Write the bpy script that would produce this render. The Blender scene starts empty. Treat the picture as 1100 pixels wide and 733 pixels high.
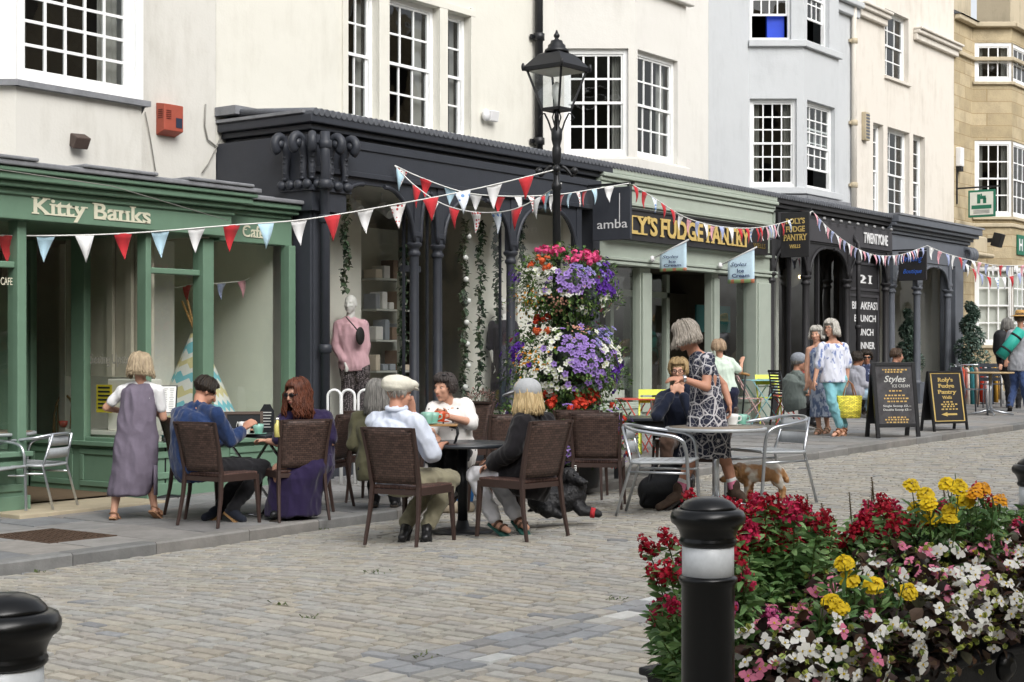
import bpy, math, random
import numpy as np
from mathutils import Vector, Matrix, noise
RN = random.Random(11)
SC = bpy.context.scene
COL = SC.collection
F, HZ, CX = 1661.0, 380.0, 550.0
TH = math.radians(36.3)
VW = Vector((math.cos(TH), math.sin(TH), 0)); RT = Vector((math.sin(TH), -math.cos(TH), 0)); UP = Vector((0, 0, 1))
ZC = 1.546
CAM = Vector((0, 0, ZC))
def ray(px, py): return VW + RT*((px-CX)/F) + UP*((HZ-py)/F)
def at(px, py, d): return CAM + ray(px, py)*d
def atY(px, py, Y):
    r = ray(px, py); return CAM + r*(Y/r.y)
def atX(px, py, X):
    r = ray(px, py); return CAM + r*(X/r.x)
def XP(px, Y): return atY(px, 380, Y).x
def ZP(px, py, Y): return atY(px, py, Y).z
# ---------------------------------------------------------------- ground heights
_PX = [-60, 8.5, 11, 14, 17, 20, 24, 28, 36, 60, 140]; _PZ = [.0, .06, .09, .155, .26, .345, .43, .50, .60, .8, 1.2]
def zp(X): return float(np.interp(X, _PX, _PZ))
KERB_H = .085
_kp = []
for _p in [(0, 618.3), (180, 593.3), (389, 562.5), (619, 531.5), (797, 504), (880, 493), (965, 480), (1028, 471), (1100, 461)]:
    _z = 0.0
    for _i in range(40):
        _d = (ZC-_z)*F/(_p[1]-HZ); _q = at(_p[0], _p[1], _d); _z = .5*_z+.5*(zp(_q.x)-KERB_H)
    _kp.append((_q.x, _q.y))
_KX = [-80]+[p[0] for p in _kp]+[60]
_KY = [_kp[0][1]]+[p[1] for p in _kp]+[_kp[-1][1]-.6]
def ky(X): return float(np.interp(X, _KX, _KY))
def zr(X, Y):
    t = ky(X)-Y
    return zp(X)-KERB_H+.045*min(t, 2.4)-.006*max(0, t-2.4)
def zg(X, Y): return zp(X) if Y >= ky(X) else zr(X, Y)
def ground(px, py):
    z = 0.1
    for i in range(60):
        d = (ZC-z)*F/(py-HZ); q = at(px, py, d); z = .6*z+.4*zg(q.x, q.y)
    q.z = zg(q.x, q.y)
    return q
def depth(p): return (p-CAM).dot(VW)
# ---------------------------------------------------------------- tagging
OFF = {}
def tag(o, label=None, cat=None, group=None, kind=None):
    if label: o['label'] = label
    if cat: o['category'] = cat
    if group: o['group'] = group
    if kind: o['kind'] = kind
    return o
def thing(name, label, cat, loc=(0, 0, 0), group=None, rz=0.0):
    o = bpy.data.objects.new(name, None); COL.objects.link(o)
    o.location = loc; o.rotation_euler = (0, 0, rz); o.empty_display_size = .2
    OFF[o.name] = Vector(loc)
    return tag(o, label, cat, group)
def copy_tree(o, parent=None):
    c = o.copy(); COL.objects.link(c)
    if parent is not None: c.parent = parent
    for ch in list(o.children): copy_tree(ch, c)
    return c
# ---------------------------------------------------------------- mesh builder
class MB:
    def __init__(s): s.v = []; s.f = []; s.m = []; s.sm = []
    def add(s, vs, fs, m=0, sm=False):
        b = len(s.v); s.v.extend([tuple(v) for v in vs])
        for f in fs: s.f.append(tuple(i+b for i in f)); s.m.append(m); s.sm.append(sm)
        return s
    def box(s, x0, x1, y0, y1, z0, z1, m=0):
        if x0 > x1: x0, x1 = x1, x0
        if y0 > y1: y0, y1 = y1, y0
        if z0 > z1: z0, z1 = z1, z0
        return s.add([(x0,y0,z0),(x1,y0,z0),(x1,y1,z0),(x0,y1,z0),(x0,y0,z1),(x1,y0,z1),(x1,y1,z1),(x0,y1,z1)],
              [(0,3,2,1),(4,5,6,7),(0,1,5,4),(1,2,6,5),(2,3,7,6),(3,0,4,7)], m)
    def obox(s, c, ax, ay, az, m=0):
        c, ax, ay, az = Vector(c), Vector(ax), Vector(ay), Vector(az)
        vs = [c+ax*i+ay*j+az*k for k in (-1, 1) for (i, j) in ((-1,-1),(1,-1),(1,1),(-1,1))]
        return s.add(vs, [(0,3,2,1),(4,5,6,7),(0,1,5,4),(1,2,6,5),(2,3,7,6),(3,0,4,7)], m)
    def bar(s, a, b, w, h=None, up=(0, 0, 1), m=0):
        a, b = Vector(a), Vector(b); h = w if h is None else h
        d = b-a; L = d.length
        if L < 1e-6: return s
        d /= L; u = Vector(up)
        if abs(d.dot(u)) > .98: u = Vector((1, 0, 0))
        x = d.cross(u).normalized(); y = x.cross(d)
        return s.obox((a+b)/2, d*L/2, x*w/2, y*h/2, m)
    def loft(s, rings, m=0, sm=True, cap=True, closed=True):
        n = len(rings[0]); b = len(s.v)
        for r in rings: s.v.extend([tuple(p) for p in r])
        for i in range(len(rings)-1):
            for j in range(n if closed else n-1):
                k = (j+1) % n
                s.f.append((b+i*n+j, b+i*n+k, b+(i+1)*n+k, b+(i+1)*n+j)); s.m.append(m); s.sm.append(sm)
        if cap and closed:
            s.f.append(tuple(b+j for j in reversed(range(n)))); s.m.append(m); s.sm.append(False)
            s.f.append(tuple(b+(len(rings)-1)*n+j for j in range(n))); s.m.append(m); s.sm.append(False)
        return s
    def tube(s, pts, r, n=8, m=0, cap=True):
        pts = [Vector(p) for p in pts]
        rs = r if isinstance(r, (list, tuple)) else [r]*len(pts)
        t0 = (pts[1]-pts[0]).normalized()
        u = t0.orthogonal().normalized(); rings = []
        for i, p in enumerate(pts):
            t = (pts[min(i+1, len(pts)-1)]-pts[max(i-1, 0)])
            if t.length < 1e-9: t = t0.copy()
            t.normalize(); u = (u-t*u.dot(t))
            if u.length < 1e-6: u = t.orthogonal()
            u.normalize(); w = t.cross(u)
            rings.append([p+(u*math.cos(a)+w*math.sin(a))*rs[i] for a in [2*math.pi*j/n for j in range(n)]])
        return s.loft(rings, m, True, cap)
    def lathe(s, c, prof, n=20, m=0, ax=(0, 0, 1), sm=True):
        ax = Vector(ax).normalized(); u = Vector((1, 0, 0)) if abs(ax.z) > .9 else ax.orthogonal().normalized()
        w = ax.cross(u); c = Vector(c)
        rings = [[c+ax*z+(u*math.cos(a)+w*math.sin(a))*max(r, 1e-4) for a in [2*math.pi*j/n for j in range(n)]] for r, z in prof]
        return s.loft(rings, m, sm, True)
    def ell(s, c, rx, ry, rz, ax=None, n=12, k=8, m=0):
        c = Vector(c); X, Y, Z = ax if ax else (Vector((1,0,0)), Vector((0,1,0)), Vector((0,0,1)))
        vs = [c-Z*rz]; fs = []
        for i in range(1, k):
            ph = math.pi*i/k-math.pi/2
            for j in range(n):
                a = 2*math.pi*j/n
                vs.append(c+X*rx*math.cos(ph)*math.cos(a)+Y*ry*math.cos(ph)*math.sin(a)+Z*rz*math.sin(ph))
        vs.append(c+Z*rz)
        for j in range(n):
            fs.append((0, 1+(j+1) % n, 1+j)); fs.append((len(vs)-1, 1+(k-2)*n+j, 1+(k-2)*n+(j+1) % n))
        for i in range(k-2):
            for j in range(n): fs.append((1+i*n+j, 1+i*n+(j+1) % n, 1+(i+1)*n+(j+1) % n, 1+(i+1)*n+j))
        return s.add(vs, fs, m, True)
    def cap(s, a, ra, b, rb, n=10, m=0):
        a, b = Vector(a), Vector(b); d = b-a
        if d.length < 1e-5: return s.ell(a, ra, ra, ra, None, n, 8, m)
        d.normalize(); pts = []; rs = []
        for t in (-1, -.92, -.7, -.38, 0): pts.append(a+d*ra*t); rs.append(ra*math.sqrt(max(0.0004, 1-t*t)))
        for t in (0, .38, .7, .92, 1): pts.append(b+d*rb*t); rs.append(rb*math.sqrt(max(0.0004, 1-t*t)))
        u = d.orthogonal().normalized(); w = d.cross(u)
        rings = [[p+(u*math.cos(q)+w*math.sin(q))*r for q in [2*math.pi*j/n for j in range(n)]] for p, r in zip(pts, rs)]
        return s.loft(rings, m)
    def poly(s, pts, nrm, th, m=0):
        # flat outline extruded along nrm by th
        nrm = Vector(nrm); a = [Vector(p) for p in pts]; b = [p+nrm*th for p in a]; n = len(a)
        fs = [tuple(range(n)), tuple(range(2*n-1, n-1, -1))]+[(i, i+n, (i+1) % n+n, (i+1) % n) for i in range(n)]
        return s.add(a+b, fs, m)
    def mesh(s, name, off=(0, 0, 0)):
        me = bpy.data.meshes.new(name)
        V_ = np.array(s.v, dtype=float).reshape(-1, 3)-np.array(off, dtype=float)
        me.from_pydata(V_.tolist(), [], s.f)
        me.polygons.foreach_set('material_index', s.m)
        me.polygons.foreach_set('use_smooth', s.sm)
        me.validate(clean_customdata=False); me.update()
        return me
    def build(s, name, mats, parent=None, bevel=0, world=True, fix=True, seg=2):
        off = Vector((0, 0, 0))
        if parent is not None and world: off = OFF.get(parent.name, off)
        me = s.mesh(name, off)
        for mm in (mats if isinstance(mats, (list, tuple)) else [mats]): me.materials.append(mm)
        o = bpy.data.objects.new(name, me); COL.objects.link(o)
        if parent is not None:
            o.parent = parent; OFF[o.name] = off
        if bevel:
            b = o.modifiers.new('edge', 'BEVEL'); b.width = bevel; b.segments = seg; b.limit_method = 'ANGLE'; b.angle_limit = .6
        return o
def fixn(o):
    import bmesh
    bm = bmesh.new(); bm.from_mesh(o.data); bmesh.ops.recalc_face_normals(bm, faces=bm.faces); bm.to_mesh(o.data); bm.free()
    return o
# ---------------------------------------------------------------- materials
def lin(c):
    if isinstance(c, str): c = tuple(int(c[i:i+2], 16)/255 for i in (0, 2, 4))
    return tuple((x/12.92 if x <= .04045 else ((x+.055)/1.055)**2.4) for x in c)+(1,)
MATS = {}
def nd(nt, t, **kw):
    n = nt.nodes.new(t)
    for k, v in kw.items():
        if k in n.inputs: n.inputs[k].default_value = v
        else: setattr(n, k, v)
    return n
def mk(name, col, rough=.6, spec=.4, metal=0, var=.12, scale=6, bump=0, bscale=60, sheen=0, coat=0, trans=0, stretch=None):
    """painted / plain surface with a little wear: colour mottled by noise, optional bump"""
    if name in MATS: return MATS[name]
    m = bpy.data.materials.new(name); m.use_nodes = True; nt = m.node_tree; L = nt.links
    p = nt.nodes['Principled BSDF']; c = lin(col)
    p.inputs['Roughness'].default_value = rough; p.inputs['Metallic'].default_value = metal
    p.inputs['Specular IOR Level'].default_value = spec
    if coat: p.inputs['Coat Weight'].default_value = coat
    if sheen: p.inputs['Sheen Weight'].default_value = sheen
    tc = nd(nt, 'ShaderNodeTexCoord'); src = tc.outputs['Object']
    if stretch:
        mp = nd(nt, 'ShaderNodeMapping'); mp.inputs['Scale'].default_value = stretch; L.new(src, mp.inputs['Vector']); src = mp.outputs['Vector']
    if var:
        n = nd(nt, 'ShaderNodeTexNoise', Scale=scale, Detail=6, Roughness=.65); L.new(src, n.inputs['Vector'])
        r = nd(nt, 'ShaderNodeMapRange'); r.inputs['From Min'].default_value = .25; r.inputs['From Max'].default_value = .75
        r.inputs['To Min'].default_value = 1-var; r.inputs['To Max'].default_value = 1+var*.6
        L.new(n.outputs['Fac'], r.inputs['Value'])
        x = nd(nt, 'ShaderNodeMix', data_type='RGBA', blend_type='MULTIPLY'); x.inputs['Factor'].default_value = 1
        x.inputs['A'].default_value = c; L.new(r.outputs['Result'], x.inputs['B']); 
        xb = [i for i in x.inputs if i.type == 'RGBA']; xb[0].default_value = c; L.new(r.outputs['Result'], xb[1])
        L.new([o for o in x.outputs if o.type == 'RGBA'][0], p.inputs['Base Color'])
    else: p.inputs['Base Color'].default_value = c
    if bump:
        n2 = nd(nt, 'ShaderNodeTexNoise', Scale=bscale, Detail=5); L.new(src, n2.inputs['Vector'])
        b = nd(nt, 'ShaderNodeBump', Strength=bump, Distance=.01); L.new(n2.outputs['Fac'], b.inputs['Height']); L.new(b.outputs['Normal'], p.inputs['Normal'])
    MATS[name] = m
    return m
def mixout(nt, x): return [o for o in x.outputs if o.type == 'RGBA'][0]
def mixin(x): return [i for i in x.inputs if i.type == 'RGBA']
def glass(name, tint=(.9, .95, .93), refl=1.0, alpha=1.0):
    if name in MATS: return MATS[name]
    m = bpy.data.materials.new(name); m.use_nodes = True; nt = m.node_tree; L = nt.links
    nt.nodes.remove(nt.nodes['Principled BSDF']); out = nt.nodes['Material Output']
    t = nd(nt, 'ShaderNodeBsdfTransparent'); t.inputs['Color'].default_value = (*tint, 1)
    g = nd(nt, 'ShaderNodeBsdfGlossy', Roughness=.015)
    lw = nd(nt, 'ShaderNodeLayerWeight', Blend=.5)
    pw = nd(nt, 'ShaderNodeMath', operation='POWER'); pw.inputs[1].default_value = 4.5; L.new(lw.outputs['Facing'], pw.inputs[0])
    mu = nd(nt, 'ShaderNodeMath', operation='MULTIPLY_ADD'); mu.inputs[1].default_value = .9; mu.inputs[2].default_value = .065*refl; L.new(pw.outputs[0], mu.inputs[0])
    x = nd(nt, 'ShaderNodeMixShader'); L.new(mu.outputs[0], x.inputs[0]); L.new(t.outputs[0], x.inputs[1]); L.new(g.outputs[0], x.inputs[2])
    tc = nd(nt, 'ShaderNodeTexCoord'); n = nd(nt, 'ShaderNodeTexNoise', Scale=1.3); L.new(tc.outputs['Object'], n.inputs['Vector'])
    b = nd(nt, 'ShaderNodeBump', Strength=.14, Distance=.05); L.new(n.outputs['Fac'], b.inputs['Height']); L.new(b.outputs['Normal'], g.inputs['Normal'])
    L.new(x.outputs[0], out.inputs['Surface'])
    MATS[name] = m
    return m
def attr_mat(name, rough=.8, spec=.3, nscale=25, var=.25, bump=.3, bscale=80, trans=0, sheen=0):
    """base colour from the mesh's own colour attribute, mottled"""
    if name in MATS: return MATS[name]
    m = bpy.data.materials.new(name); m.use_nodes = True; nt = m.node_tree; L = nt.links
    p = nt.nodes['Principled BSDF']; p.inputs['Roughness'].default_value = rough; p.inputs['Specular IOR Level'].default_value = spec
    a = nd(nt, 'ShaderNodeAttribute', attribute_name='Col'); tc = nd(nt, 'ShaderNodeTexCoord')
    n = nd(nt, 'ShaderNodeTexNoise', Scale=nscale, Detail=6, Roughness=.7); L.new(tc.outputs['Object'], n.inputs['Vector'])
    r = nd(nt, 'ShaderNodeMapRange'); r.inputs['From Min'].default_value = .25; r.inputs['From Max'].default_value = .75
    r.inputs['To Min'].default_value = 1-var; r.inputs['To Max'].default_value = 1+var*.7; L.new(n.outputs['Fac'], r.inputs['Value'])
    x = nd(nt, 'ShaderNodeMix', data_type='RGBA', blend_type='MULTIPLY'); x.inputs['Factor'].default_value = 1
    L.new(a.outputs['Color'], mixin(x)[0]); L.new(r.outputs['Result'], mixin(x)[1]); L.new(mixout(nt, x), p.inputs['Base Color'])
    if bump:
        n2 = nd(nt, 'ShaderNodeTexNoise', Scale=bscale, Detail=4); L.new(tc.outputs['Object'], n2.inputs['Vector'])
        b = nd(nt, 'ShaderNodeBump', Strength=bump, Distance=.01); L.new(n2.outputs['Fac'], b.inputs['Height']); L.new(b.outputs['Normal'], p.inputs['Normal'])
    if trans:
        out = nt.nodes['Material Output']; tr = nd(nt, 'ShaderNodeBsdfTranslucent'); L.new(mixout(nt, x), tr.inputs['Color'])
        ms = nd(nt, 'ShaderNodeMixShader'); ms.inputs[0].default_value = trans
        L.new(p.outputs[0], ms.inputs[1]); L.new(tr.outputs[0], ms.inputs[2]); L.new(ms.outputs[0], out.inputs['Surface'])
    MATS[name] = m
    return m
def set_cols(o, cols):
    """per-face linear colours -> corner attribute Col"""
    me = o.data; at_ = me.color_attributes.new('Col', 'FLOAT_COLOR', 'CORNER')
    n = np.array([len(p.vertices) for p in me.polygons]) if False else np.empty(len(me.polygons), dtype=np.int32)
    me.polygons.foreach_get('loop_total', n)
    c = np.repeat(np.array(cols, dtype=np.float32), n, axis=0); at_.data.foreach_set('color', c.ravel())
# ---------------------------------------------------------------- lettering (flat, mounted on its board)
def letters(s, O, U, N, w, h, mat, parent, name='lettering', depth=.004, bold=0.0, shear=0.0, serif=False, align=0, space=1.0, W=UP, kx=None):
    """text s filling a w x h box whose lower-left corner is O, running along U on a face with normal N"""
    O, U, N, W = Vector(O), Vector(U).normalized(), Vector(N).normalized(), Vector(W).normalized()
    cu = bpy.data.curves.new('t', 'FONT'); cu.body = s; cu.size = 1; cu.offset = bold; cu.shear = shear; cu.space_character = space
    cu.resolution_u = 3
    ob = bpy.data.objects.new('t', cu); COL.objects.link(ob)
    dg = bpy.context.evaluated_depsgraph_get(); dg.update()
    me = bpy.data.meshes.new_from_object(ob.evaluated_get(dg))
    vs = np.array([v.co[:] for v in me.vertices]); fs = [tuple(p.vertices) for p in me.polygons]
    bpy.data.objects.remove(ob); bpy.data.curves.remove(cu); bpy.data.meshes.remove(me)
    mb = MB()
    lo, hi = vs.min(0), vs.max(0)
    cap = .73 if kx is None else kx
    sx = w/(hi[0]-lo[0]); sy = h/(hi[1]-lo[1])
    P = [O+U*((v[0]-lo[0])*sx)+W*((v[1]-lo[1])*sy)+N*depth for v in vs]
    mb.add(P, fs)
    if serif:
        # slab serifs: small bars under and over every upright stem end
        Y0 = 0.0
        X = vs[:, 0]; Yv = vs[:, 1]
        for yv, sgn in ((0.0, 1), (.682, -1), (.449, -1)):
            idx = np.where(np.abs(Yv-yv-bold*(-1 if yv == 0 else 1)) < .012)[0]
            xs = np.sort(X[idx]); i = 0
            done = []
            for a in range(len(xs)-1):
                g = xs[a+1]-xs[a]
                if g > .05 and (not done or xs[a]-done[-1] > .02):
                    done.append(xs[a+1]); e = .065; t = .062; wS = min(g, .105+2*bold)
                    q = yv+bold*(-1 if yv == 0 else 1)
                    x0, x1 = xs[a]-e, xs[a]+wS+e; y0, y1 = (q, q+t) if sgn > 0 else (q-t, q)
                    cs = [(x0, y0), (x1, y0), (x1, y1), (x0, y1)]
                    mb.add([O+U*((x-lo[0])*sx)+W*((y-lo[1])*sy)+N*(depth+.0008) for x, y in cs], [(0, 1, 2, 3)])
    o = mb.build(name, mat, parent)
    so = o.modifiers.new('thick', 'SOLIDIFY'); so.thickness = max(.002, depth*.8); so.offset = 0
    return o
# ================================================================ camera, sky, sun
cam = bpy.data.cameras.new('camera'); cam_o = bpy.data.objects.new('camera', cam); COL.objects.link(cam_o); SC.camera = cam_o
cam.sensor_width = 36; cam.lens = 36*F/1100; cam.clip_end = 2000; cam.clip_start = .1
cam.shift_y = (HZ-366.5)/1100
cam_o.location = CAM; cam_o.rotation_euler = (math.pi/2, 0, TH-math.pi/2)
SUN_EL = math.radians(42)
sdir = (VW*-.9+RT*.5).normalized()*math.cos(SUN_EL)+UP*math.sin(SUN_EL)       # towards the sun: behind the camera, to its left
w = bpy.data.worlds.new('World'); SC.world = w; w.use_nodes = True; nt = w.node_tree
sky = nt.nodes.new('ShaderNodeTexSky'); sky.sky_type = 'NISHITA'; sky.sun_disc = False
sky.sun_elevation = SUN_EL; sky.sun_rotation = math.atan2(sdir.x, sdir.y); sky.air_density = 1.0; sky.dust_density = 4.0; sky.ozone_density = 1
hs = nt.nodes.new('ShaderNodeHueSaturation'); hs.inputs['Saturation'].default_value = .22
nt.links.new(sky.outputs[0], hs.inputs['Color']); nt.links.new(hs.outputs[0], nt.nodes['Background'].inputs['Color'])
nt.nodes['Background'].inputs['Strength'].default_value = .15
sl = bpy.data.lights.new('sun', 'SUN'); sl.energy = 1.1; sl.angle = math.radians(45); sl.color = (1, .985, .965)
so = bpy.data.objects.new('sun', sl); COL.objects.link(so); so.rotation_euler = sdir.to_track_quat('Z', 'Y').to_euler(); so.location = (0, 0, 40)
SC.view_settings.view_transform = 'Standard'; SC.view_settings.look = 'None'; SC.view_settings.gamma = 1; SC.view_settings.exposure = .69
SC.cycles.max_bounces = 8; SC.cycles.transparent_max_bounces = 16; SC.cycles.glossy_bounces = 3; SC.cycles.diffuse_bounces = 4
SC.cycles.use_denoising = True
SC.cycles.caustics_reflective = False; SC.cycles.caustics_refractive = False
# ================================================================ ground, setts, pavement, kerb
M_joint = mk('joint_soil', '5e584c', .95, .1, var=.4, scale=9, bump=.4)
M_sett = attr_mat('sett_stone', .82, .25, 14, .22, .55, 45)
M_flag = attr_mat('flag_stone', .85, .2, 5, .28, .35, 60)
def vary(c, a, tint=0.0):
    k = 1+RN.uniform(-a, a); t = RN.uniform(-tint, tint)
    return (c[0]*k*(1+t), c[1]*k, c[2]*k*(1-t), 1)
def sheet(name, xs, ys, fz, mat):
    mb = MB(); n = len(ys)
    vs = [(x, y, fz(x, y)) for x in xs for y in ys]
    fs = [(i*n+j, (i+1)*n+j, (i+1)*n+j+1, i*n+j+1) for i in range(len(xs)-1) for j in range(n-1)]
    mb.add(vs, fs, 0, True); return tag(mb.build(name, mat), kind='structure')
_xs = [-900, -300, -120, -60, -30, -15, -8]+[i*.75-5 for i in range(70)]+[50, 60, 80, 120, 300, 900]
_ys = [-900, -300, -100, -50, -25, -14, -9]+[i*.6-6 for i in range(28)]+[12, 14, 20, 40, 100, 300, 900]
sheet('ground', _xs, _ys, lambda x, y: zr(x, min(y, ky(x)))-.022 if y < ky(x)+.3 else zp(x)-.11, M_joint)
def stones(name, rects, fz, mat, cham, jit, drop, cols):
    mb = MB(); cl = []
    for (x0, x1, y0, y1), c in zip(rects, cols):
        j = lambda: RN.uniform(-jit, jit)
        cs = [(x0+j(), y0+j()), (x1+j(), y0+j()), (x1+j(), y1+j()), (x0+j(), y1+j())]
        cx, cy = (x0+x1)/2, (y0+y1)/2; dz = RN.uniform(-jit, jit)*.35; tx, ty = RN.uniform(-.012, .012), RN.uniform(-.012, .012)
        top = []; bot = []
        for (x, y) in cs:
            ix, iy = x+(cx-x)/max(abs(cx-x), .01)*cham, y+(cy-y)/max(abs(cy-y), .01)*cham
            top.append((ix, iy, fz(ix, iy)+dz+(ix-cx)*tx+(iy-cy)*ty)); bot.append((x, y, fz(x, y)-drop+dz*.5))
        mb.add(bot+top, [(4,5,6,7),(0,1,5,4),(1,2,6,5),(2,3,7,6),(3,0,4,7)], 0, False); cl += [c]*5
    o = mb.build(name, mat); set_cols(o, cl); return tag(o, kind='structure')
# road: setts laid in courses across the street, a blue-grey channel along it, squarer pavers on the near side
S_t, S_g, S_b, S_w = (.368, .346, .296), (.352, .338, .308), (.245, .25, .255), (.52, .52, .50)
YB0, YB1 = 4.46, 4.90
rects, cols = [], []
x = -3.0
while x < 46:
    wd = RN.uniform(.088, .122)*(1.5 if x > 26 else 1); y = -3.5+RN.uniform(0, .2)
    far = x > 30
    while True:
        L = RN.choice((RN.uniform(.13, .19), RN.uniform(.17, .27)))*(1.5 if far else 1)
        top = ky(x+wd/2)-.015
        if y < YB0 < y+L: L = max(.08, YB0-y)
        if y+L > top: L = top-y
        if L < .05: break
        g = .013
        if y < YB0-.005 or y >= YB1-.01:
            rects.append((x+g/2, x+wd-g/2, y+g/2, y+L-g/2))
            base = S_t if RN.random() < .45 else S_g
            c = vary(base, .105, .03)
            if y < YB0 and RN.random() < .004: c = vary(S_w, .1)
            if RN.random() < .012: c = vary(S_b, .2)
            cols.append(c)
        y += L
        if YB0-.006 <= y < YB1: y = YB1
    x += wd
y = YB0
for k in range(3):
    wd = (YB1-YB0)/3; x = -3
    while x < 46:
        L = RN.uniform(.16, .29); rects.append((x+.005, x+L-.005, YB0+k*wd+.005, YB0+(k+1)*wd-.005))
        r = RN.random(); cols.append(vary(S_b if r < .62 else S_g if r < .965 else S_w, .16, .03)); x += L
stones('road_setts', rects, zr, M_sett, .009, .010, .026, cols)
# pavement flagstones
rects, cols = [], []
x = -3.0
while x < 48:
    wd = RN.uniform(.5, .75); y0 = ky(x+wd/2)+.17; y = y0
    while y < 16.2:
        L = RN.uniform(.6, 1.05)
        rects.append((x+.006, x+wd-.006, y+.006, y+L-.006)); cols.append(vary(RN.choice([(.235, .23, .222), (.26, .25, .235), (.215, .215, .215)]), .10, .03)); y += L
    x += wd
stones('pavement_flags', rects, lambda x, y: zp(x), M_flag, .006, .004, .02, cols)
mb = MB(); cl = []; x = -4
while x < 50:
    L = RN.uniform(.75, 1.05); a, b = x+.004, x+L-.004
    ya, yb = ky(a), ky(b); za, zb = zp(a)+.004, zp(b)+.004; c = .014; lo = -.13
    v = [(a, ya, za+lo), (b, yb, zb+lo), (b, yb, zb-c), (a, ya, za-c), (b, yb+c, zb), (a, ya+c, za), (b, yb+.166, zb), (a, ya+.166, za)]
    mb.add(v, [(0,1,2,3),(3,2,4,5),(5,4,6,7),(0,3,5,7),(1,6,4,2)]); cl += [vary((.21, .205, .195), .13, .03)]*5; x += L
o = mb.build('kerb', M_flag); set_cols(o, cl); tag(o, kind='structure')
# pale step stone of the tea room entrance
M_step = mk('step_stone', 'b3a78f', .85, .2, var=.18, scale=4, bump=.2)
mb = MB(); mb.box(8.55, 10.27, 11.75, 14.2, 0, zp(9.4)+.03); tag(mb.build('entrance_step', M_step, bevel=.01), kind='structure')
# rusty drain cover set in the pavement
q = ground(55, 576); zq = zp(q.x)
M_rust = mk('rusty_iron', '5d4c40', .8, .3, metal=.3, var=.35, scale=14, bump=.6, bscale=90)
t = thing('manhole_cover', 'rusty brown iron cover plate let into the grey pavement slabs', 'drain cover', (q.x, q.y, zq))
mb = MB(); mb.box(q.x-.33, q.x+.33, q.y-.42, q.y+.42, zq-.03, zq+.006)
for i in range(9):
    for j in range(11): mb.box(q.x-.29+i*.067, q.x-.255+i*.067, q.y-.38+j*.071, q.y-.345+j*.071, zq+.004, zq+.012)
mb.build('plate', M_rust, t)
# weeds in the joints
M_weed = attr_mat('weed_leaf', .6, .3, 20, .2, 0, 80, .3)
mb = MB(); cl = []
for (px, py) in [(330, 664), (405, 615), (40, 612), (300, 650), (436, 556), (660, 645), (455, 705), (345, 560)]:
    g = ground(px, py)
    for i in range(12):
        a = RN.uniform(0, 6.28); r = abs(RN.gauss(0, .05)); b = Vector((g.x+math.cos(a)*r, g.y+math.sin(a)*r, g.z)); h = RN.uniform(.006, .022)
        d = Vector((RN.uniform(-1, 1), RN.uniform(-1, 1), 0))*.02; s = Vector((-d.y, d.x, 0)).normalized()*.004
        mb.add([b-s, b+s, b+d+s*.6+UP*h, b+d*1.4+UP*h*.8, b+d-s*.6+UP*h], [(0, 1, 2, 3, 4)], 0, True); cl.append(vary((.12, .17, .06), .3, .1))
o = mb.build('weeds', M_weed); set_cols(o, cl); tag(o, kind='stuff')
# ================================================================ buildings
FY = 13.5
def render_mat(name, col, dirt='8a8474', amt=.35, rough=.85):
    """lime render: mottled colour, vertical run-off stains, hairline bumps"""
    m = bpy.data.materials.new(name); m.use_nodes = True; nt = m.node_tree; L = nt.links; p = nt.nodes['Principled BSDF']
    p.inputs['Roughness'].default_value = rough; p.inputs['Specular IOR Level'].default_value = .2
    tc = nd(nt, 'ShaderNodeTexCoord')
    mp = nd(nt, 'ShaderNodeMapping'); mp.inputs['Scale'].default_value = (3.2, 3.2, .7); L.new(tc.outputs['Object'], mp.inputs['Vector'])
    n = nd(nt, 'ShaderNodeTexNoise', Scale=1.4, Detail=8, Roughness=.7); L.new(mp.outputs['Vector'], n.inputs['Vector'])
    n1 = nd(nt, 'ShaderNodeTexNoise', Scale=.7, Detail=8, Roughness=.65); L.new(tc.outputs['Object'], n1.inputs['Vector'])
    mu = nd(nt, 'ShaderNodeMath', operation='MULTIPLY'); L.new(n.outputs['Fac'], mu.inputs[0]); L.new(n1.outputs['Fac'], mu.inputs[1])
    r = nd(nt, 'ShaderNodeMapRange'); r.inputs['From Min'].default_value = .24; r.inputs['From Max'].default_value = .5; r.inputs['To Max'].default_value = amt
    L.new(mu.outputs[0], r.inputs['Value'])
    x = nd(nt, 'ShaderNodeMix', data_type='RGBA'); mixin(x)[0].default_value = lin(col); mixin(x)[1].default_value = lin(dirt)
    L.new(r.outputs['Result'], x.inputs['Factor']); L.new(mixout(nt, x), p.inputs['Base Color'])
    n2 = nd(nt, 'ShaderNodeTexNoise', Scale=35, Detail=6); L.new(tc.outputs['Object'], n2.inputs['Vector'])
    n3 = nd(nt, 'ShaderNodeTexNoise', Scale=2.2, Detail=2); L.new(tc.outputs['Object'], n3.inputs['Vector'])
    ad = nd(nt, 'ShaderNodeMath', operation='MULTIPLY_ADD'); ad.inputs[1].default_value = .15; L.new(n2.outputs['Fac'], ad.inputs[0]); L.new(n3.outputs['Fac'], ad.inputs[2])
    b = nd(nt, 'ShaderNodeBump', Strength=.5, Distance=.03); L.new(ad.outputs[0], b.inputs['Height']); L.new(b.outputs['Normal'], p.inputs['Normal'])
    return m
M_beige = render_mat('beige_render', 'cfcdc6', '8d8777', .42)
M_cream = render_mat('cream_render', 'd8d6cc', '9a9484', .30)
M_white = render_mat('offwhite_render', 'd6d4ce', '979286', .30)
M_grey = render_mat('pale_grey_render', 'bfc2c4', '82878a', .30)
M_butter = render_mat('buttermilk_render', 'd6d0c6', '8d816d', .45)
M_mould = render_mat('weathered_stone', 'b9ad95', '6b6455', .6)
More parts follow.
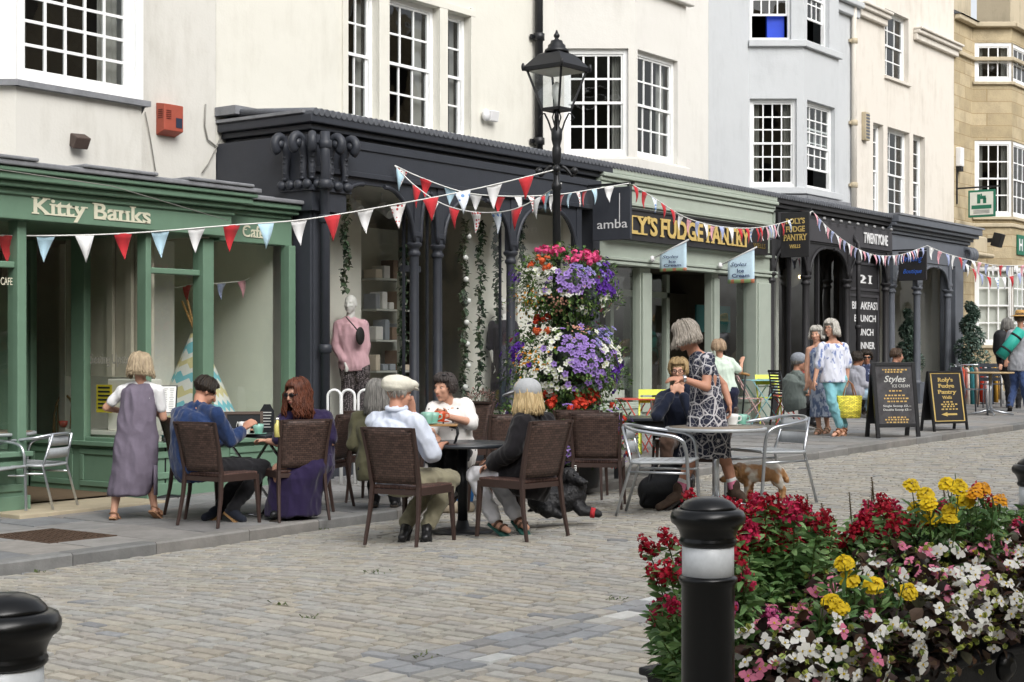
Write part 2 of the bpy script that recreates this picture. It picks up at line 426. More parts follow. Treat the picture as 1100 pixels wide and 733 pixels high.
def stone_mat():
    m = bpy.data.materials.new('bath_stone'); m.use_nodes = True; nt = m.node_tree; L = nt.links; p = nt.nodes['Principled BSDF']
    p.inputs['Roughness'].default_value = .9; p.inputs['Specular IOR Level'].default_value = .2
    tc = nd(nt, 'ShaderNodeTexCoord'); mp = nd(nt, 'ShaderNodeMapping'); mp.inputs['Rotation'].default_value = (math.pi/2, 0, 0)
    L.new(tc.outputs['Object'], mp.inputs['Vector'])
    br = nd(nt, 'ShaderNodeTexBrick', Scale=1.0); br.inputs['Brick Width'].default_value = .75; br.inputs['Row Height'].default_value = .3; br.inputs['Mortar Size'].default_value = .008
    br.inputs['Color1'].default_value = lin('bdae90'); br.inputs['Color2'].default_value = lin('a79879'); br.inputs['Mortar'].default_value = lin('9b8763'); br.inputs['Bias'].default_value = -.1
    L.new(mp.outputs['Vector'], br.inputs['Vector'])
    n = nd(nt, 'ShaderNodeTexNoise', Scale=2.2, Detail=9, Roughness=.7); L.new(tc.outputs['Object'], n.inputs['Vector'])
    r = nd(nt, 'ShaderNodeMapRange'); r.inputs['From Min'].default_value = .42; r.inputs['From Max'].default_value = .75; r.inputs['To Max'].default_value = .65; L.new(n.outputs['Fac'], r.inputs['Value'])
    x = nd(nt, 'ShaderNodeMix', data_type='RGBA'); L.new(br.outputs['Color'], mixin(x)[0]); mixin(x)[1].default_value = lin('857a66'); L.new(r.outputs['Result'], x.inputs['Factor'])
    L.new(mixout(nt, x), p.inputs['Base Color'])
    n2 = nd(nt, 'ShaderNodeTexNoise', Scale=30, Detail=6); L.new(tc.outputs['Object'], n2.inputs['Vector'])
    b = nd(nt, 'ShaderNodeBump', Strength=.6, Distance=.02); L.new(n2.outputs['Fac'], b.inputs['Height'])
    b2 = nd(nt, 'ShaderNodeBump', Strength=.5, Distance=.02, invert=True); L.new(br.outputs['Fac'], b2.inputs['Height']); L.new(b.outputs['Normal'], b2.inputs['Normal']); L.new(b2.outputs['Normal'], p.inputs['Normal'])
    return m
M_stone = stone_mat()
M_wood_w = mk('white_paint', 'eeefee', .35, .5, var=.06, scale=8, bump=.05)
M_lead = mk('grey_lead', '84868a', .6, .4, metal=.1, var=.28, scale=7, bump=.3, bscale=25)
M_slate = mk('roof_slate', '5a5c60', .7, .3, var=.3, scale=5, bump=.4)
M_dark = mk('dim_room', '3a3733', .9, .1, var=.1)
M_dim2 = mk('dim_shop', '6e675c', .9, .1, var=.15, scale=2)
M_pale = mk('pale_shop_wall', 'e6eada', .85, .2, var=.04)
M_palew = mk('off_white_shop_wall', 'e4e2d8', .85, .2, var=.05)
M_floor = mk('shop_floor', '6b5a48', .7, .3, var=.2)
M_curt = mk('curtain_cloth', 'a6a49e', .9, .1, var=.1)
M_pane = glass('window_glass', (.82, .85, .85), 1.25)
M_shopglass = glass('shop_glass', (.95, .965, .955), 1.1)
M_reflglass = glass('deep_shop_glass', (.9, .93, .92), 2.6)
M_green = mk('sage_dark_green_paint', '6b8873', .5, .4, var=.10, scale=5, bump=.06)
M_char = mk('charcoal_paint', '33363d', .48, .42, var=.15, scale=6, bump=.12, bscale=30)
M_char2 = mk('charcoal_wood', '3a3d44', .6, .35, var=.12, scale=5, bump=.1)
M_sage = mk('sage_paint', 'a4ada1', .5, .4, var=.08, scale=5, bump=.05)
M_blk = mk('black_paint', '2b2a2c', .5, .4, var=.15, scale=5, bump=.08)
M_slateg = mk('slate_grey_paint', '5d6168', .5, .4, var=.12, scale=5, bump=.08)
M_gold = mk('gold_leaf', 'cfb36c', .4, .5, metal=.1, var=.15, scale=10)
M_cream_l = mk('cream_lettering', 'd9d6bf', .6, .3, var=.03)
M_white_l = mk('white_lettering', 'dedede', .6, .3, var=.03)
M_ironb = mk('black_iron', '1d1e21', .42, .5, metal=.2, var=.15, scale=8, bump=.08)
class Pl:
    def __init__(s, O, U, N): s.O, s.U, s.N = Vector(O), Vector(U).normalized(), Vector(N).normalized()
    def uz(s, px, py):
        r = ray(px, py); t = (s.O-CAM).dot(s.N)/r.dot(s.N); p = CAM+r*t
        return (p-s.O).dot(s.U), p.z
    def P(s, u, z, n=0): q = s.O+s.U*u+s.N*n; return Vector((q.x, q.y, z))
    def bx(s, mb, u0, u1, z0, z1, n0, n1, m=0):
        a = s.P((u0+u1)/2, (z0+z1)/2, (n0+n1)/2); mb.obox(a, s.U*(u1-u0)/2, s.N*(n1-n0)/2, UP*(z1-z0)/2, m)
def wall(mb, pl, u0, u1, z0, z1, holes, rv=.14, m=0):
    us = sorted({u0, u1}|{min(max(x, u0), u1) for h in holes for x in h[:2]}); zs = sorted({z0, z1}|{min(max(x, z0), z1) for h in holes for x in h[2:]})
    for a, b in zip(us, us[1:]):
        for c, d in zip(zs, zs[1:]):
            if b-a < 1e-5 or d-c < 1e-5: continue
            cu, cz = (a+b)/2, (c+d)/2
            if any(h[0] < cu < h[1] and h[2] < cz < h[3] for h in holes): continue
            mb.add([pl.P(a, c), pl.P(b, c), pl.P(b, d), pl.P(a, d)], [(0, 1, 2, 3)], m)
    for (a, b, c, d) in holes:
        for (p, q) in (((a, c), (b, c)), ((b, c), (b, d)), ((b, d), (a, d)), ((a, d), (a, c))):
            mb.add([pl.P(*p), pl.P(*q), pl.P(*q, -rv), pl.P(*p, -rv)], [(0, 1, 2, 3)], m)
def window(par, pl, h, cols, rows, sb=.09, fw=.06, mun=.018, sash=True, sill=True, curtain=0, raised=0.0, name='window'):
    """sash window set in hole h=(u0,u1,z0,z1) of plane pl: box frame, two sashes, glazing bars, panes"""
    u0, u1, z0, z1 = h; mb = MB(); e = .002
    pl.bx(mb, u0+e, u0+fw, z0+e, z1-e, -sb-.07, -sb); pl.bx(mb, u1-fw, u1-e, z0+e, z1-e, -sb-.07, -sb)
    pl.bx(mb, u0+fw, u1-fw, z1-fw, z1-e, -sb-.07, -sb-.001); pl.bx(mb, u0+fw, u1-fw, z0+e, z0+fw*1.1, -sb-.07, -sb+.012)
    a, b, c, d = u0+fw, u1-fw, z0+fw*1.1, z1-fw
    mid = (c+d)/2 if sash else None
    r = .032
    halves = [(c, d, 0, rows)] if not sash else [(c+raised, mid+.02+raised, -.03, rows//2), (mid-.02, d, -.008, rows-rows//2)]
    for (p, q, n, rr) in halves:
        n0, n1 = -sb-.045+n, -sb-.012+n
        pl.bx(mb, a, a+r, p, q, n0, n1); pl.bx(mb, b-r, b, p, q, n0, n1); pl.bx(mb, a+r, b-r, p, p+r*1.25, n0, n1); pl.bx(mb, a+r, b-r, q-r, q, n0, n1)
        for i in range(1, cols):
            u = a+r+(b-a-2*r)*i/cols; pl.bx(mb, u-mun/2, u+mun/2, p+r, q-r, n0+.006, n1-.004)
        for i in range(1, rr):
            z = p+r*1.25+(q-p-2.25*r)*i/rr; pl.bx(mb, a+r, b-r, z-mun/2, z+mun/2, n0+.007, n1-.005)
    o = mb.build(name, M_wood_w, par)
    mg = MB()
    for (p, q, n, rr) in halves:
        nn = -sb-.03+n; mg.add([pl.P(a+r*.5, p+r*.5, nn), pl.P(b-r*.5, p+r*.5, nn), pl.P(b-r*.5, q-r*.5, nn), pl.P(a+r*.5, q-r*.5, nn)], [(0, 1, 2, 3)])
    mg.build('pane', M_pane, o)
    if curtain:
        mc = MB()
        for side in (0, 1):
            if not curtain & (1 << side): continue
            w_ = (b-a)*.2; pts = []
            for i in range(15):
                t = i/14; u = (a+t*w_) if side == 0 else (b-w_+t*w_); pts.append((u, -sb-.16+.02*math.sin(t*22)))
            for (ua, na), (ub, nb) in zip(pts, pts[1:]): mc.add([pl.P(ua, c, na), pl.P(ub, c, nb), pl.P(ub, d, nb), pl.P(ua, d, na)], [(0, 1, 2, 3)], 0, True)
        mc.build('curtain', M_curt, o)
    if sill: 
        ms = MB(); pl.bx(ms, u0-.05, u1+.05, z0-.07, z0-.002, -.05, .06); ms.build('sill', sill if not isinstance(sill, bool) else M_wood_w, o, bevel=.006)
    return o
def room(par, x0, x1, y0, y1, z0, z1, mats, name='interior', right=None):
    """inward-facing shell behind the windows: back, two sides, floor, ceiling"""
    mb = MB(); v = [(x0,y0,z0),(x1,y0,z0),(x1,y1,z0),(x0,y1,z0),(x0,y0,z1),(x1,y0,z1),(x1,y1,z1),(x0,y1,z1)]
    mb.add(v, [(2, 3, 7, 6)], 0); mb.add(v, [(3, 0, 4, 7)], 0); mb.add(v, [(1, 2, 6, 5)], 1); mb.add(v, [(0, 1, 2, 3)], 2); mb.add(v, [(4, 5, 6, 7)], 3)
    return mb.build(name, mats, par)
def block(par, x0, x1, z0, ztop, mat, holes, bayfn=None, y1=23, hip=1.6, gap=None):
    """upper storeys: front wall with openings, sides, back and a pitched roof"""
    pl = Pl((0, FY, 0), (1, 0, 0), (0, -1, 0)); mb = MB()
    if gap: 
        wall(mb, pl, x0, gap[0], z0, ztop, [h for h in holes if h[1] <= gap[0]]); wall(mb, pl, gap[1], x1, z0, ztop, [h for h in holes if h[0] >= gap[1]])
    else: wall(mb, pl, x0, x1, z0, ztop, holes)
    for xx in (x0+.004, x1-.004): mb.add([(xx, FY, z0), (xx, y1, z0), (xx, y1, ztop), (xx, FY, ztop)], [(0, 1, 2, 3)])
    mb.add([(x0, y1, 0), (x1, y1, 0), (x1, y1, ztop), (x0, y1, ztop)], [(0, 1, 2, 3)])
    mb.build('wall', mat, par)
    mr = MB(); ym = (FY+y1)/2
    mr.add([(x0, FY-.2, ztop), (x1, FY-.2, ztop), (x1, ym, ztop+2.6), (x0, ym, ztop+2.6), (x0, y1+.2, ztop), (x1, y1+.2, ztop)], [(0, 1, 2, 3), (3, 2, 5, 4), (0, 3, 4), (1, 5, 2)])
    mr.build('roof', M_slate, par)
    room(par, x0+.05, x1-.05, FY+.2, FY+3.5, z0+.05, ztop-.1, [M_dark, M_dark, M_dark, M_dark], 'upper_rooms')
    return pl
def bay(par, xa, xb, xc, Yb, z0, z1, mat, hc, hf, name='bay'):
    """canted bay: left cheek (parallel to RT), front, right return"""
    plc = Pl((xa, FY, 0), RT, -VW); L = (FY-Yb)/-RT.y
    plf = Pl((xb, Yb, 0), (1, 0, 0), (0, -1, 0)); mb = MB()
    wall(mb, plc, 0, L, z0, z1, hc); wall(mb, plf, 0, xc-xb, z0, z1, hf)
    xd = xc+(xb-xa)
    mb.add([(xc, Yb, z0), (xd, FY, z0), (xd, FY, z1), (xc, Yb, z1)], [(0, 1, 2, 3)])
    for z in (z0, z1): mb.add([(xa, FY, z), (xb, Yb, z), (xc, Yb, z), (xd, FY, z)], [(0, 1, 2, 3)])
    return mb.build(name, mat, par), plc, plf, L
def hole(pl, l, b, r, t):
    u0, z0 = pl.uz(l, b); u1, z1 = pl.uz(r, t); return [u0, u1, z0, z1]
def hole2(pl, l, b, r, tl):
    """left px, bottom py at left, right px, top py at left"""
    u0, z0 = pl.uz(l, b); u1, _ = pl.uz(r, b); _, z1 = pl.uz(l, tl); return [u0, u1, z0, z1]
EDGE = ZP(336, 117.7, 11.96)               # height of the long lead canopy edge
XB = [2.0, 12.53, 19.07, 24.3, 30.7, 36.4, 47]
BLD = []
for nm, lb, x in [('tea_room_building', 'beige rendered house with green tea room shopfront at the left end of the terrace', 2),
                  ('boutique_building', 'cream rendered house with tall triple sash window above a charcoal iron shopfront', 12.53),
                  ('fudge_shop_building', 'off white house with canted bay above the sage green fudge shop', 19.07),
                  ('restaurant_building', 'pale grey house with canted bay above the black arched restaurant front', 24.3),
                  ('gift_shop_building', 'buttermilk house with narrow triple window above the slate grey corner shopfront', 30.7),
                  ('stone_house', 'honey coloured stone house with white bow windows at the right end', 36.4)]:
    BLD.append(thing(nm, lb, 'building', (x, FY, 0), 'terrace of shops'))
B1, B2, B3, B4, B5, B6 = BLD
# --- B1: beige, with a broad bay
YB = 12.75; xl, xr = XP(17, YB), XP(152, YB); L = (FY-YB)/-RT.y
pl = block(B1, XB[0], XB[1]-.003, 3.2, 10.5, M_beige, [], gap=(xl-L*RT.x, xr+.02))
plf = Pl((xl, YB, 0), (1, 0, 0), (0, -1, 0))
h = hole2(plf, 21, 83, 143, -95); h[2] += .0
_, zb = plf.uz(17, 86)
mb = MB(); xa = xl-L*RT.x
plc = Pl((xa, FY, 0), RT, -VW); hcl = [.28, L-.16, h[2], h[3]]
wall(mb, plf, 0, xr-xl, 3.2, zb, []); wall(mb, plc, 0, L, 3.2, zb, [])
mb.add([(xr, YB, 3.2), (xr+.05, FY, 3.2), (xr+.05, FY, zb), (xr, YB, zb)], [(0, 1, 2, 3)]); mb.build('bay_wall', M_beige, B1)
mb = MB(); wall(mb, plf, 0, xr-xl, zb, h[3]+.5, [h], .1); wall(mb, plc, 0, L, zb, h[3]+.5, [hcl], .1)
mb.add([(xr, YB, zb), (xr+.02, FY, zb), (xr+.02, FY, h[3]+.5), (xr, YB, h[3]+.5)], [(0, 1, 2, 3)])
mb.add([(xa, FY, h[3]+.5), (xl, YB, h[3]+.5), (xr, YB, h[3]+.5), (xr, FY, h[3]+.5)], [(0, 1, 2, 3)])
plf.bx(mb, -.0, .07, zb, h[3], .002, .025); plf.bx(mb, xr-xl-.10, xr-xl, zb, h[3], .002, .03); plf.bx(mb, .0, xr-xl, zb+.005, h[2]-.03, .002, .03)
mb.build('bay_casing', M_wood_w, B1)
window(B1, plf, h, 5, 6, .03, .06, .03, False, False, 2); window(B1, plc, hcl, 2, 6, .03, .06, .03, False, False)
mb = MB(); plf.bx(mb, -.03, xr-xl+.07, zb-.06, zb-.002, -.02, .07); plc.bx(mb, 0, L+.04, zb-.06, zb-.002, -.02, .07)
mb.add([(xr+.0, YB-.07, zb-.06), (xr+.1, YB+.15, zb-.16), (xr+.1, YB+.3, zb-.16), (xr+.02, YB+.3, zb), (xr, YB-.07, zb)], [(0, 1, 2, 3, 4)]); mb.build('lead_sill', M_lead, B1)
# --- B2: cream, three tall sashes
pl = Pl((0, FY, 0), (1, 0, 0), (0, -1, 0))
hs2 = [hole2(pl, 379.5, 127, 406, -28), hole2(pl, 417, 136, 471, -2), hole2(pl, 479.7, 147, 504.5, 11)]
hs2[0][0] -= .12
zt = max(h[3] for h in hs2); zb_ = min(h[2] for h in hs2)
for h in hs2: h[2], h[3] = zb_, hs2[2][3]
block(B2, XB[1], XB[2]-.003, 3.9, 10.6, M_cream, hs2)
window(B2, pl, hs2[0], 2, 4, .1, .06, .025, True, False, 2); window(B2, pl, hs2[1], 3, 4, .1, .07, .028, True, False, 2); window(B2, pl, hs2[2], 1, 4, .1, .06, .025, True, False, 2)
mb = MB()
for a, b in ((hs2[0][0]-.10, hs2[0][0]-.002), (hs2[0][1]+.002, hs2[1][0]-.002), (hs2[1][1]+.002, hs2[2][0]-.002), (hs2[2][1]+.002, hs2[2][1]+.10)): pl.bx(mb, a, b, zb_-.05, zt, .001, .03)
pl.bx(mb, hs2[0][0]-.1, hs2[2][1]+.1, hs2[2][3]+.002, hs2[2][3]+.10, .001, .034)
mb.build('window_surround', M_cream, B2, bevel=.006)
# --- B3: off white, canted bay
Yb3 = 12.5; xb, xc = XP(682, Yb3), XP(737, Yb3); xa = xb-(FY-Yb3)*RT.x/-RT.y
L3 = (FY-Yb3)/-RT.y; plc = Pl((xa, FY, 0), RT, -VW); plf = Pl((xb, Yb3, 0), (1, 0, 0), (0, -1, 0))
hc, hf = hole(plc, 606, 168, 675, 52), hole2(plf, 685, 166, 728, 56.5); hf[2] = hc[2]; hf[3] = hc[3]
xd = xc+(xb-xa)
block(B3, XB[2], XB[3]-.003, 3.9, 10.4, M_white, [], gap=(xa, xd))
bay(B3, xa, xb, xc, Yb3, EDGE+.12, 10.4, M_white, [hc], [hf])
window(B3, plc, hc, 4, 4, .06, .075, .03, True, False, 2); window(B3, plf, hf, 4, 4, .08, .07, .026, True, False, 2)
mb = MB(); z_ = hc[2]
plc.bx(mb, 0, L3+.04, z_-.22, z_-.03, -.02, .06); plf.bx(mb, -.03, xc-xb+.04, z_-.22, z_-.03, -.02, .06); mb.build('bay_sill', M_white, B3, bevel=.015)
mb = MB(); plc.bx(mb, 0, L3+.06, EDGE+.05, z_-.23, -.02, .09); plf.bx(mb, -.05, xc-xb+.08, EDGE+.05, z_-.23, -.02, .09); mb.build('lead_flashing', M_lead, B3)
_, zc_ = plf.uz(714, 0)
mb = MB(); plc.bx(mb, 0, L3+.06, zc_+.02, zc_+.2, -.02, .1); plf.bx(mb, -.06, xc-xb+.12, zc_+.02, zc_+.2, -.02, .1); mb.build('bay_cornice', M_white, B3, bevel=.02)
# --- B4: pale grey, canted bay over two storeys
Yb4 = 12.67; xb, xc = XP(863.5, Yb4), XP(901, Yb4); xa = xb-(FY-Yb4)*RT.x/-RT.y; xd = xc+(xb-xa)
L4 = (FY-Yb4)/-RT.y; plc = Pl((xa, FY, 0), RT, -VW); plf = Pl((xb, Yb4, 0), (1, 0, 0), (0, -1, 0))
hc, hf = hole(plc, 805.5, 201, 856, 106), hole2(plf, 867, 210, 897, 110); hf[2] = hc[2]; hf[3] = hc[3]
hc2 = hole(plc, 805.5, 43, 850, -60); hf2 = hole2(plf, 867, 49, 891, -70); hf2[2] = hc2[2]; hf2[3] = hc2[3]
block(B4, XB[3], XB[4]-.003, 3.9, 11.5, M_grey, [], gap=(xa, xd))
bay(B4, xa, xb, xc, Yb4, EDGE+.12, 11.5, M_grey, [hc, hc2], [hf, hf2])
window(B4, plc, hc, 4, 6, .09, .06, .024, True, False, 3); window(B4, plf, hf, 4, 6, .09, .06, .024, True, False, raised=.32)
window(B4, plc, hc2, 4, 6, .09, .05, .024, True, False, raised=.42); window(B4, plf, hf2, 4, 6, .09, .05, .024, True, False, raised=.42)
mb = MB()
for z_, k in ((hc2[2], .1), (hc[2], .1)): plc.bx(mb, .0, L4+.05, z_-k-.03, z_-.005, -.02, .07); plf.bx(mb, -.04, xc-xb+.06, z_-k-.03, z_-.005, -.02, .07)
mb.build('bay_sill', M_grey, B4, bevel=.012)
mb = MB(); plc.bx(mb, 0, L4+.06, EDGE+.05, hc[2]-.16, -.02, .09); plf.bx(mb, -.05, xc-xb+.35, EDGE+.05, hc[2]-.16, -.02, .10); mb.build('lead_flashing', M_lead, B4)
pl = Pl((0, FY, 0), (1, 0, 0), (0, -1, 0))
_, z_ = pl.uz(908, 10); mb = MB(); pl.bx(mb, xd+.1, XB[4]-.02, z_-.12, z_+.08, .002, .10); pl.bx(mb, xd+.1, XB[4]-.02, z_+.083, z_+.2, .002, .2); mb.build('string_cornice', M_grey, B4, bevel=.02)
t = thing('blue_box', 'bright blue box standing in the open upper window of the pale grey house', 'box', plc.P(hc2[1]-.3, hc2[2]+.06, -.22))
mb = MB(); plc.bx(mb, hc2[1]-.42, hc2[1]-.09, hc2[2]+.065, hc2[2]+.52, -.36, -.22); mb.build('body', mk('blue_plastic', '1c43c4', .5), t, bevel=.01)
# --- B5: buttermilk, narrow lights
h1 = hole2(pl, 950.7, 81, 976, 9); hs5 = [hole2(pl, 938, 227, 949, 133), hole2(pl, 953.5, 230, 977, 136), hole2(pl, 981, 233, 993.5, 142)]
for h in hs5: h[2], h[3] = hs5[1][2]-.1, hs5[1][3]
block(B5, XB[4], XB[5]-.003, 3.6, 11.0, M_butter, [h1]+hs5)
window(B5, pl, h1, 3, 4, .12, .05, .024, True, M_butter); 
for h, c in zip(hs5, (1, 3, 1)): window(B5, pl, h, c, 6, .12, .05, .022, True, False)
mb = MB()
for (p0, p1, py, pr) in ((914, 949.5, 11, 0), (981, 1026, 33, 0)):
    u0, z_ = pl.uz(p0, py); u1, _ = pl.uz(p1, py); z_ = pl.uz(949 if p0 < 950 else 983, 22 if p0 < 950 else 37)[1]
    pl.bx(mb, max(u0, XB[4]+.02), u1, z_-.14, z_, .002, .10); pl.bx(mb, max(u0, XB[4]+.02), u1+.04, z_+.003, z_+.09, .002, .17); pl.bx(mb, max(u0, XB[4]+.02), u1+.06, z_+.093, z_+.15, .002, .22)
mb.build('string_cornice', M_butter, B5, bevel=.02)
# --- B6: stone house with bow windows
Yb6 = 12.72; xa = XP(1045, FY); plc = Pl((xa, FY, 0), RT, -VW); L6 = (FY-Yb6)/-RT.y; xb = xa+L6*RT.x; xc = xb+1.6; xd = xc+(xb-xa)
plf = Pl((xb, Yb6, 0), (1, 0, 0), (0, -1, 0))
hcs = [hole(plc, 1047, 233, 1088, 151), hole(plc, 1047, 88, 1088, 46), hole(plc, 1047, 371, 1089, 286)]
hfs = [[.10, 1.45, h[2], h[3]] for h in hcs]
_, ztop = pl.uz(1023, 14)
block(B6, XB[5], XB[6], 0, ztop, M_stone, [], gap=(xa, xd))
bay(B6, xa, xb, xc, Yb6, 0, ztop, M_stone, hcs, hfs, 'bow')
for h, k in zip(hcs, (4, 2, 4)): window(B6, plc, h, 3, k, .02, .09, .03, True, M_mould, 3)
mb = MB(); plc.bx(mb, hcs[2][0]+.1, hcs[2][1]-.1, hcs[2][2]+.1, hcs[2][3]-.1, -.16, -.14); plf.bx(mb, .2, 1.35, hcs[2][2]+.1, hcs[2][3]-.1, -.16, -.14); mb.build('window_blind', M_palew, B6)
for h, k in zip(hfs, (4, 2, 4)): window(B6, plf, h, 3, k, .02, .09, .03, True, M_mould)
mb = MB()
for z_, p, hh in ((ztop, .16, .12), (ztop-.85, .08, .1), (hcs[0][2]-.16, .05, .10)):
    pl.bx(mb, XB[5]+.02, xa+.02, z_-hh, z_, .002, p); plc.bx(mb, .0, L6+.05, z_-hh, z_, .002, p); plf.bx(mb, -.03, xc-xb, z_-hh, z_, .002, p)
mb.build('string_course', M_mould, B6, bevel=.02)
q = at(1088, -6, 41); mb = MB(); mb.box(q.x-.2, q.x+2.4, q.y, q.y+.9, ztop-.5, q.z+1.5); mb.box(XB[5]+.15, q.x+5, FY+3, FY+4.5, ztop-.5, ztop+4.5); mb.build('chimney', M_mould, B6)
# ground-floor shells seen through shop glass
# ================================================================ shopfronts
def cornice(mb, x0, x1, yf, yb, steps, endl=True, m=0):
    """stepped and rounded moulding run along X: steps = (z0, z1, projection)"""
    for i, (a, b, pr) in enumerate(steps): mb.box(x0-pr*(1 if endl else 0), x1+pr, yf-pr, yb, a+.0015, b-.0015, m)
def panel(mb, x0, x1, y, z0, z1, w=.07, d=.02, m=0):
    """raised border making a sunk panel on a front at y"""
    mb.box(x0, x1, y-d, y-.002, z0, z0+w, m); mb.box(x0, x1, y-d, y-.002, z1-w, z1, m); mb.box(x0, x0+w, y-d, y-.002, z0+w, z1-w, m); mb.box(x1-w, x1, y-d, y-.002, z0+w, z1-w, m)
def gl(mb, x0, x1, y, z0, z1): mb.add([(x0, y, z0), (x1, y, z0), (x1, y, z1), (x0, y, z1)], [(0, 1, 2, 3)])
NY = Vector((0, -1, 0)); XU = Vector((1, 0, 0))
# ---------------- tea room (green)
GY = 12.2
x26, x154, x160, x215, x223, x306, x313 = XP(26, GY), XP(154, GY), XP(160, GY), XP(215, GY), XP(223, GY+.05), XP(306, GY+.05), XP(313, GY+.05)
x249 = XP(249, 12.05); x326 = 12.50; g0 = .07; zs = .62; zf0, zf1, zcn = 2.78, 3.02, 3.24
front = thing('tea_room_shopfront', 'x', 'x'); bpy.data.objects.remove(front)
S = B1
mb = MB()
mb.box(3.5, x249, 12.05, 12.3, zf0, zf1+.02); mb.box(x249+.002, x313, 12.24, 12.4, zf0-.03, 3.06)
mb.box(3.5, x249, 12.30, 14.15, zf0+.02, zf0+.08)
fa = mb.build('fascia', M_green, S, bevel=.008)
mb = MB(); cornice(mb, 3.5, x249, 12.05, 12.6, [(zf1-.02, zf1+.045, .03), (zf1+.045, zf1+.10, .10), (zf1+.10, zf1+.17, .16), (zf1+.17, zf1+.215, .20)])
cornice(mb, x249+.06, x326-.06, 12.24, 12.7, [(3.04, 3.09, .03), (3.09, 3.14, .09), (3.14, 3.20, .14)], False)
mb.build('cornice', M_green, S, bevel=.014, seg=3)
mb = MB(); mb.box(3.4, x249+.22, 11.82, 12.74, zcn+.002, zcn+.05)
for xx in (4.6, 6.2, 7.9, 9.3, 10.6): mb.box(xx, xx+.9, 11.80, 12.74, zcn+.052, zcn+.085)
mb.box(x249+.225, x326+.05, 12.06, 13.4, 3.205, 3.25); mb.box(x249+.4, x326-.3, 12.2, 13.4, 3.252, 3.275)
mb.build('lead_roof', M_lead, S, bevel=.012)
# posts, stall risers, transoms
mb = MB(); PW = x160-x154
mb.box(x26-.10, x26, GY-.04, GY+.12, zs, zf0); mb.box(x154, x160, GY-.04, GY+.10, zs, zf0); mb.box(x215, x223, GY-.05, GY+.12, zs, zf0-.03); mb.box(x306, x313, GY-.02, GY+.12, zs-.5, zf0-.03)
mb.box(x160, x215, GY, GY+.07, 2.36, 2.42); mb.box(6, x26-.10, GY, GY+.07, 2.34, 2.40); mb.box(7.6, 7.68, GY, GY+.07, zs, zf0)
ym = atX(83, 400, x154).y; yL = 14.1
mb.box(x154+.0, x154+.09, ym-.11, ym+.11, zs, zf0+.02); mb.box(x154, x154+.08, yL-.08, yL, g0, zf0)
mb.box(x154+.01, x154+.07, GY+.10, yL-.08, zs, zs+.06)
mb.box(x26-.08, x26-.01, yL-.1, yL, g0, zf0)
mb.build('window_frame', M_green, S, bevel=.01)
mb = MB()
for (a, b) in ((5.2, x26+.01), (x154, x313)):
    mb.box(a, b, GY-.03, GY+.15, g0-.05, zs-.03); mb.box(a-.0, b+.03, GY-.09, GY+.15, zs-.028, zs+.02)
    mb.box(a, b+.02, GY-.06, GY-.032, g0-.05, g0+.16)
    n = 2; w_ = (b-a)/n
    for i in range(n): panel(mb, a+i*w_+.06, a+(i+1)*w_-.06, GY-.03, g0+.2, zs-.07)
mb.box(x154-.0, x154+.15, GY+.152, yL, g0-.05, zs-.03); mb.box(x154-.06, x154+.15, GY+.152, yL, zs-.028, zs+.02); mb.box(x26-.15, x26, GY+.152, yL, g0-.05, zs+.02)
for a, b in ((GY+.2, ym-.06), (ym+.06, yL-.1)):
    for (c, d, e, f) in ((a, b, g0+.1, g0+.16), (a, b, zs-.12, zs-.06), (a, a+.06, g0+.16, zs-.12), (b-.06, b, g0+.16, zs-.12)): mb.box(x154-.018, x154-.002, c, d, e, f)
mb.build('stall_riser', M_green, S, bevel=.008)
mb = MB(); gl(mb, x160, x215, GY+.03, zs, 2.36); gl(mb, x160, x215, GY+.03, 2.42, zf0); gl(mb, x223, x306, GY+.06, zs, zf0-.03); gl(mb, 6, x26-.1, GY+.03, zs, 2.34); gl(mb, 6, x26-.1, GY+.03, 2.4, zf0)
for a, b in ((GY+.1, ym-.11), (ym+.11, yL-.08)): mb.add([(x154+.04, a, zs+.06), (x154+.04, b, zs+.06), (x154+.04, b, zf0), (x154+.04, a, zf0)], [(0, 1, 2, 3)])
mb.add([(x26-.05, GY+.15, zs), (x26-.05, yL, zs), (x26-.05, yL, zf0), (x26-.05, GY+.15, zf0)], [(0, 1, 2, 3)])
mb.build('shop_window_pane', M_shopglass, S)
mb = MB(); mb.box(x26+.02, x154-.02, yL-.07, yL-.02, .12, 2.3); d_ = mb.build('door', M_green, S, bevel=.006)
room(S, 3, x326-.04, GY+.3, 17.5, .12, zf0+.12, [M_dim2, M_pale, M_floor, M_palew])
mb = MB(); mb.box(x154+.7, x326-.05, 14.35, 14.45, .12, zf0); mb.box(x154+.9, x154+1.2, 13.1, 13.16, .12, zf0); mb.build('partition', M_palew, S)
mb = MB()
for yy in (12.75, 13.05, 13.55): mb.box(x154+.30, x154+.34, yy, yy+.09, 1.3, zf0)
mb.box(x154+.36, x154+.40, 12.5, 13.9, 1.3, zf0); mb.build('window_backing', mk('buff_board', 'c9c3b2', .85, .2, var=.08), S)
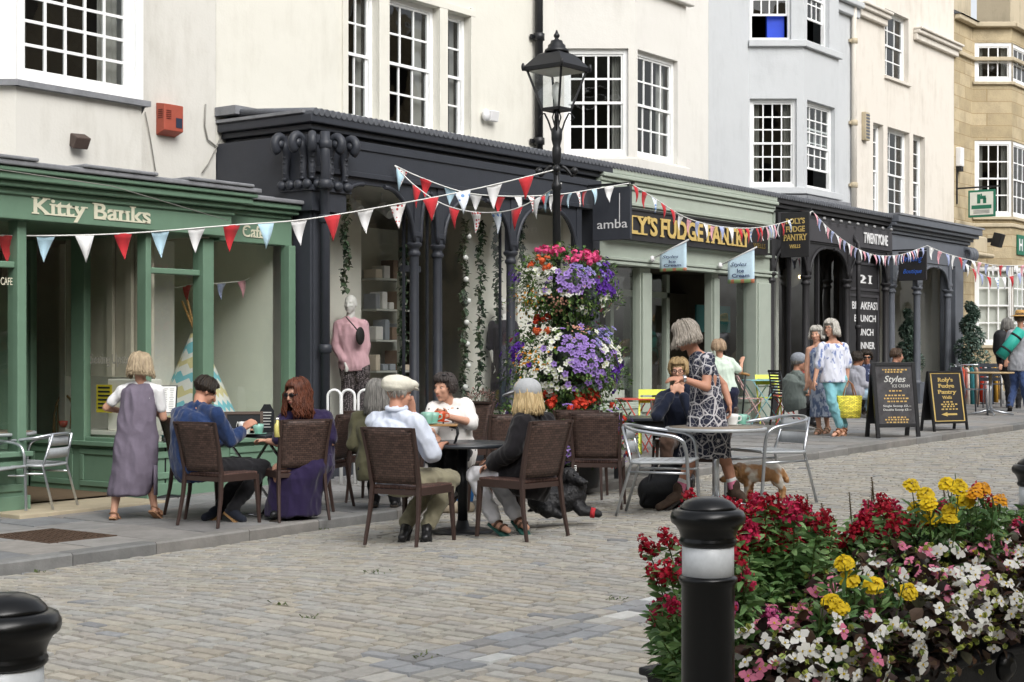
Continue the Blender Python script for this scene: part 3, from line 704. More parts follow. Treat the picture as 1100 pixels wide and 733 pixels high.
# lettering
def fl(s, y, pl_, pr, pyb, pyt, mat, par, name='lettering', **k):
    a = atY(pl_, pyb, y); b = atY(pr, pyb, y); t_ = atY(pl_, pyt, y); return letters(s, a, XU, NY, b.x-a.x, t_.z-a.z, mat, par, name, **k)
fl('Kitty Banks', 12.05, 35.5, 161.5, 235.5, 211.5, M_cream_l, fa, bold=.018, serif=True, depth=.006)
fl('Cafe', 12.24, 260, 283.5, 254.5, 241.5, M_cream_l, fa, bold=.012, serif=True, depth=.006)
a = atX(97, 394, x154-.003); b = atX(146, 394, x154-.003)
letters('Seating Upstairs', a, Vector((0, -1, 0)), (-1, 0, 0), abs(b.y-a.y), .13, mk('etched_lettering', '9a978e', .6, var=0), S, 'window_lettering', depth=.003)
fl('CAFE', GY+.02, 0.5, 13, 306, 298, M_cream_l, S, 'window_lettering')
# things in the tea room windows
def bunt(name, label, pts, cols, w, h, group=None, sag=0, mat=None, thick=.003, start=.5):
    """string of pennants from points (world); cols = cycle of materials"""
    P = [Vector(p) for p in pts]; o = thing(name, label, 'bunting', P[0], group)
    seg = [0]
    for p, q in zip(P, P[1:]): seg.append(seg[-1]+(q-p).length)
    def pos(s):
        for i in range(len(P)-1):
            if s <= seg[i+1] or i == len(P)-2: return P[i].lerp(P[i+1], (s-seg[i])/(seg[i+1]-seg[i]))
    mb = MB(); mb.tube(P, .007 if w > .1 else .004, 5); mb.build('cord', M_tape, o)
    s = w*start; i = 0
    while s+w < seg[-1]:
        a, b = pos(s), pos(s+w); d = (b-a).normalized(); n = d.cross(UP).normalized(); sw = RN.uniform(-.12, .12); tw = RN.uniform(-.10, .10)
        tip = (a+b)/2-UP*h*RN.uniform(.92, 1.05)+n*h*sw+d*h*tw
        mb = MB(); rows = 5; top = []; 
        for r in range(rows+1):
            t = r/rows; l = a.lerp(tip, t); rr = b.lerp(tip, t); bul = n*math.sin(t*3)*h*.10*(1 if sw > 0 else -1)
            top.append([l+bul, (l+rr)/2+bul*1.5+n*.012*math.sin(i*2+r), rr+bul])
        mb.add([p_ for rw in top for p_ in rw], [(3*r+c, 3*r+3+c, 3*r+4+c, 3*r+1+c) for r in range(rows) for c in range(2)], 0, True)
        mm = cols[i % len(cols)]
        f = mb.build('pennant', mm, o); so_ = f.modifiers.new('th', 'SOLIDIFY'); so_.thickness = thick
        s += w*1.0; g = gapf*w; s += g; i += 1
    return o
gapf = 1.25
M_tape = mk('white_tape', 'e4e4e0', .8, .2, var=.05)
def cloth(name, col, var=.08): return mk(name, col, .85, .15, var=var, scale=30, sheen=.2)
C_red, C_white, C_blue, C_pink, C_lil = cloth('red_cotton', 'b83238'), cloth('white_cotton', 'e6e6e6'), cloth('pale_blue_cotton', 'b4d3e2'), cloth('pink_cotton', 'e0a3ae'), cloth('lilac_blue_cotton', '9fa9cc')
C_yel, C_mag = cloth('yellow_cotton', 'e2c63a'), cloth('magenta_cotton', 'b23a62')
def dotted(name, base, dot, sc=55):
    m = bpy.data.materials.new(name); m.use_nodes = True; nt = m.node_tree; L = nt.links; p = nt.nodes['Principled BSDF']; p.inputs['Roughness'].default_value = .85
    tc = nd(nt, 'ShaderNodeTexCoord'); v = nd(nt, 'ShaderNodeTexVoronoi', Scale=sc); v.inputs['Randomness'].default_value = .35; L.new(tc.outputs['Object'], v.inputs['Vector'])
    r = nd(nt, 'ShaderNodeMath', operation='LESS_THAN'); r.inputs[1].default_value = .36; L.new(v.outputs['Distance'], r.inputs[0])
    x = nd(nt, 'ShaderNodeMix', data_type='RGBA'); mixin(x)[0].default_value = lin(base); mixin(x)[1].default_value = lin(dot); L.new(r.outputs[0], x.inputs['Factor']); L.new(mixout(nt, x), p.inputs['Base Color']); return m
C_dot = dotted('red_dot_cotton', 'e8e6e4', 'b93a3e', 26)
C_bstripe = dotted('blue_leaf_cotton', 'dfe6ee', '6f93c4', 18)
def chev(name):
    m = bpy.data.materials.new(name); m.use_nodes = True; nt = m.node_tree; L = nt.links; p = nt.nodes['Principled BSDF']; p.inputs['Roughness'].default_value = .85
    tc = nd(nt, 'ShaderNodeTexCoord'); sp = nd(nt, 'ShaderNodeSeparateXYZ'); L.new(tc.outputs['Object'], sp.inputs[0])
    ad = nd(nt, 'ShaderNodeMath', operation='ADD'); L.new(sp.outputs['X'], ad.inputs[0]); L.new(sp.outputs['Y'], ad.inputs[1])
    pp = nd(nt, 'ShaderNodeMath', operation='PINGPONG'); pp.inputs[1].default_value = .06; L.new(ad.outputs[0], pp.inputs[0])
    a2 = nd(nt, 'ShaderNodeMath', operation='ADD'); L.new(sp.outputs['Z'], a2.inputs[0]); L.new(pp.outputs[0], a2.inputs[1])
    mo = nd(nt, 'ShaderNodeMath', operation='MODULO'); mo.inputs[1].default_value = .32; L.new(a2.outputs[0], mo.inputs[0])
    dv = nd(nt, 'ShaderNodeMath', operation='DIVIDE'); dv.inputs[1].default_value = .32; L.new(mo.outputs[0], dv.inputs[0])
    cr = nd(nt, 'ShaderNodeValToRGB'); cr.color_ramp.interpolation = 'CONSTANT'; e = cr.color_ramp.elements
    e[0].color = lin('7fc4cf'); e[1].position = .25; e[1].color = lin('e6e6df')
    for ps, c in ((.5, 'd8cf9a'), (.75, 'e6e6df')): k = e.new(ps); k.color = lin(c)
    L.new(dv.outputs[0], cr.inputs[0]); L.new(cr.outputs[0], p.inputs['Base Color']); return m
q = atY(210, 470, 12.95); base = Vector((q.x, 12.95, zs+.02))
t = thing('tepee', 'childs white teepee with turquoise and yellow chevrons in the green shop window', 'tepee', base)
H = atY(207, 355, 12.95).z-base.z; mb = MB(); n = 16
rings = []
for k in range(7):
    f = k/6; rings.append([base+Vector(((.52*(1-f)+.05*f)*math.cos(2*math.pi*j/n+.3)*(1+.08*(j % 2)), (.50*(1-f)+.05*f)*math.sin(2*math.pi*j/n+.3)*(1+.08*(j % 2)), H*.97*f)) for j in range(n)])
mb.loft(rings); mb.build('cover', chev('chevron_cotton'), t)
mb = MB()
for a in (.3, 1.9, 3.4, 5.0): mb.tube([base+Vector((.5*math.cos(a), .5*math.sin(a), 0)), base+Vector((0, 0, H*.97)), base+Vector((-.17*math.cos(a), -.17*math.sin(a), H*1.28))], .014, 6)
mb.build('pole', mk('pale_cane', 'c0955c', .6), t)
bunt('window_bunting', 'small multicoloured bunting strung inside the cafe window', [atY(229, 305, 12.75), atY(262, 302, 12.85), atY(297, 282, 12.95)], [C_lil, C_pink, C_mag, C_yel, C_blue], .16, .2, 'bunting inside the green shop')
bunt('window_bunting', 'small red and yellow bunting seen behind the glass above the teepee', [atY(168, 305, 13.3), atY(190, 309, 13.3), atY(214, 304, 13.3)], [C_mag, C_red, C_yel, C_pink], .14, .2, 'bunting inside the green shop')
# Windsor chair, counter and notice inside the lobby window
M_elm = mk('elm_wood', '9a7444', .5, .4, var=.2, scale=12)
q = atX(55, 470, x154+.55); b = Vector((q.x, q.y, .12)); t = thing('windsor_chair', 'wooden hoop back Windsor chair behind the dark lobby window', 'chair', b)
mb = MB(); mb.lathe(b, [(.01, .43), (.19, .43), (.21, .45), (.21, .47), (.18, .475), (.01, .47)], 18); mb.build('seat', M_elm, t)
hp = [b+Vector((.18, .20*math.cos(a), .46+.5*math.sin(a)**.7)) for a in [math.pi*i/14 for i in range(15)]]
mb = MB(); mb.tube(hp, .014, 6); 
for i in range(2, 13, 2): mb.tube([b+Vector((.17, (hp[i]-b).y*.8, .46)), hp[i]], .007, 5)
mb.build('backrest', M_elm, t)
for sx in (-1, 1):
    for sy in (-1, 1): mb = MB(); mb.tube([b+Vector((sx*.19, sy*.18, 0)), b+Vector((sx*.12, sy*.12, .44))], [.012, .017], 6); mb.build('leg', M_elm, t)
q = atX(66, 462, x154+.3)
t = thing('cafe_counter', 'pale painted counter with a shelf inside the lobby window', 'counter', (x154+.5, 12.9, .12))
mb = MB(); mb.box(x154+.12, x154+.5, 12.45, 13.6, .70, .74); mb.build('top', M_palew, t); mb = MB(); mb.box(x154+.2, x154+.5, 12.5, 13.0, .74, 1.28); mb.box(x154+.16, x154+.46, 12.45, 13.6, .12, .695); mb.build('cabinet', M_palew, t, bevel=.01)
a = atX(103.5, 441, x154+.12); b2 = atX(120, 441, x154+.12)
t = thing('yellow_notice', 'black and yellow notice stuck on the pale counter in the lobby window', 'notice', a)
mb = MB(); mb.box(x154+.12, x154+.125, b2.y, a.y, a.z-.02, a.z+.27); mb.build('sheet', mk('yellow_print', 'd8c62c', .6), t)
mb = MB()
for i in range(6): mb.box(x154+.116, x154+.119, b2.y+.03, a.y-.03, a.z+.02+i*.042, a.z+.04+i*.042)
mb.build('print', M_blk, t)
q = atX(68, 452, x154+.3); t = thing('red_cup', 'red cup on the shelf inside the lobby window', 'cup', (q.x, q.y, .745))
mb = MB(); mb.lathe(q*1 if False else Vector((q.x, q.y, .745)), [(.03, 0), (.045, .03), (.05, .07), (.045, .07), (.038, .03)], 14); mb.build('bowl', mk('red_glaze', 'a5382c', .3), t)
# alarm box, floodlight, cables
q = atY(176, 148, FY); t = thing('alarm_box', 'red fire alarm box fixed to the beige wall between bay and canopy', 'alarm box', q)
mb = MB(); x0, x1 = XP(176.5, FY-.14), XP(197, FY-.14); z0, z1 = ZP(176, 144, FY-.14), ZP(176, 109, FY-.14)
mb.loft([[(x0, FY-.14, z0+.05), (x1, FY-.14, z0+.05), (x1, FY, z0), (x0, FY, z0)], [(x0, FY-.14, z1-.02), (x1, FY-.14, z1-.02), (x1, FY, z1), (x0, FY, z1)]], 0, False); M_al = mk('alarm_red', 'a3503f', .55, .4, var=.15, scale=12)
fixn(mb.build('case', M_al, t, bevel=.008))
mb = MB()
for i in range(5): mb.box(x0-.004, x0+.001, FY-.115, FY-.04, z1-.09-i*.022, z1-.08-i*.022)
for i in range(5): mb.box(x0+.03, x0+.10, FY-.144, FY-.139, z1-.10-i*.022, z1-.09-i*.022)
mb.build('louvre', mk('alarm_dark', '5d1f14', .6), t); mb = MB(); mb.box(x1-.11, x1-.02, FY-.1445, FY-.1405, z0+.09, z0+.2); mb.build('badge', mk('badge_blue', '2d3446', .5), t)
q = atY(85, 152, YB-.06); t = thing('floodlight', 'small rusty brown floodlight on the beige wall above the green cornice', 'floodlight', q)
mb = MB(); mb.obox(q, (.075, -.02, 0), (.015, .07, .03), (0, -.03, .055)); mb.build('housing', mk('brown_metal', '4a3d37', .6, var=.3), t, bevel=.01); mb = MB(); mb.box(q.x-.02, q.x+.02, q.y, YB, q.z-.02, q.z+.02); mb.build('bracket', M_ironb, t)
t = thing('wall_cable', 'thin grey cables drooping down the beige wall beside the canopy end', 'cable', atY(222, 112, FY))
mb = MB(); mb.tube([atY(*p, FY-.02) for p in ((248, 125), (240, 140), (232, 160), (224, 176), (217, 186))], .008, 5); mb.tube([atY(*p, FY-.02) for p in ((221, 112), (220, 135), (223, 150), (232, 157), (247, 160))], .010, 5); mb.tube([atY(*p, FY-.02) for p in ((156, 120), (161, 145), (165, 170), (167, 184))], .006, 5)
mb.build('cable_run', mk('grey_cable', '8c8a84', .7), t)
# ---------------- shared iron columns
def column(par, x, y, z0, z1, mat, cap=2.86, r=.062, name='column'):
    mb = MB(); mb.box(x-r*1.5, x+r*1.5, y-r*1.5, y+r*1.5, z0, z0+.42)
    mb.lathe((x, y, z0+.42), [(r*1.3, 0), (r*1.3, .04), (r, .07), (r*.92, cap-z0-.62), (r*.95, cap-z0-.56), (r*1.25, cap-z0-.54), (r*1.25, cap-z0-.51), (r, cap-z0-.49), (r*1.0, cap-z0-.46), (r*1.5, cap-z0-.43), (r*1.6, cap-z0-.40), (r*1.1, cap-z0-.38)], 12)
    mb.box(x-r*.95, x+r*.95, y-r*.9, y+r*.9, cap+.02, z1); mb.box(x-r*1.15, x+r*1.15, y-r*1.1, y-r*.9, cap+.10, cap+.16)
    return mb.build(name, mat, par, bevel=.006)
def arch(par, x0, x1, y, zsp, ztop, mat, rad=.5, th=.07, name='arch'):
    """plate filling the corners over a round-shouldered opening, with a raised bead along the curve"""
    mb = MB(); rad = min(rad, (x1-x0)/2-.01); hz = ztop-zsp; n = 10
    for side in (0, 1):
        pts = [Vector(((x0 if side == 0 else x1), y, zsp))]
        for i in range(n+1):
            a = math.pi/2*i/n; dx = rad*(1-math.cos(a)); z = zsp+(hz-.07)*math.sin(a); pts.append(Vector(((x0+dx) if side == 0 else (x1-dx), y, z)))
        pts.append(Vector(((x0+rad) if side == 0 else (x1-rad), y, ztop))); pts.append(Vector(((x0 if side == 0 else x1), y, ztop)))
        mb.poly(pts, (0, 1, 0), th*.6)
        cv = [p+Vector((0, -.012, 0)) for p in pts[1:n+2]]; mb.tube(cv, .028, 6)
    if x1-x0 > 2*rad+.02: mb.box(x0+rad, x1-rad, y+.001, y+th*.55, ztop-.07, ztop)
    return fixn(mb.build(name, mat, par))
def roll_edge(par, x0, x1, y, z, mat, sp=.092):
    mb = MB(); n = int((x1-x0)/sp)
    for i in range(n):
        x = x0+(i+.5)*(x1-x0)/n
        mb.tube([(x, y, z), (x, FY-.02, z+.12)], sp*.46, 8)
    mb.box(x0, x1, y+.03, FY-.02, z-.04, z+.0)
    return mb.build('roll_lead_roof', mat, par)
M_rolls = mk('canopy_lead', '62656b', .6, .35, metal=.1, var=.3, scale=9, bump=.3)
# ---------------- boutique (charcoal, iron)
S = B2; AY = 12.0
ax0 = 12.56; px0 = XP(335, AY); px1 = XP(356, AY); bx0 = XP(329, AY-.1)-.27; xA = [XP(334, AY), XP(445, AY+.06), XP(470, AY+.06), XP(548.5, AY+.06), XP(619, AY+.06), XP(640, AY)]
gA = zp(15); zfA = 3.58
mb = MB()
cornice(mb, px0+.13, xA[5]+.28, AY+.14, FY, [(4.00, 4.06, .02), (4.06, 4.13, .09), (4.13, EDGE-.03, .155)])
mb.build('cornice', M_char, S, bevel=.012)
xe0 = XP(336, 11.96)-.02
mb = MB(); mb.box(xe0, xe0+.05, AY+.10, FY, EDGE-.02, EDGE+.015); mb.box(xe0-.02, xA[5]+.3, FY-.35, FY-.01, EDGE+.06, EDGE+.16); mb.build('lead_flashing', M_lead, S)
roll_edge(S, xe0+.04, xA[5]+.32, AY-.03, EDGE-.01, M_rolls)
mb = MB(); mb.box(px0, xA[5]+.12, AY, AY+.14, zfA, 3.998); mb.box(px0-.03, px0+.2, AY+.15, FY+.02, 3.2, 3.998)
mb.box(px0, xA[5]+.12, AY-.03, AY-.002, zfA, zfA+.06); mb.box(px0, xA[5]+.12, AY-.02, AY-.002, 3.9, 3.997); mb.build('fascia', M_char, S, bevel=.006)
mb = MB(); mb.box(px0, px1, AY+.02, AY+.30, .05, zfA); mb.box(px0+.03, px0+.13, AY-.0, AY+.018, .5, 3.3); mb.box(px1-.13, px1-.03, AY-.0, AY+.018, .5, 3.3); mb.box(px0-.03, px1+.02, AY-.03, AY+.31, .05, .45)
mb.box(xA[5]-.07, xA[5]+.11, AY+.0, AY+.3, .1, zfA); mb.build('pier', M_char2, S, bevel=.01)
for x in xA[1:5]: column(S, x, AY+.06, gA-.03, zfA, M_char)
pr = px1
for a, b in ((pr, xA[1]-.06), (xA[2]+.06, xA[3]-.06), (xA[3]+.06, xA[4]-.06)): arch(S, a, b, AY+.02, 2.9, zfA, M_char, .55)
arch(S, xA[1]+.06, xA[2]-.06, AY+.02, 2.9, zfA, M_char, .2)
# scroll console with rainwater pipe
mb = MB(); cz = 4.0
def scroll(o, out, z0):
    pts = []
    for i in range(22):
        t_ = i/21
        if t_ < .45: a = -1.2+t_/.45*4.4; pts.append(o+out*(.15+.08*math.cos(a))+UP*(z0-.12+.09*math.sin(a)))
        else: u = (t_-.45)/.55; pts.append(o+out*(.10-.10*u-.03*math.sin(u*6))+UP*(z0-.11-.44*u))
    mb.tube(pts, [.05]*10+[.056-.002*i for i in range(12)], 8); mb.ell(o+out*.15+UP*(z0-.115), .055, .055, .055)
    for i in range(5): mb.ell(o+out*(.07+.0*i)+UP*(z0-.26-.06*i), .03, .03, .022)
for y in (AY+.06, AY+.33): scroll(Vector((px0-.02, y, 0)), Vector((-1, 0, 0)), cz)
for x in (px0+.22, px0+.46): scroll(Vector((x, AY-.02, 0)), Vector((0, -1, 0)), cz)
scroll(Vector((px0-.0, AY-.0, 0)), Vector((-.7, -.7, 0)), cz)
mb.box(px0-.09, px0+.56, AY-.09, AY+.42, cz-.64, cz-.58)
for i in range(4): mb.ell((px0+.0+i*.16, AY-.10, cz-.57), .07, .05, .055); mb.ell((px0-.10, AY-.02+i*.13, cz-.57), .05, .06, .055)
mb.box(px0-.06, px0+.50, AY-.06, AY+.36, cz-.86, cz-.642); mb.build('console_bracket', M_char, S)
t = thing('rainwater_pipe', 'charcoal cranked rainwater pipe running down the iron pier of the boutique', 'drainpipe', (ax0+.3, AY-.16, .1), 'drainpipes on the terrace')
X0 = px0-.02
mb = MB(); mb.tube([(X0, AY-.22, 4.0), (X0, AY-.22, 3.72), (X0+.02, AY-.21, 3.6), (X0+.02, AY-.2, 3.42), (X0+.09, AY-.12, 3.24), (X0+.13, AY-.1, 3.08), (X0+.13, AY-.1, .2)], .055, 10)
mb.build('pipe', M_char, t); mb = MB()
for z in (3.86, 3.42, 3.05, 1.6): mb.lathe((X0+(.13 if z < 3.2 else 0.01), AY-(.1 if z < 3.2 else .215), z-.05), [(.058, 0), (.075, .01), (.075, .09), (.058, .1)], 12)
mb.build('collar', M_char, t)
# glazing, door, interior
mb = MB(); gy = AY+.28
gl(mb, pr, xA[1], gy, .6, zfA); gl(mb, xA[2], xA[4], gy, .5, zfA); mb.build('shop_window_pane', M_shopglass, S)
mb = MB(); mb.box(pr, xA[1]+.02, AY+.1, gy+.1, .08, .55); mb.box(xA[2], xA[5], AY+.1, gy+.1, .08, .5)
for x in (xA[1], xA[2], xA[3]): mb.box(x+.05, x+.075, gy-.02, gy+.02, .1, zfA)
mb.box(xA[1]+.05, xA[2]-.05, gy, gy+.06, 2.55, 2.63); mb.build('window_frame', M_char2, S, bevel=.008)
mb = MB(); mb.box(xA[1]+.28, xA[2]-.05, gy+.25, gy+.3, .16, 2.55); mb.build('door', mk('grey_green_door', '9a9e90', .6, var=.08), S, bevel=.01)
room(S, ax0+.25, xA[5], gy+.02, 17.0, .14, zfA+.02, [M_palew, M_palew, M_floor, M_palew])
mb = MB(); mb.box(xA[0]+.95, xA[0]+1.02, gy+.45, 15.5, .14, zfA); mb.box(xA[0]+.4, xA[0]+.95, gy+1.5, gy+1.56, .14, zfA); mb.box(XP(351, 13.1), XP(388, 13.1), 13.1, 13.14, .14, zfA-.1); mb.box(XP(500, gy+.45), XP(546, gy+.45), gy+.45, gy+.49, .14, zfA-.05); mb.box(XP(556, gy+.45), XP(640, gy+.45), gy+.45, gy+.49, .14, zfA-.05); mb.build('shop_screen', M_palew, S)
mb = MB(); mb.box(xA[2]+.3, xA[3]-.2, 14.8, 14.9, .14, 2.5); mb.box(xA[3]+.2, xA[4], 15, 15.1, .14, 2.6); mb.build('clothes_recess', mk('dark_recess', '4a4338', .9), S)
sx0_, sx1_ = XP(398, 13.3), XP(438, 13.3)
mb = MB(); mb.box(sx0_-.02, sx1_+.1, 13.55, 13.6, .14, 3.2)
for k in range(6): mb.box(sx0_, sx1_, 13.2, 13.54, .5+k*.40, .525+k*.40)
ds = mb.build('display_shelf', mk('pale_shelf', 'b4b6ae', .6), S)
gm = [mk('stock_'+c, c, .8, .2) for c in ('8a8f94', '4d5560', 'c7bba8', '7c6a5c', 'd5d3cd')]
for k in range(6):
    x = sx0_+.03
    while x < sx1_-.12:
        w2 = RN.uniform(.07, .15); mb = MB(); mb.box(x, x+w2, 13.23, 13.45, .526+k*.40, .526+k*.40+RN.uniform(.06, .27)); mb.build('folded_stock', RN.choice(gm), ds, bevel=.01); x += w2+RN.uniform(.02, .08)
for (px, py, yy) in ((376, 219, 12.9), (410, 222, 12.9), (585, 236, 12.9), (598, 238, 12.9)):
    q = atY(px, py, yy); t = thing('spotlight', 'white spotlight on the ceiling behind the arched boutique glass', 'spotlight', q, 'boutique spotlights'); mb = MB(); mb.tube([q, q+Vector((.0, -.16, -.10))], [.075, .075], 12); mb.build('head', M_white_l, t); mb = MB(); mb.tube([q, (q.x, q.y, zfA)], .012, 6); mb.build('stem', M_white_l, t)
# hanging board at right angles to the front
def hang_board(name, label, pxl, pxr, pyt, pyb, X, mat, group, th=.05):
    """board hung square to the facade (faces -X) spanning pixel columns on plane X"""
    a, b = atX(pxl, pyb, X), atX(pxr, pyb, X); t_ = atX(pxl, pyt, X)
    o = thing(name, label, 'sign', ((X, (a.y+b.y)/2, t_.z)), group); mb = MB(); mb.box(X, X+th, b.y, a.y, a.z, t_.z); bd = mb.build('board', mat, o, bevel=.006)
    return o, bd, a.y, b.y, a.z, t_.z
XW = Vector((0, -1, 0))
Xs = XP(636.5, 11.9); o, bd, ya, yb, z0, z1 = hang_board('hanging_sign', 'charcoal hanging board reading amba beside the fudge shop fascia', 636.5, 677, 203, 259, Xs, M_char2, 'hanging signs of the terrace')
W_ = ya-yb; letters('amba', (Xs, ya-.13*W_, z0+.22*(z1-z0)), XW, (-1, 0, 0), W_*.80, (z1-z0)*.17, M_white_l, bd, depth=.004, kx=.5)
mb = MB(); mb.box(Xs-.006, Xs-.001, ya-.73*W_+.0, ya-.715*W_, z0+.24*(z1-z0), z1-.12*(z1-z0)); mb.build('logo_stroke', M_white_l, bd)
mb = MB(); mb.box(Xs+.01, Xs+.04, yb-.05, FY, z1+.03, z1+.06); mb.tube([(Xs+.025, yb+.05, z1), (Xs+.025, yb+.05, z1+.05)], .012, 6); mb.build('hanger_bar', M_ironb, o)
# ---------------- fudge shop (sage)
S = B3; PY = 12.02; x0, x1 = xA[5]+.13, XP(834, PY); zb0, zb1 = 2.84, 3.19
mb = MB(); mb.box(x0, x1, PY+.02, PY+.2, zb0, 4.02)
for (z, p) in ((zb0+.0, .035), (zb0+.06, .05), (zb1-.02, .04)): mb.box(x0, x1+.02, PY+.02-p, PY+.018, z, z+.045)
panel(mb, x0+.05, x1-.05, PY+.02, 3.72, 4.0, .05, .03); fa = mb.build('fascia', M_sage, S, bevel=.008)
mb = MB(); cornice(mb, x0+.05, x1-.06, PY+.02, FY-.1, [(4.02, 4.08, .03), (4.08, 4.14, .07), (4.14, EDGE-.04, .05)], False); mb.build('cornice', M_sage, S, bevel=.012)
roll_edge(S, x0+.2, x1+.05, AY-.03, EDGE-.01, M_rolls)
sx0, sx1 = XP(655, PY-.08), XP(825, PY-.08); mb = MB(); mb.box(sx0, sx1, PY-.085, PY+.015, 3.20, 3.67); sb = mb.build('sign_board', M_blk, S, bevel=.008)
mb = MB(); mb.box(sx0, sx1, PY-.115, PY-.087, 3.20, 3.235); mb.box(sx0, sx1, PY-.105, PY-.087, 3.64, 3.67); mb.build('board_trim', M_blk, sb)
t1 = atY(648, 250, PY-.09); xe = XP(804.5, PY-.09)
for s_, a_, b_ in (("ROLY'S", 650, 705.5), ('FUDGE', 709.5, 754.5), ('PANTRY', 758.5, 804.5)): letters(s_, (XP(a_, PY-.09), PY-.088, 3.29), XU, NY, XP(b_, PY-.09)-XP(a_, PY-.09), .285, M_gold, sb, bold=.028, serif=True, depth=.014)
fl('WELLS', PY-.088, 809, 822, 266, 261, mk('old_gold', '7d6a36', .5), sb, serif=True)
PG = PY+.22
posts = [(XP(641, PY), XP(645.5, PY)), (XP(683, PG), XP(694, PG)), (XP(760, PG), XP(767, PG)), (XP(805, PG), XP(811, PG)), (XP(811.5, PY+.05), XP(828.5, PY+.05))]
gF = zp(21); mb = MB()
for a, b in posts[:4]: mb.box(a, b, PY+.14, PG+.06, gF-.05, zb0); mb.box(a+.02, b-.02, PY+.10, PY+.138, gF+.3, zb0-.08)
a, b = posts[4]; mb.box(a, b, PY+.03, PG+.06, .3, zb0); mb.box(a+.04, b-.04, PY+.005, PY+.028, 1.0, zb0-.1); mb.box(a-.03, b+.03, PY-.02, PG, .3, .75); mb.build('pilaster', M_sage, S, bevel=.01)
mb = MB()
for a, b in ((posts[0][1], posts[1][0]), (posts[2][1], posts[3][0])): mb.box(a, b, PY+.12, PG+.08, .2, .82); panel(mb, a+.06, b-.06, PY+.12, .42, .78, .05)
mb.build('stall_riser', M_sage, S, bevel=.008)
mb = MB()
for a, b in ((posts[0][1], posts[1][0]), (posts[2][1], posts[3][0])): gl(mb, a, b, PG, .82, zb0)
gl(mb, posts[1][1]+.1, posts[2][0]-.05, PG+.75, .4, zb0); mb.build('shop_window_pane', M_reflglass, S)
mb = MB(); mb.box(posts[1][1]+.1, posts[1][1]+.2, PG+.7, PG+.8, .3, zb0); mb.box(posts[2][0]-.1, posts[2][0], PG+.7, PG+.8, .3, zb0); mb.box(posts[1][1], posts[2][0], PG+.7, PG+.8, 2.45, 2.55); mb.build('door_frame', M_sage, S, bevel=.008)
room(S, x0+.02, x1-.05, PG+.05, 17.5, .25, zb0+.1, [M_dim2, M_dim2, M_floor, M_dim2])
mb = MB(); mb.box(posts[1][1]+.5, posts[2][0]+.6, PG+1.9, PG+2.3, .25, 1.2); mb.box(posts[2][1]+.1, posts[3][0]+.5, PG+1.5, PG+1.55, .25, 2.6); mb.build('shop_counter', M_dim2, S)
mb = MB(); mb.box(posts[2][1]+.05, posts[3][0]-.02, PG+.35, PG+.38, 1.9, 2.35); mb.build('blind', mk('teal_blind', '1f4a48', .8), S)
mb = MB(); mb.box(posts[0][1], posts[1][0]-.1, 12.85, 12.9, .25, zb0); mb.build('partition', mk('reflected_stone', '6d6250', .9, var=.3), S)  # stone reflection of the left pane, put into this board's brown colour
mb = MB(); mb.box(posts[2][1], posts[3][0]+.1, PG+.42, PG+.6, .85, 1.02); mb.box(posts[0][1]+.2, posts[1][0], PG+.2, PG+.7, .85, 1.0); mb.build('window_shelf', M_palew, S)
# ---------------- restaurant (black arches)
S = B4; x0r = x1+.03; x1r = XP(958, AY); zfR = 3.52
mb = MB(); cornice(mb, x0r, x1r-.02, AY+.14, FY-.1, [(4.00, 4.06, .02), (4.06, 4.13, .08), (4.13, EDGE-.03, .13)], False); mb.build('cornice', M_blk, S, bevel=.01)
roll_edge(S, x0r+.02, x1r, AY-.03, EDGE-.01, M_rolls)
M_darkg = mk('dark_grey_board', '424144', .6, .3, var=.1)
mb = MB(); mb.box(x0r, x1r, AY, AY+.14, zfR, 3.995); fa = mb.build('fascia', M_blk, S); mb = MB(); sx = XP(868, AY); mb.box(sx, x1r-.05, AY-.03, AY-.003, zfR+.03, 3.93); fb = mb.build('sign_board', M_darkg, S, bevel=.006)
fl('TWENTYONE', AY-.03, 927, 952.5, 261, 249.5, M_white_l, fb, depth=.02, bold=.012, kx=.7)
mb = MB()
for i in range(9): xx = XP(880+i*9, AY); mb.ell((xx, AY-.10, 3.965), .05, .03, .03)
mb.build('downlight', mk('chrome_lamp', '8b8b8b', .4), fb)
cR = [XP(831, AY), XP(869, AY), XP(913, AY), XP(954.5, AY)]; gR = zp(26)
for x in cR: column(S, x, AY+.06, gR-.03, zfR, M_blk, 2.9, .068)
for a, b in zip(cR, cR[1:]): arch(S, a+.065, b-.065, AY+.02, 2.95, zfR, M_blk, .62)
mb = MB(); mb.box(cR[2]+.06, cR[3]-.06, AY+.16, AY+.24, .3, zfR); dr = mb.build('door', M_blk, S)
mb = MB(); panel(mb, cR[2]+.14, cR[3]-.14, AY+.16, .75, 2.68, .05, .02); panel(mb, cR[2]+.11, cR[3]-.11, AY+.16, 2.75, 3.3, .05, .02); mb.build('panel_moulding', M_darkg, dr, bevel=.006)
for s, a, b, yb, yt in (('21', 922.3, 935.5, 304, 295), ('BREAKFAST', 915.2, 943.6, 332, 323.5), ('BRUNCH', 917.5, 940.5, 345.5, 338), ('LUNCH', 919.5, 938, 360.5, 353), ('DINNER', 919.5, 939.5, 375, 367.5)):
    fl(s, AY+.158, a, b, yb, yt, M_white_l, dr, bold=.02, serif=(s == '21'), depth=.004)
mb = MB(); gl(mb, cR[0], cR[2], AY+.26, .9, zfR); mb.build('shop_window_pane', M_reflglass, S)
mb = MB(); mb.box(cR[0], cR[2], AY+.16, AY+.32, .3, .9); mb.build('stall_riser', mk('pale_grey_riser', 'a9aaa6', .7), S, bevel=.01)
mb = MB()
for f in (.35, .72): xx = cR[0]+(cR[2]-cR[0])*f; mb.box(xx-.03, xx+.03, AY+.22, AY+.28, .9, zfR)
mb.build('window_frame', M_blk, S)
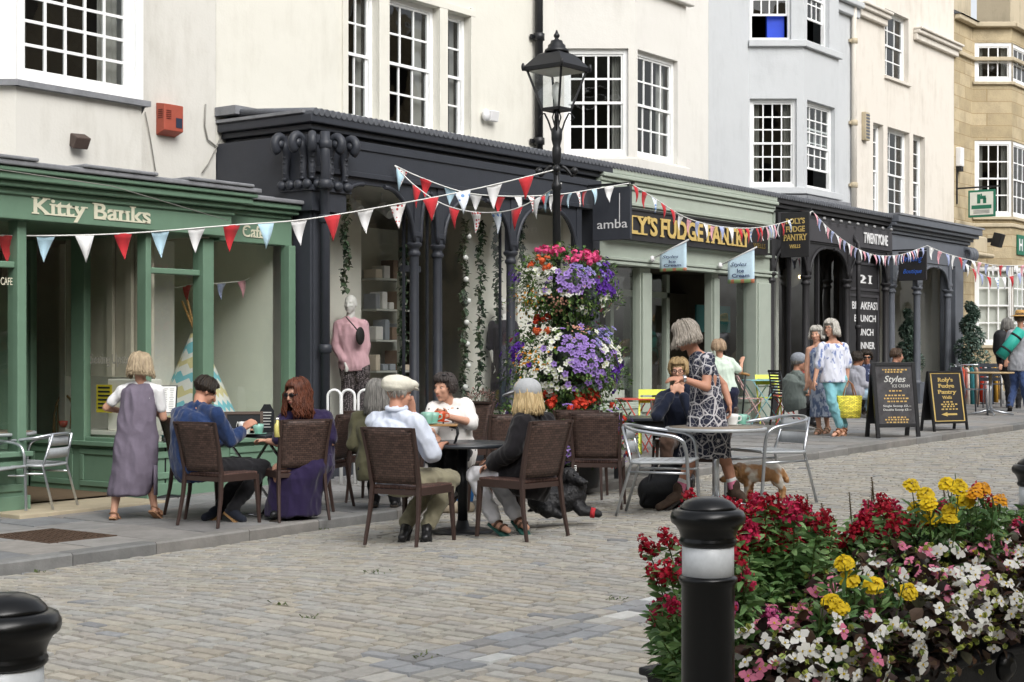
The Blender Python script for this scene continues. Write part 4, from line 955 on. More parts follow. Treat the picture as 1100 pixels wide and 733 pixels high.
room(S, x0r+.02, x1r, AY+.3, 17.5, .3, zfR+.02, [M_dim2, M_dim2, M_floor, M_dim2])
mb = MB(); mb.box(cR[0]+.2, cR[1]+.1, 13.3, 13.34, .9, 2.6); mb.build('window_backing', mk('deep_green_panel', '3c4d42', .8), S)
mb = MB(); mb.box(cR[1]+.5, cR[1]+.62, 12.9, 13.0, .3, zfR); mb.build('inner_post', M_palew, S)
q = atY(849, 298, 12.9); t = thing('globe_lamp', 'round clear glass globe lamp hanging behind the black restaurant window', 'lamp', q)
mb = MB(); mb.ell(q, .20, .20, .20, None, 20, 12); mb.build('globe', mk('smoked_glass', '8f8a7c', .2), t); mb = MB(); mb.tube([q+UP*.2, (q.x, q.y, zfR)], .008, 5); mb.build('flex', M_ironb, t)
m_ = bpy.data.materials.new('warm_bulb'); m_.use_nodes = True; m_.node_tree.nodes['Principled BSDF'].inputs['Emission Color'].default_value = (1, .75, .4, 1); m_.node_tree.nodes['Principled BSDF'].inputs['Emission Strength'].default_value = 6
mb = MB(); mb.ell(q+Vector((-.02, -.2, .0)), .03, .03, .03); mb.build('bulb', m_, t)
Xp = XP(922, AY-.12); t = thing('rainwater_pipe', 'black rainwater pipe in front of the black panel that reads 21', 'drainpipe', (Xp, AY-.12, .4), 'drainpipes on the terrace')
mb = MB(); mb.tube([(Xp, AY-.12, .38), (Xp, AY-.12, 3.6), (Xp, AY-.0, 3.75)], .045, 8); mb.build('pipe', M_blk, t)
mb = MB()
for z in (1.0, 2.0, 3.2): mb.lathe((Xp, AY-.12, z), [(.048, 0), (.062, .01), (.062, .07), (.048, .08)], 10)
mb.build('collar', M_blk, t)
Xs = XP(838.5, 11.88); o, bd, ya, yb, z0, z1 = hang_board('hanging_sign', "black hanging board with gold letters reading Roly's Fudge Pantry Wells", 838.5, 869, 229, 277, Xs, M_blk, 'hanging signs of the terrace')
W_, H_ = ya-yb, z1-z0
for s, l, r, b, h in (("ROLY'S", .2, .86, .74, .13), ('FUDGE', .2, .86, .56, .13), ('PANTRY', .12, .93, .37, .14), ('WELLS', .32, .70, .2, .08)): letters(s, (Xs, ya-l*W_, z0+b*H_), XW, (-1, 0, 0), W_*(r-l), H_*h, M_gold, bd, serif=True, bold=.02, depth=.004)
mb = MB(); mb.box(Xs+.01, Xs+.04, yb-.03, AY+.1, z1+.02, z1+.05); mb.build('hanger_bar', M_ironb, o)
# ---------------- gift shop (slate grey)
S = B5; x0g, x1g = x1r+.02, XP(1035, AY); zfG = 3.42
mb = MB(); cornice(mb, x0g, x1g+.55, AY+.12, FY-.05, [(3.86, 3.93, .02), (3.93, 4.0, .06), (4.0, 4.07, .11), (4.07, 4.14, .2), (4.14, EDGE+.02, .26)], False); mb.build('cornice', M_slateg, S, bevel=.012)
mb = MB(); mb.box(x0g, x1g+.1, AY, AY+.14, zfG, 3.855); mb.build('fascia', M_slateg, S)
mb = MB(); mb.box(x0g, x1g+.9, AY-.16, FY-.02, EDGE+.023, EDGE+.06); mb.build('lead_roof', M_lead, S)
cG = [XP(960.5, AY), XP(988, AY), XP(1021, AY)]
for x in cG: column(S, x, AY+.06, zp(31)-.03, zfG, M_slateg, 2.88, .075)
for a, b in zip(cG, cG[1:]): arch(S, a+.08, b-.08, AY+.02, 2.9, zfG, M_slateg, .6)
mb = MB(); mb.box(XP(1026.5, AY), x1g, AY+.0, AY+.35, .4, zfG); mb.box(XP(1026, AY)-.03, x1g+.05, AY-.03, AY+.36, .4, .95); mb.box(x1g-.16, x1g+.0, AY+.352, FY, .4, zfG); mb.build('pier', M_slateg, S, bevel=.01)
for k in range(4):
    pass
mb = MB()
for dx in (.0, .16, .32):
    pts = [Vector((x1g+.05+dx, AY-.06-.1*math.cos(a), 3.70+.12*math.sin(a))) for a in [-1.3+i*.3 for i in range(15)]]+[Vector((x1g+.05+dx, AY+.0+.02*i, 3.55-.07*i)) for i in range(4)]
    mb.tube(pts, .05, 7)
mb.build('console_bracket', M_slateg, S)
mb = MB(); gl(mb, cG[0], cG[2], AY+.28, .95, zfG); mb.build('shop_window_pane', M_shopglass, S); mb = MB(); mb.box(cG[0], cG[2], AY+.16, AY+.32, .4, .95); mb.build('stall_riser', M_slateg, S, bevel=.01)
room(S, x0g+.02, x1g-.17, AY+.3, 16.5, .4, zfG+.02, [mk('warm_shop_wall', 'a58f72', .9), M_palew, M_floor, M_palew])
brm = bpy.data.materials.new('red_brick'); brm.use_nodes = True; nt = brm.node_tree; br = nd(nt, 'ShaderNodeTexBrick', Scale=7); mp = nd(nt, 'ShaderNodeMapping'); mp.inputs['Rotation'].default_value = (math.pi/2, 0, 0); tc = nd(nt, 'ShaderNodeTexCoord')
nt.links.new(tc.outputs['Object'], mp.inputs['Vector']); nt.links.new(mp.outputs['Vector'], br.inputs['Vector']); br.inputs['Color1'].default_value = lin('b0623f'); br.inputs['Color2'].default_value = lin('94482e'); br.inputs['Mortar'].default_value = lin('b5a492'); nt.links.new(br.outputs['Color'], nt.nodes['Principled BSDF'].inputs['Base Color'])
mb = MB(); mb.box(XP(994, 12.9), XP(1012, 12.9), 12.9, 13.1, 1.0, 3.15); mb.build('brick_display', brm, S)
Xs = XP(965, 11.85); o, bd, ya, yb, z0, z1 = hang_board('hanging_sign', 'black hanging board with blue handwriting outside the slate grey shop', 965, 995, 271, 302, Xs, M_blk, 'hanging signs of the terrace')
W_, H_ = ya-yb, z1-z0; Mb = mk('blue_lettering', '3f6fd0', .5)
letters('Dressing', (Xs, ya-.1*W_, z0+.6*H_), XW, (-1, 0, 0), W_*.75, H_*.26, Mb, bd, shear=.3); letters('Boutique', (Xs, ya-.18*W_, z0+.2*H_), XW, (-1, 0, 0), W_*.66, H_*.2, Mb, bd, shear=.3)
mb = MB(); mb.box(Xs+.01, Xs+.04, yb, AY+.1, z1+.02, z1+.05); mb.build('hanger_bar', M_ironb, o)
# ---------------- long drainpipes, small fittings
t = thing('rainwater_pipe', 'black iron drainpipe down the wall behind the street lamp', 'drainpipe', (XB[2], FY-.08, EDGE), 'drainpipes on the terrace')
Xp = XP(579, FY-.1); mb = MB(); mb.tube([(Xp, FY-.1, EDGE+.08), (Xp, FY-.1, 10)], .062, 10); mb.build('pipe', M_ironb, t); mb = MB()
for py in (40, 152): z = ZP(579, py, FY-.1); mb.lathe((Xp, FY-.1, z-.06), [(.064, 0), (.085, .01), (.085, .11), (.064, .12)], 12); mb.box(Xp-.13, Xp+.13, FY-.06, FY-.02, z-.03, z+.03)
mb.build('collar', M_ironb, t)
t = thing('rainwater_pipe', 'cream painted drainpipe between the pale grey and buttermilk houses', 'drainpipe', (XB[4], FY-.08, EDGE), 'drainpipes on the terrace')
Xp = XP(917.5, FY-.08); mb = MB(); mb.tube([(Xp, FY-.08, EDGE+.1), (Xp, FY-.08, 10.5)], .055, 10); mb.build('pipe', M_butter, t); mb = MB()
for py in (44, 132, 199): z = ZP(917, py, FY-.08); mb.lathe((Xp, FY-.08, z-.06), [(.057, 0), (.078, .01), (.078, .11), (.057, .12)], 12); mb.box(Xp-.12, Xp+.12, FY-.05, FY-.01, z-.03, z+.03)
mb.build('collar', M_mould, t)
q = atY(519, 124, FY-.02); t = thing('security_light', 'small white security lamp and sensor on the cream wall', 'lamp', q)
mb = MB(); mb.ell(q+Vector((0, -.05, 0)), .07, .05, .09); mb.build('sensor', M_white_l, t, bevel=0); mb = MB(); mb.obox(q+Vector((.16, -.07, .0)), (.09, 0, 0), (0, .03, 0), (0, -.015, .075)); mb.build('lamp_head', M_white_l, t, bevel=.01)
q = atY(930, 136, FY-.05); t = thing('meter_box', 'grey vent box high on the buttermilk wall', 'vent', q); mb = MB(); mb.box(q.x-.11, q.x+.11, FY-.10, FY, q.z-.3, q.z+.3); mb.build('case', M_mould, t, bevel=.01); mb = MB()
for i in range(8): mb.box(q.x-.09, q.x+.09, FY-.108, FY-.102, q.z-.26+i*.068, q.z-.22+i*.068)
mb.build('louvre', M_slateg, t)
# stone house signs, lamp, ledge
q = atY(1031, 172, FY-.06); t = thing('junction_box', 'white cable box on the stone house corner', 'box', q); mb = MB(); mb.box(q.x-.12, q.x+.12, FY-.13, FY, q.z-.16, q.z+.3); mb.build('case', M_white_l, t, bevel=.015); mb = MB(); mb.box(q.x-.08, q.x+.08, FY-.12, FY-.01, q.z-.28, q.z-.165); mb.build('base', M_ironb, t)
Xs = XP(1040, 13.2); o, bd, ya, yb, z0, z1 = hang_board('hanging_sign', 'green framed cream hanging sign with a green emblem on the stone house', 1040, 1069, 205, 234, Xs, mk('green_frame', '1f6a52', .5), 'hanging signs of the terrace')
W_, H_ = ya-yb, z1-z0; mb = MB(); mb.box(Xs-.006, Xs-.001, yb+.07*W_, ya-.07*W_, z0+.08*H_, z1-.08*H_); fc = mb.build('face', mk('cream_face', 'd5d6cc', .6), bd)
Mg = MATS['green_frame']; mb = MB(); X_ = Xs-.008
def sq(a, b, c, d): mb.box(X_-.004, X_, ya-b*W_, ya-a*W_, z0+c*H_, z0+d*H_)
sq(.13, .87, .30, .44); sq(.34, .46, .5, .84); sq(.46, .66, .66, .78); sq(.56, .68, .5, .70); sq(.47, .52, .78, .86); mb.build('emblem', Mg, fc)
mb = MB()
for i in range(3): mb.box(X_-.003, X_, yb+.2*W_, ya-.2*W_, z0+(.14+i*.045)*H_, z0+(.155+i*.045)*H_)
mb.build('small_print', M_slateg, fc)
mb = MB(); mb.box(Xs+.01, Xs+.04, yb-.1, FY, z1+.05, z1+.09); mb.box(Xs+.0, Xs+.05, FY-.03, FY, z1-.3, z1+.6); mb.build('hanger_bar', M_ironb, o)
q = atY(1096, 262, Yb6-.03); t = thing('wall_sign', 'green plaque with white letter on the stone bow at the right edge', 'sign', q); mb = MB(); mb.box(q.x-.22, q.x+.5, Yb6-.04, Yb6-.004, q.z-.28, q.z+.22); mb.build('plate', Mg, t, bevel=.005); mb = MB(); letters('H', (q.x-.12, Yb6-.042, q.z-.18), XU, NY, .26, .3, M_white_l, t, depth=.004, bold=.03)
q = atY(1072, 258, FY-.75); t = thing('floodlight', 'black floodlight on the stone bow beside the green plaque', 'floodlight', q); mb = MB(); mb.obox(q, (.14, 0, 0), (0, .10, .03), (0, -.05, .16)); mb.build('housing', M_ironb, t, bevel=.015); mb = MB(); mb.box(q.x-.05, q.x+.05, q.y, q.y+.3, q.z-.05, q.z+.05); mb.build('bracket', M_ironb, t)
q = atY(1052, 274, 12.9); t = thing('stone_ledge', 'weathered carved stone ledge beside the slate grey cornice', 'ledge', q); mb = MB(); mb.box(q.x-.55, q.x+.55, 12.7, FY-.0, q.z-.06, q.z+.04); mb.box(q.x-.4, q.x+.45, 12.85, FY-.0, q.z+.042, q.z+.45); mb.build('block', M_mould, t, bevel=.05, seg=3)
# arched far-side door: dark green leaf between gift shop and stone house
mb = MB(); mb.box(x1g+.1, x1g+.95, FY-.06, FY+.04, .5, 3.2); mb.build('door', mk('deep_green_paint', '1f4a3c', .5), B6, bevel=.01)
# ================================================================ furniture
def face(a): a = math.radians(a); return VW*math.cos(a)+RT*math.sin(a)
def rzof(v): return math.atan2(v.y, v.x)
def weave_mat(name, col, ax='YZ'):
    m = bpy.data.materials.new(name); m.use_nodes = True; nt = m.node_tree; L = nt.links; p = nt.nodes['Principled BSDF']; p.inputs['Roughness'].default_value = .55; p.inputs['Specular IOR Level'].default_value = .35
    tc = nd(nt, 'ShaderNodeTexCoord'); mp = nd(nt, 'ShaderNodeMapping')
    mp.inputs['Rotation'].default_value = (0, math.pi/2, math.pi/2) if ax == 'YZ' else (0, 0, 0); L.new(tc.outputs['Object'], mp.inputs['Vector'])
    if ax == 'YZ':
        sp = nd(nt, 'ShaderNodeSeparateXYZ'); L.new(tc.outputs['Object'], sp.inputs[0]); cb = nd(nt, 'ShaderNodeCombineXYZ'); L.new(sp.outputs['Y'], cb.inputs['X']); L.new(sp.outputs['Z'], cb.inputs['Y']); src = cb.outputs[0]
    else: src = tc.outputs['Object']
    br = nd(nt, 'ShaderNodeTexBrick', Scale=1.0); br.inputs['Brick Width'].default_value = .038; br.inputs['Row Height'].default_value = .018; br.inputs['Mortar Size'].default_value = .0022; br.inputs['Mortar Smooth'].default_value = .6
    c = lin(col); br.inputs['Color1'].default_value = c; br.inputs['Color2'].default_value = tuple(x*2.0 for x in c[:3])+(1,); br.inputs['Mortar'].default_value = tuple(x*.22 for x in c[:3])+(1,); L.new(src, br.inputs['Vector']); L.new(br.outputs['Color'], p.inputs['Base Color'])
    b = nd(nt, 'ShaderNodeBump', Strength=.7, Distance=.004, invert=True); L.new(br.outputs['Fac'], b.inputs['Height']); L.new(b.outputs['Normal'], p.inputs['Normal']); return m
M_brown = mk('brown_resin', '40312c', .5, .4, var=.12, scale=20); M_wv = weave_mat('brown_weave', '42332d'); M_wvs = weave_mat('brown_seat_weave', '4b3731', 'XY')
M_alu = mk('polished_aluminium', 'c9cdd2', .28, .5, metal=.9, var=.08, scale=20); M_alup = mk('brushed_aluminium', 'b9bdc0', .5, .5, metal=.35, var=.1, scale=30)
M_chrome = mk('chrome', 'cfd2d6', .18, .5, metal=1, var=0); M_tbl = mk('dark_table_top', '33373c', .3, .5, var=.15, scale=8)
def brown_chair():
    r = thing('wicker_chair', 'x', 'chair')
    mb = MB(); mb.box(-.20, .235, -.225, .225, .425, .455); mb.build('seat', M_wvs, r, bevel=.012)
    # back panel leaning back, a shallow curve in plan
    mb = MB(); rows, cs = 8, 8; g = []
    for i in range(rows+1):
        t = i/rows; z = .47+.415*t; x = -.205-.085*t-.02*t*t
        g.append([(x-.022*(1-(2*j/cs-1)**2), (2*j/cs-1)*(.195+.022*t), z) for j in range(cs+1)])
    mb.add([p for rw in g for p in rw], [(i*(cs+1)+j, i*(cs+1)+j+1, (i+1)*(cs+1)+j+1, (i+1)*(cs+1)+j) for i in range(rows) for j in range(cs)], 0, True)
    o = mb.build('backrest', M_wv, r); s_ = o.modifiers.new('th', 'SOLIDIFY'); s_.thickness = .016; s_.offset = 0
    mb = MB(); mb.bar(g[-1][0], g[-1][-1], .03, .022); mb.build('top_rail', M_brown, o)
    for s in (-1, 1):
        mb = MB(); P = [(-.275, s*.235, 0), (-.225, s*.222, .25), (-.205, s*.212, .45), (-.25, s*.222, .68), (-.315, s*.236, .895)]; W = [(.026, .022), (.032, .028), (.038, .032), (.03, .026), (.024, .024)]
        mb.loft([[(x+a*w/2, y+b*h/2, z) for a, b in ((-1, -1), (1, -1), (1, 1), (-1, 1))] for (x, y, z), (w, h) in zip(P, W)], 0, False); fixn(mb.build('leg', M_brown, r, bevel=.005))
        mb = MB(); P = [(.245, s*.232, 0), (.222, s*.214, .43)]; W = [(.026, .024), (.042, .036)]
        mb.loft([[(x+a*w/2, y+b*h/2, z) for a, b in ((-1, -1), (1, -1), (1, 1), (-1, 1))] for (x, y, z), (w, h) in zip(P, W)], 0, False); fixn(mb.build('leg', M_brown, r, bevel=.005))
    mb = MB()
    for s in (-1, 1): mb.box(-.20, .20, s*.222-.012, s*.222+.012, .385, .445)
    mb.box(.205, .232, -.2, .2, .385, .446); mb.box(-.21, -.19, -.2, .2, .385, .424); mb.build('apron', M_brown, r)
    return r
def place(proto, pos, rz, label, group, sc=1.0, first=False):
    o = proto if first else copy_tree(proto)
    o.location = pos; o.rotation_euler = (0, 0, rz); o.scale = (sc,)*3; o['label'] = label; o['group'] = group; OFF[o.name] = Vector(pos)
    return o
bc = brown_chair()
BCH = [(212.5, 566.5, 33, 'brown woven resin chair carrying the man in the blue jumper', 1.0), (188, 556, 55, 'brown woven chair half hidden behind the blue jumper man on his left', 1.0),
 (327, 561.5, -30, 'empty brown woven chair with its back to us at the folding table', 1.0), (369, 547, -72, 'brown woven chair carrying the woman in the purple dress', 1.0),
 (397, 541.5, 12, 'brown woven chair under the long grey haired person in olive', 1.0), (419.5, 588, 31, 'brown woven chair carrying the man in the white flat cap, nearest the camera', 1.03),
 (508, 529, -140, 'brown woven chair carrying the woman in the spotted white blouse', 1.05), (588, 578.5, -47, 'brown woven chair carrying the blonde woman in the grey cap', 1.04),
 (551, 553, -22, 'brown woven chair peeping out on the far side of the blonde woman', 1.05), (640, 548, 8, 'empty brown woven chair standing square in front of the flower tower', 1.02),
 (621, 538, 10, 'brown woven chair mostly hidden behind the one before the flower tower', 1.02), (786, 537, -80, 'brown woven chair behind the standing woman in the floral dress', 1.0),
 (722, 506, 180, 'brown woven chair under the person resting chin on hands', 1.0)]
for i, (px, py, a, lb, s) in enumerate(BCH):
    g = ground(px, py); f = face(a); p = g+f*.27*s; p.z = zg(p.x, p.y); place(bc, p, rzof(f), lb, 'brown woven cafe chairs', s, i == 0)
def alu_chair():
    r = thing('aluminium_chair', 'x', 'chair'); R_ = .0125
    def sm(pts, k=6):
        P = [Vector(p) for p in pts]; out = []
        for i in range(len(P)-1):
            p0, p1, p2, p3 = P[max(i-1, 0)], P[i], P[i+1], P[min(i+2, len(P)-1)]
            for j in range(k): t = j/k; out.append(.5*((2*p1)+(p2-p0)*t+(2*p0-5*p1+4*p2-p3)*t*t+(3*p1-p0-3*p2+p3)*t**3))
        return out+[P[-1]]
    mb = MB(); mb.tube(sm([(.27, -.25, 0), (.255, -.262, .30), (.235, -.27, .56), (.17, -.285, .645), (0, -.295, .675), (-.18, -.255, .70), (-.285, -.13, .725), (-.31, 0, .73), (-.285, .13, .725), (-.18, .255, .70), (0, .295, .675), (.17, .285, .645), (.235, .27, .56), (.255, .262, .30), (.27, .25, 0)]), R_*1.15, 8); mb.build('arm_frame', M_alu, r)
    for s in (-1, 1):
        mb = MB(); mb.tube([(-.34, s*.215, 0), (-.215, s*.205, .43), (-.225, s*.195, .47), (-.295, s*.165, .725)], R_, 8); mb.build('leg', M_alu, r)
        mb = MB(); mb.tube([(.255, s*.258, .36), (-.235, s*.207, .36)], R_*.8, 8); mb.build('stretcher', M_alu, r)
    mb = MB(); mb.tube(sm([(.24, -.25, .445), (.255, -.20, .45), (.255, .20, .45), (.24, .25, .445), (0, .235, .44), (-.215, .205, .435), (-.215, -.205, .435), (0, -.235, .44), (.24, -.25, .445)], 4), R_, 8, cap=False)
    for k in range(7): x = -.185+k*.068; mb.box(x-.028, x+.028, -.225, .225, .444, .450)
    mb.build('seat', M_alup, r)
    for z0, z1 in ((.50, .595), (.615, .70)):
        mb = MB(); g = [[(-.235-.1*(z-.47)-.025*(1-(2*j/8-1)**2)-.02*(z-.5), (2*j/8-1)*(.19-.07*(z-.47)), z) for j in range(9)] for z in (z0, z1)]
        mb.add(g[0]+g[1], [(j, j+1, j+10, j+9) for j in range(8)], 0, True)
        o = mb.build('back_plate', M_alup, r); s_ = o.modifiers.new('th', 'SOLIDIFY'); s_.thickness = .004
    return r
ac = alu_chair()
for i, (px, py, a, lb, s) in enumerate([(711, 553, 105, 'silver aluminium armchair facing right at the round silver table', 1.08), (826, 540, -118, 'silver aluminium armchair facing left at the round silver table', 1.10),
   (37, 548, -75, 'silver aluminium armchair on the pavement outside the green shop', 1.0), (-16, 556, 100, 'silver aluminium armchair cut by the left edge of the frame', 1.0)]):
    g = ground(px, py); place(ac, g, rzof(face(a)), lb, 'silver aluminium cafe chairs', s, i == 0)
def ped_table(name, label, g, h, r, mtop, mleg, group, wood=None, base=.22):
    t = thing(name, label, 'table', g, group)
    mb = MB(); mb.lathe(g, [(.01, h-.03), (r-.01, h-.03), (r, h-.022), (r, h-.004), (r-.006, h), (.01, h)], 40); mb.build('tabletop', mtop, t)
    if wood: mb = MB(); mb.lathe(g, [(.01, h+.001), (r-.035, h+.001), (r-.035, h+.004), (.01, h+.004)], 40); mb.build('top_inlay', wood, t)
    mb = MB(); mb.tube([g+UP*.03, g+UP*(h-.031)], .032 if mleg is M_alu else .042, 16); mb.build('pedestal', mleg, t)
    mb = MB()
    if mleg is M_alu:
        for k in range(4): a = k*math.pi/2+.5; d = Vector((math.cos(a), math.sin(a), 0)); mb.tube([g+UP*.10, g+d*base*.6+UP*.05, g+d*base*1.3+UP*.015], [.024, .02, .015], 8)
    else: mb.lathe(g, [(.01, 0), (base, 0), (base, .012), (base*.8, .028), (.06, .04), (.045, .10)], 32)
    mb.build('foot', mleg, t); return t
gT2 = ground(497, 572); H2 = .745
ped_table('round_table', 'dark round pedestal table between the flat cap man and the blonde woman', gT2, H2, .43, M_tbl, M_ironb, 'cafe tables', base=.26)
gT3 = ground(769, 546); H3 = .735
M_ply = mk('worn_brown_top', '8b7f70', .45, .4, var=.2, scale=10)
ped_table('round_table', 'round silver rimmed table in front of the woman in the floral dress', gT3, H3, .46, M_alup, M_alu, 'cafe tables', M_ply, .26)
gT4 = ground(703, 519); H4 = .74
t = thing('square_table', 'dark square table with green mugs in front of the chin resting person', 'table', gT4, 'cafe tables'); rz4 = rzof(face(5))
def rbox(mb, c, u, v, hu, hv, z0, z1): mb.obox(Vector((c.x, c.y, (z0+z1)/2)), u*hu, v*hv, UP*(z1-z0)/2)
u, v = face(5), face(95)
mb = MB(); rbox(mb, gT4, u, v, .36, .48, gT4.z+H4-.035, gT4.z+H4); mb.build('tabletop', M_tbl, t, bevel=.006)
for a in (-1, 1):
    for b in (-1, 1): mb = MB(); c = gT4+u*a*.31+v*b*.42; rbox(mb, c, u, v, .024, .024, gT4.z, gT4.z+H4-.036); mb.build('leg', M_ironb, t)
mb = MB(); rbox(mb, gT4, u, v, .31, .42, gT4.z+H4-.16, gT4.z+H4-.036); mb.build('apron', M_ironb, t)
gT1 = ground(289, 551); H1 = .74
t = thing('folding_table', 'dark folding table with crossed chrome legs between the seated couple', 'table', gT1, 'cafe tables'); u, v = face(40), face(130)
mb = MB(); rbox(mb, gT1, u, v, .36, .36, gT1.z+H1-.03, gT1.z+H1); mb.build('tabletop', M_tbl, t, bevel=.01)
for s in (-1, 1):
    for k in (-1, 1):
        mb = MB(); c = gT1+v*s*(.27+.012*k); mb.bar(c+u*k*.33+UP*.0, c-u*k*.28+UP*(H1-.031), .022, .016); mb.build('leg', M_chrome, t)
mb = MB(); 
for k in (-1, 1): mb.tube([gT1+u*k*.33+v*-.27+UP*.02, gT1+u*k*.33+v*.27+UP*.02], .01, 6)
mb.build('foot_rail', M_chrome, t)
gT0 = ground(-8, 548); ped_table('round_table', 'round silver table cut by the left edge of the frame', gT0, .74, .40, M_alup, M_alu, 'cafe tables', M_ply, .26)
# ---------------------------------------------------------------- crockery and table clutter
M_mint = mk('mint_glaze', '8fc0b0', .25, .5, var=.04); M_china = mk('white_china', 'e9e9e6', .2, .5, var=.02); M_orange = mk('orange_glaze', 'c4532c', .3, .5, var=.05); M_pinkc = mk('pink_glaze', 'e6b7b4', .3)
def mug(px, py, gt, h, m, label, k=1.0, cat='cup', handle=70):
    d = (ZC-(gt.z+h))*F/(py-HZ); p = at(px, py, d); p.z = gt.z+h+.005
    t = thing('mug', label, cat, p, 'crockery on the cafe tables'); s = k
    mb = MB(); mb.lathe(p, [(.026*s, 0), (.03*s, .004), (.040*s, .045*s), (.043*s, .078*s), (.040*s, .078*s), (.037*s, .05*s), (.026*s, .012), (.005, .01)], 18); mb.build('bowl', m, t)
    f = face(handle); mb = MB(); mb.tube([p+f*.038*s+UP*.064*s, p+f*.066*s+UP*.06*s, p+f*.068*s+UP*.034*s, p+f*.035*s+UP*.024*s], .0055*s, 6); mb.build('handle', m, t)
    mb = MB(); mb.lathe(p-UP*.004, [(.02, 0), (.062*s, .004), (.07*s, .010), (.066*s, .011), (.02, .005)], 20); mb.build('saucer', m, t)
    return p
mug(277.5, 467, gT1, H1, M_mint, 'mint green mug on the folding table nearest the juice bottle', 1.15, handle=-70)
mug(268, 464, gT1, H1, M_china, 'white cup on the folding table by the mans hands', 1.1)
mug(283, 463, gT1, H1, M_mint, 'mint green mug at the back of the folding table', 1.0)
p = mug(263, 467, gT1, H1, M_china, 'white teapot beside the mans hands on the folding table', 1.4, 'teapot')
def bottle(px, py, gt, h):
    d = (ZC-(gt.z+h))*F/(py-HZ); p = at(px, py, d); p.z = gt.z+h+.001; t = thing('juice_bottle', 'small bottle of yellow juice on the folding table', 'bottle', p)
    mb = MB(); mb.lathe(p, [(.02, 0), (.029, .004), (.03, .09), (.024, .115), (.013, .13), (.013, .15)], 14); mb.build('body', mk('yellow_juice', 'd9cf7c', .2), t); mb = MB(); mb.lathe(p+UP*.15, [(.015, 0), (.015, .018), (.004, .019)], 12); mb.build('cap', M_china, t)
bottle(298, 470, gT1, H1)
mug(388+70, 467, gT2, H2, M_china, 'white bowl on the dark round table', 1.5, 'bowl'); 
mug(490, 468, gT2, H2, M_china, 'white tea bowl beside the mint cup on the round table', 1.35, 'bowl'); mug(497, 467.5, gT2, H2, M_mint, 'mint cup standing at the far rim of the round table', 1.2)
# tray stand with its own cups
q = at(470, 456, 12.6); t = thing('serving_stand', 'raised wooden serving tray on black curved legs over the round table', 'tray', (q.x, q.y, gT2.z+H2)); zt_ = q.z
mb = MB(); rbox(mb, q, RT, VW, .165, .13, zt_-.012, zt_); mb.build('tray', M_elm, t, bevel=.004)
for s in (-1, 1): mb = MB(); mb.tube([Vector((q.x, q.y, zt_-.014))+RT*.10+VW*s*.1, Vector((q.x, q.y, zt_-.03))+RT*.16+VW*s*.1, Vector((q.x, q.y, zt_-.08))+RT*.165+VW*s*.1, Vector((q.x, q.y, gT2.z+H2+.01))+RT*.14+VW*s*.1], .009, 6); mb.build('leg', M_ironb, t)
gS = Vector((q.x, q.y, zt_)); 
mug(459, 456, gS, 0, M_mint, 'mint green mug on the raised tray, left of its pair', 1.2, handle=-60); mug(465.5, 455, gS, 0, M_mint, 'mint green mug on the raised tray beside the orange one', 1.1); mug(473, 454, gS, 0, M_orange, 'orange cup on the raised wooden tray', 1.15)
mug(787, 457, gT3, H3, M_china, 'white cup with pink rim on the silver table', 1.3); mug(797, 456.5, gT3, H3, M_mint, 'mint mug beside the white cup on the silver table', 1.2)
mug(715, 449, gT4, H4, M_mint, 'larger mint mug on the dark square table', 1.35, handle=-80); mug(727, 448.5, gT4, H4, M_mint, 'smaller mint mug on the dark square table', 1.0)
M_cb = mk('chalkboard', '26282a', .8, .2, var=.25, scale=6); M_chalk = mk('chalk', 'c9c9c4', .9, .1, var=.2, scale=40)
def slab(c, u, w, h, lean, th=.012):
    """upright slab: base centre c, width dir u, leaning back by lean (along -normal)"""
    n = Vector((u.y, -u.x, 0)); 
    if n.dot(VW) > 0: n = -n
    up = (UP-n*lean).normalized(); return n, up
# leaning chalkboard with wooden frame, and small round-topped one
q = at(262, 461, 13.9); q.z = gT1.z+H1+.002; u_ = face(78); n, up = slab(q, u_, .28, .19, .35)
t = thing('chalkboard_sign', 'dark wood framed chalkboard leaning on the folding table', 'sign', q); w_, h_ = .16, .20
mb = MB(); mb.obox(q+up*h_/2, u_*w_, n*.006, up*h_/2); bd = mb.build('board', M_cb, t)
mb = MB()
for s in (-1, 1): mb.obox(q+up*h_/2+u_*s*w_+n*.003, u_*.013, n*.012, up*(h_/2+.013))
for s in (0, 1): mb.obox(q+up*h_*s+n*.003, u_*w_, n*.0115, up*.013)
mb.build('frame', mk('dark_frame', '4d3f36', .7, var=.2), t)
letters('No To', q+up*.07-u_*.07+n*.009, u_, n, .16, .05, M_chalk, bd, W=up, shear=.3)
q = at(286.5, 461, 14.2); q.z = gT1.z+H1+.002; n, up = slab(q, RT, .1, .2, .12); t = thing('chalkboard_sign', 'small black menu board with rounded top at the back of the folding table', 'sign', q)
pts = [q-RT*.065, q+RT*.065, q+RT*.065+up*.2, q+RT*.045+up*.23, q+RT*.03+up*.26, q-RT*.03+up*.26, q-RT*.045+up*.23, q-RT*.065+up*.2]; mb = MB(); mb.poly(pts, n, .01); bd = fixn(mb.build('board', M_cb, t))
mb = MB()
for i in range(6): mb.obox(q+up*(.05+.027*i)+n*.0125, RT*RN.uniform(.025, .045), n*.001, up*.004)
mb.build('chalk_lines', M_chalk, bd)
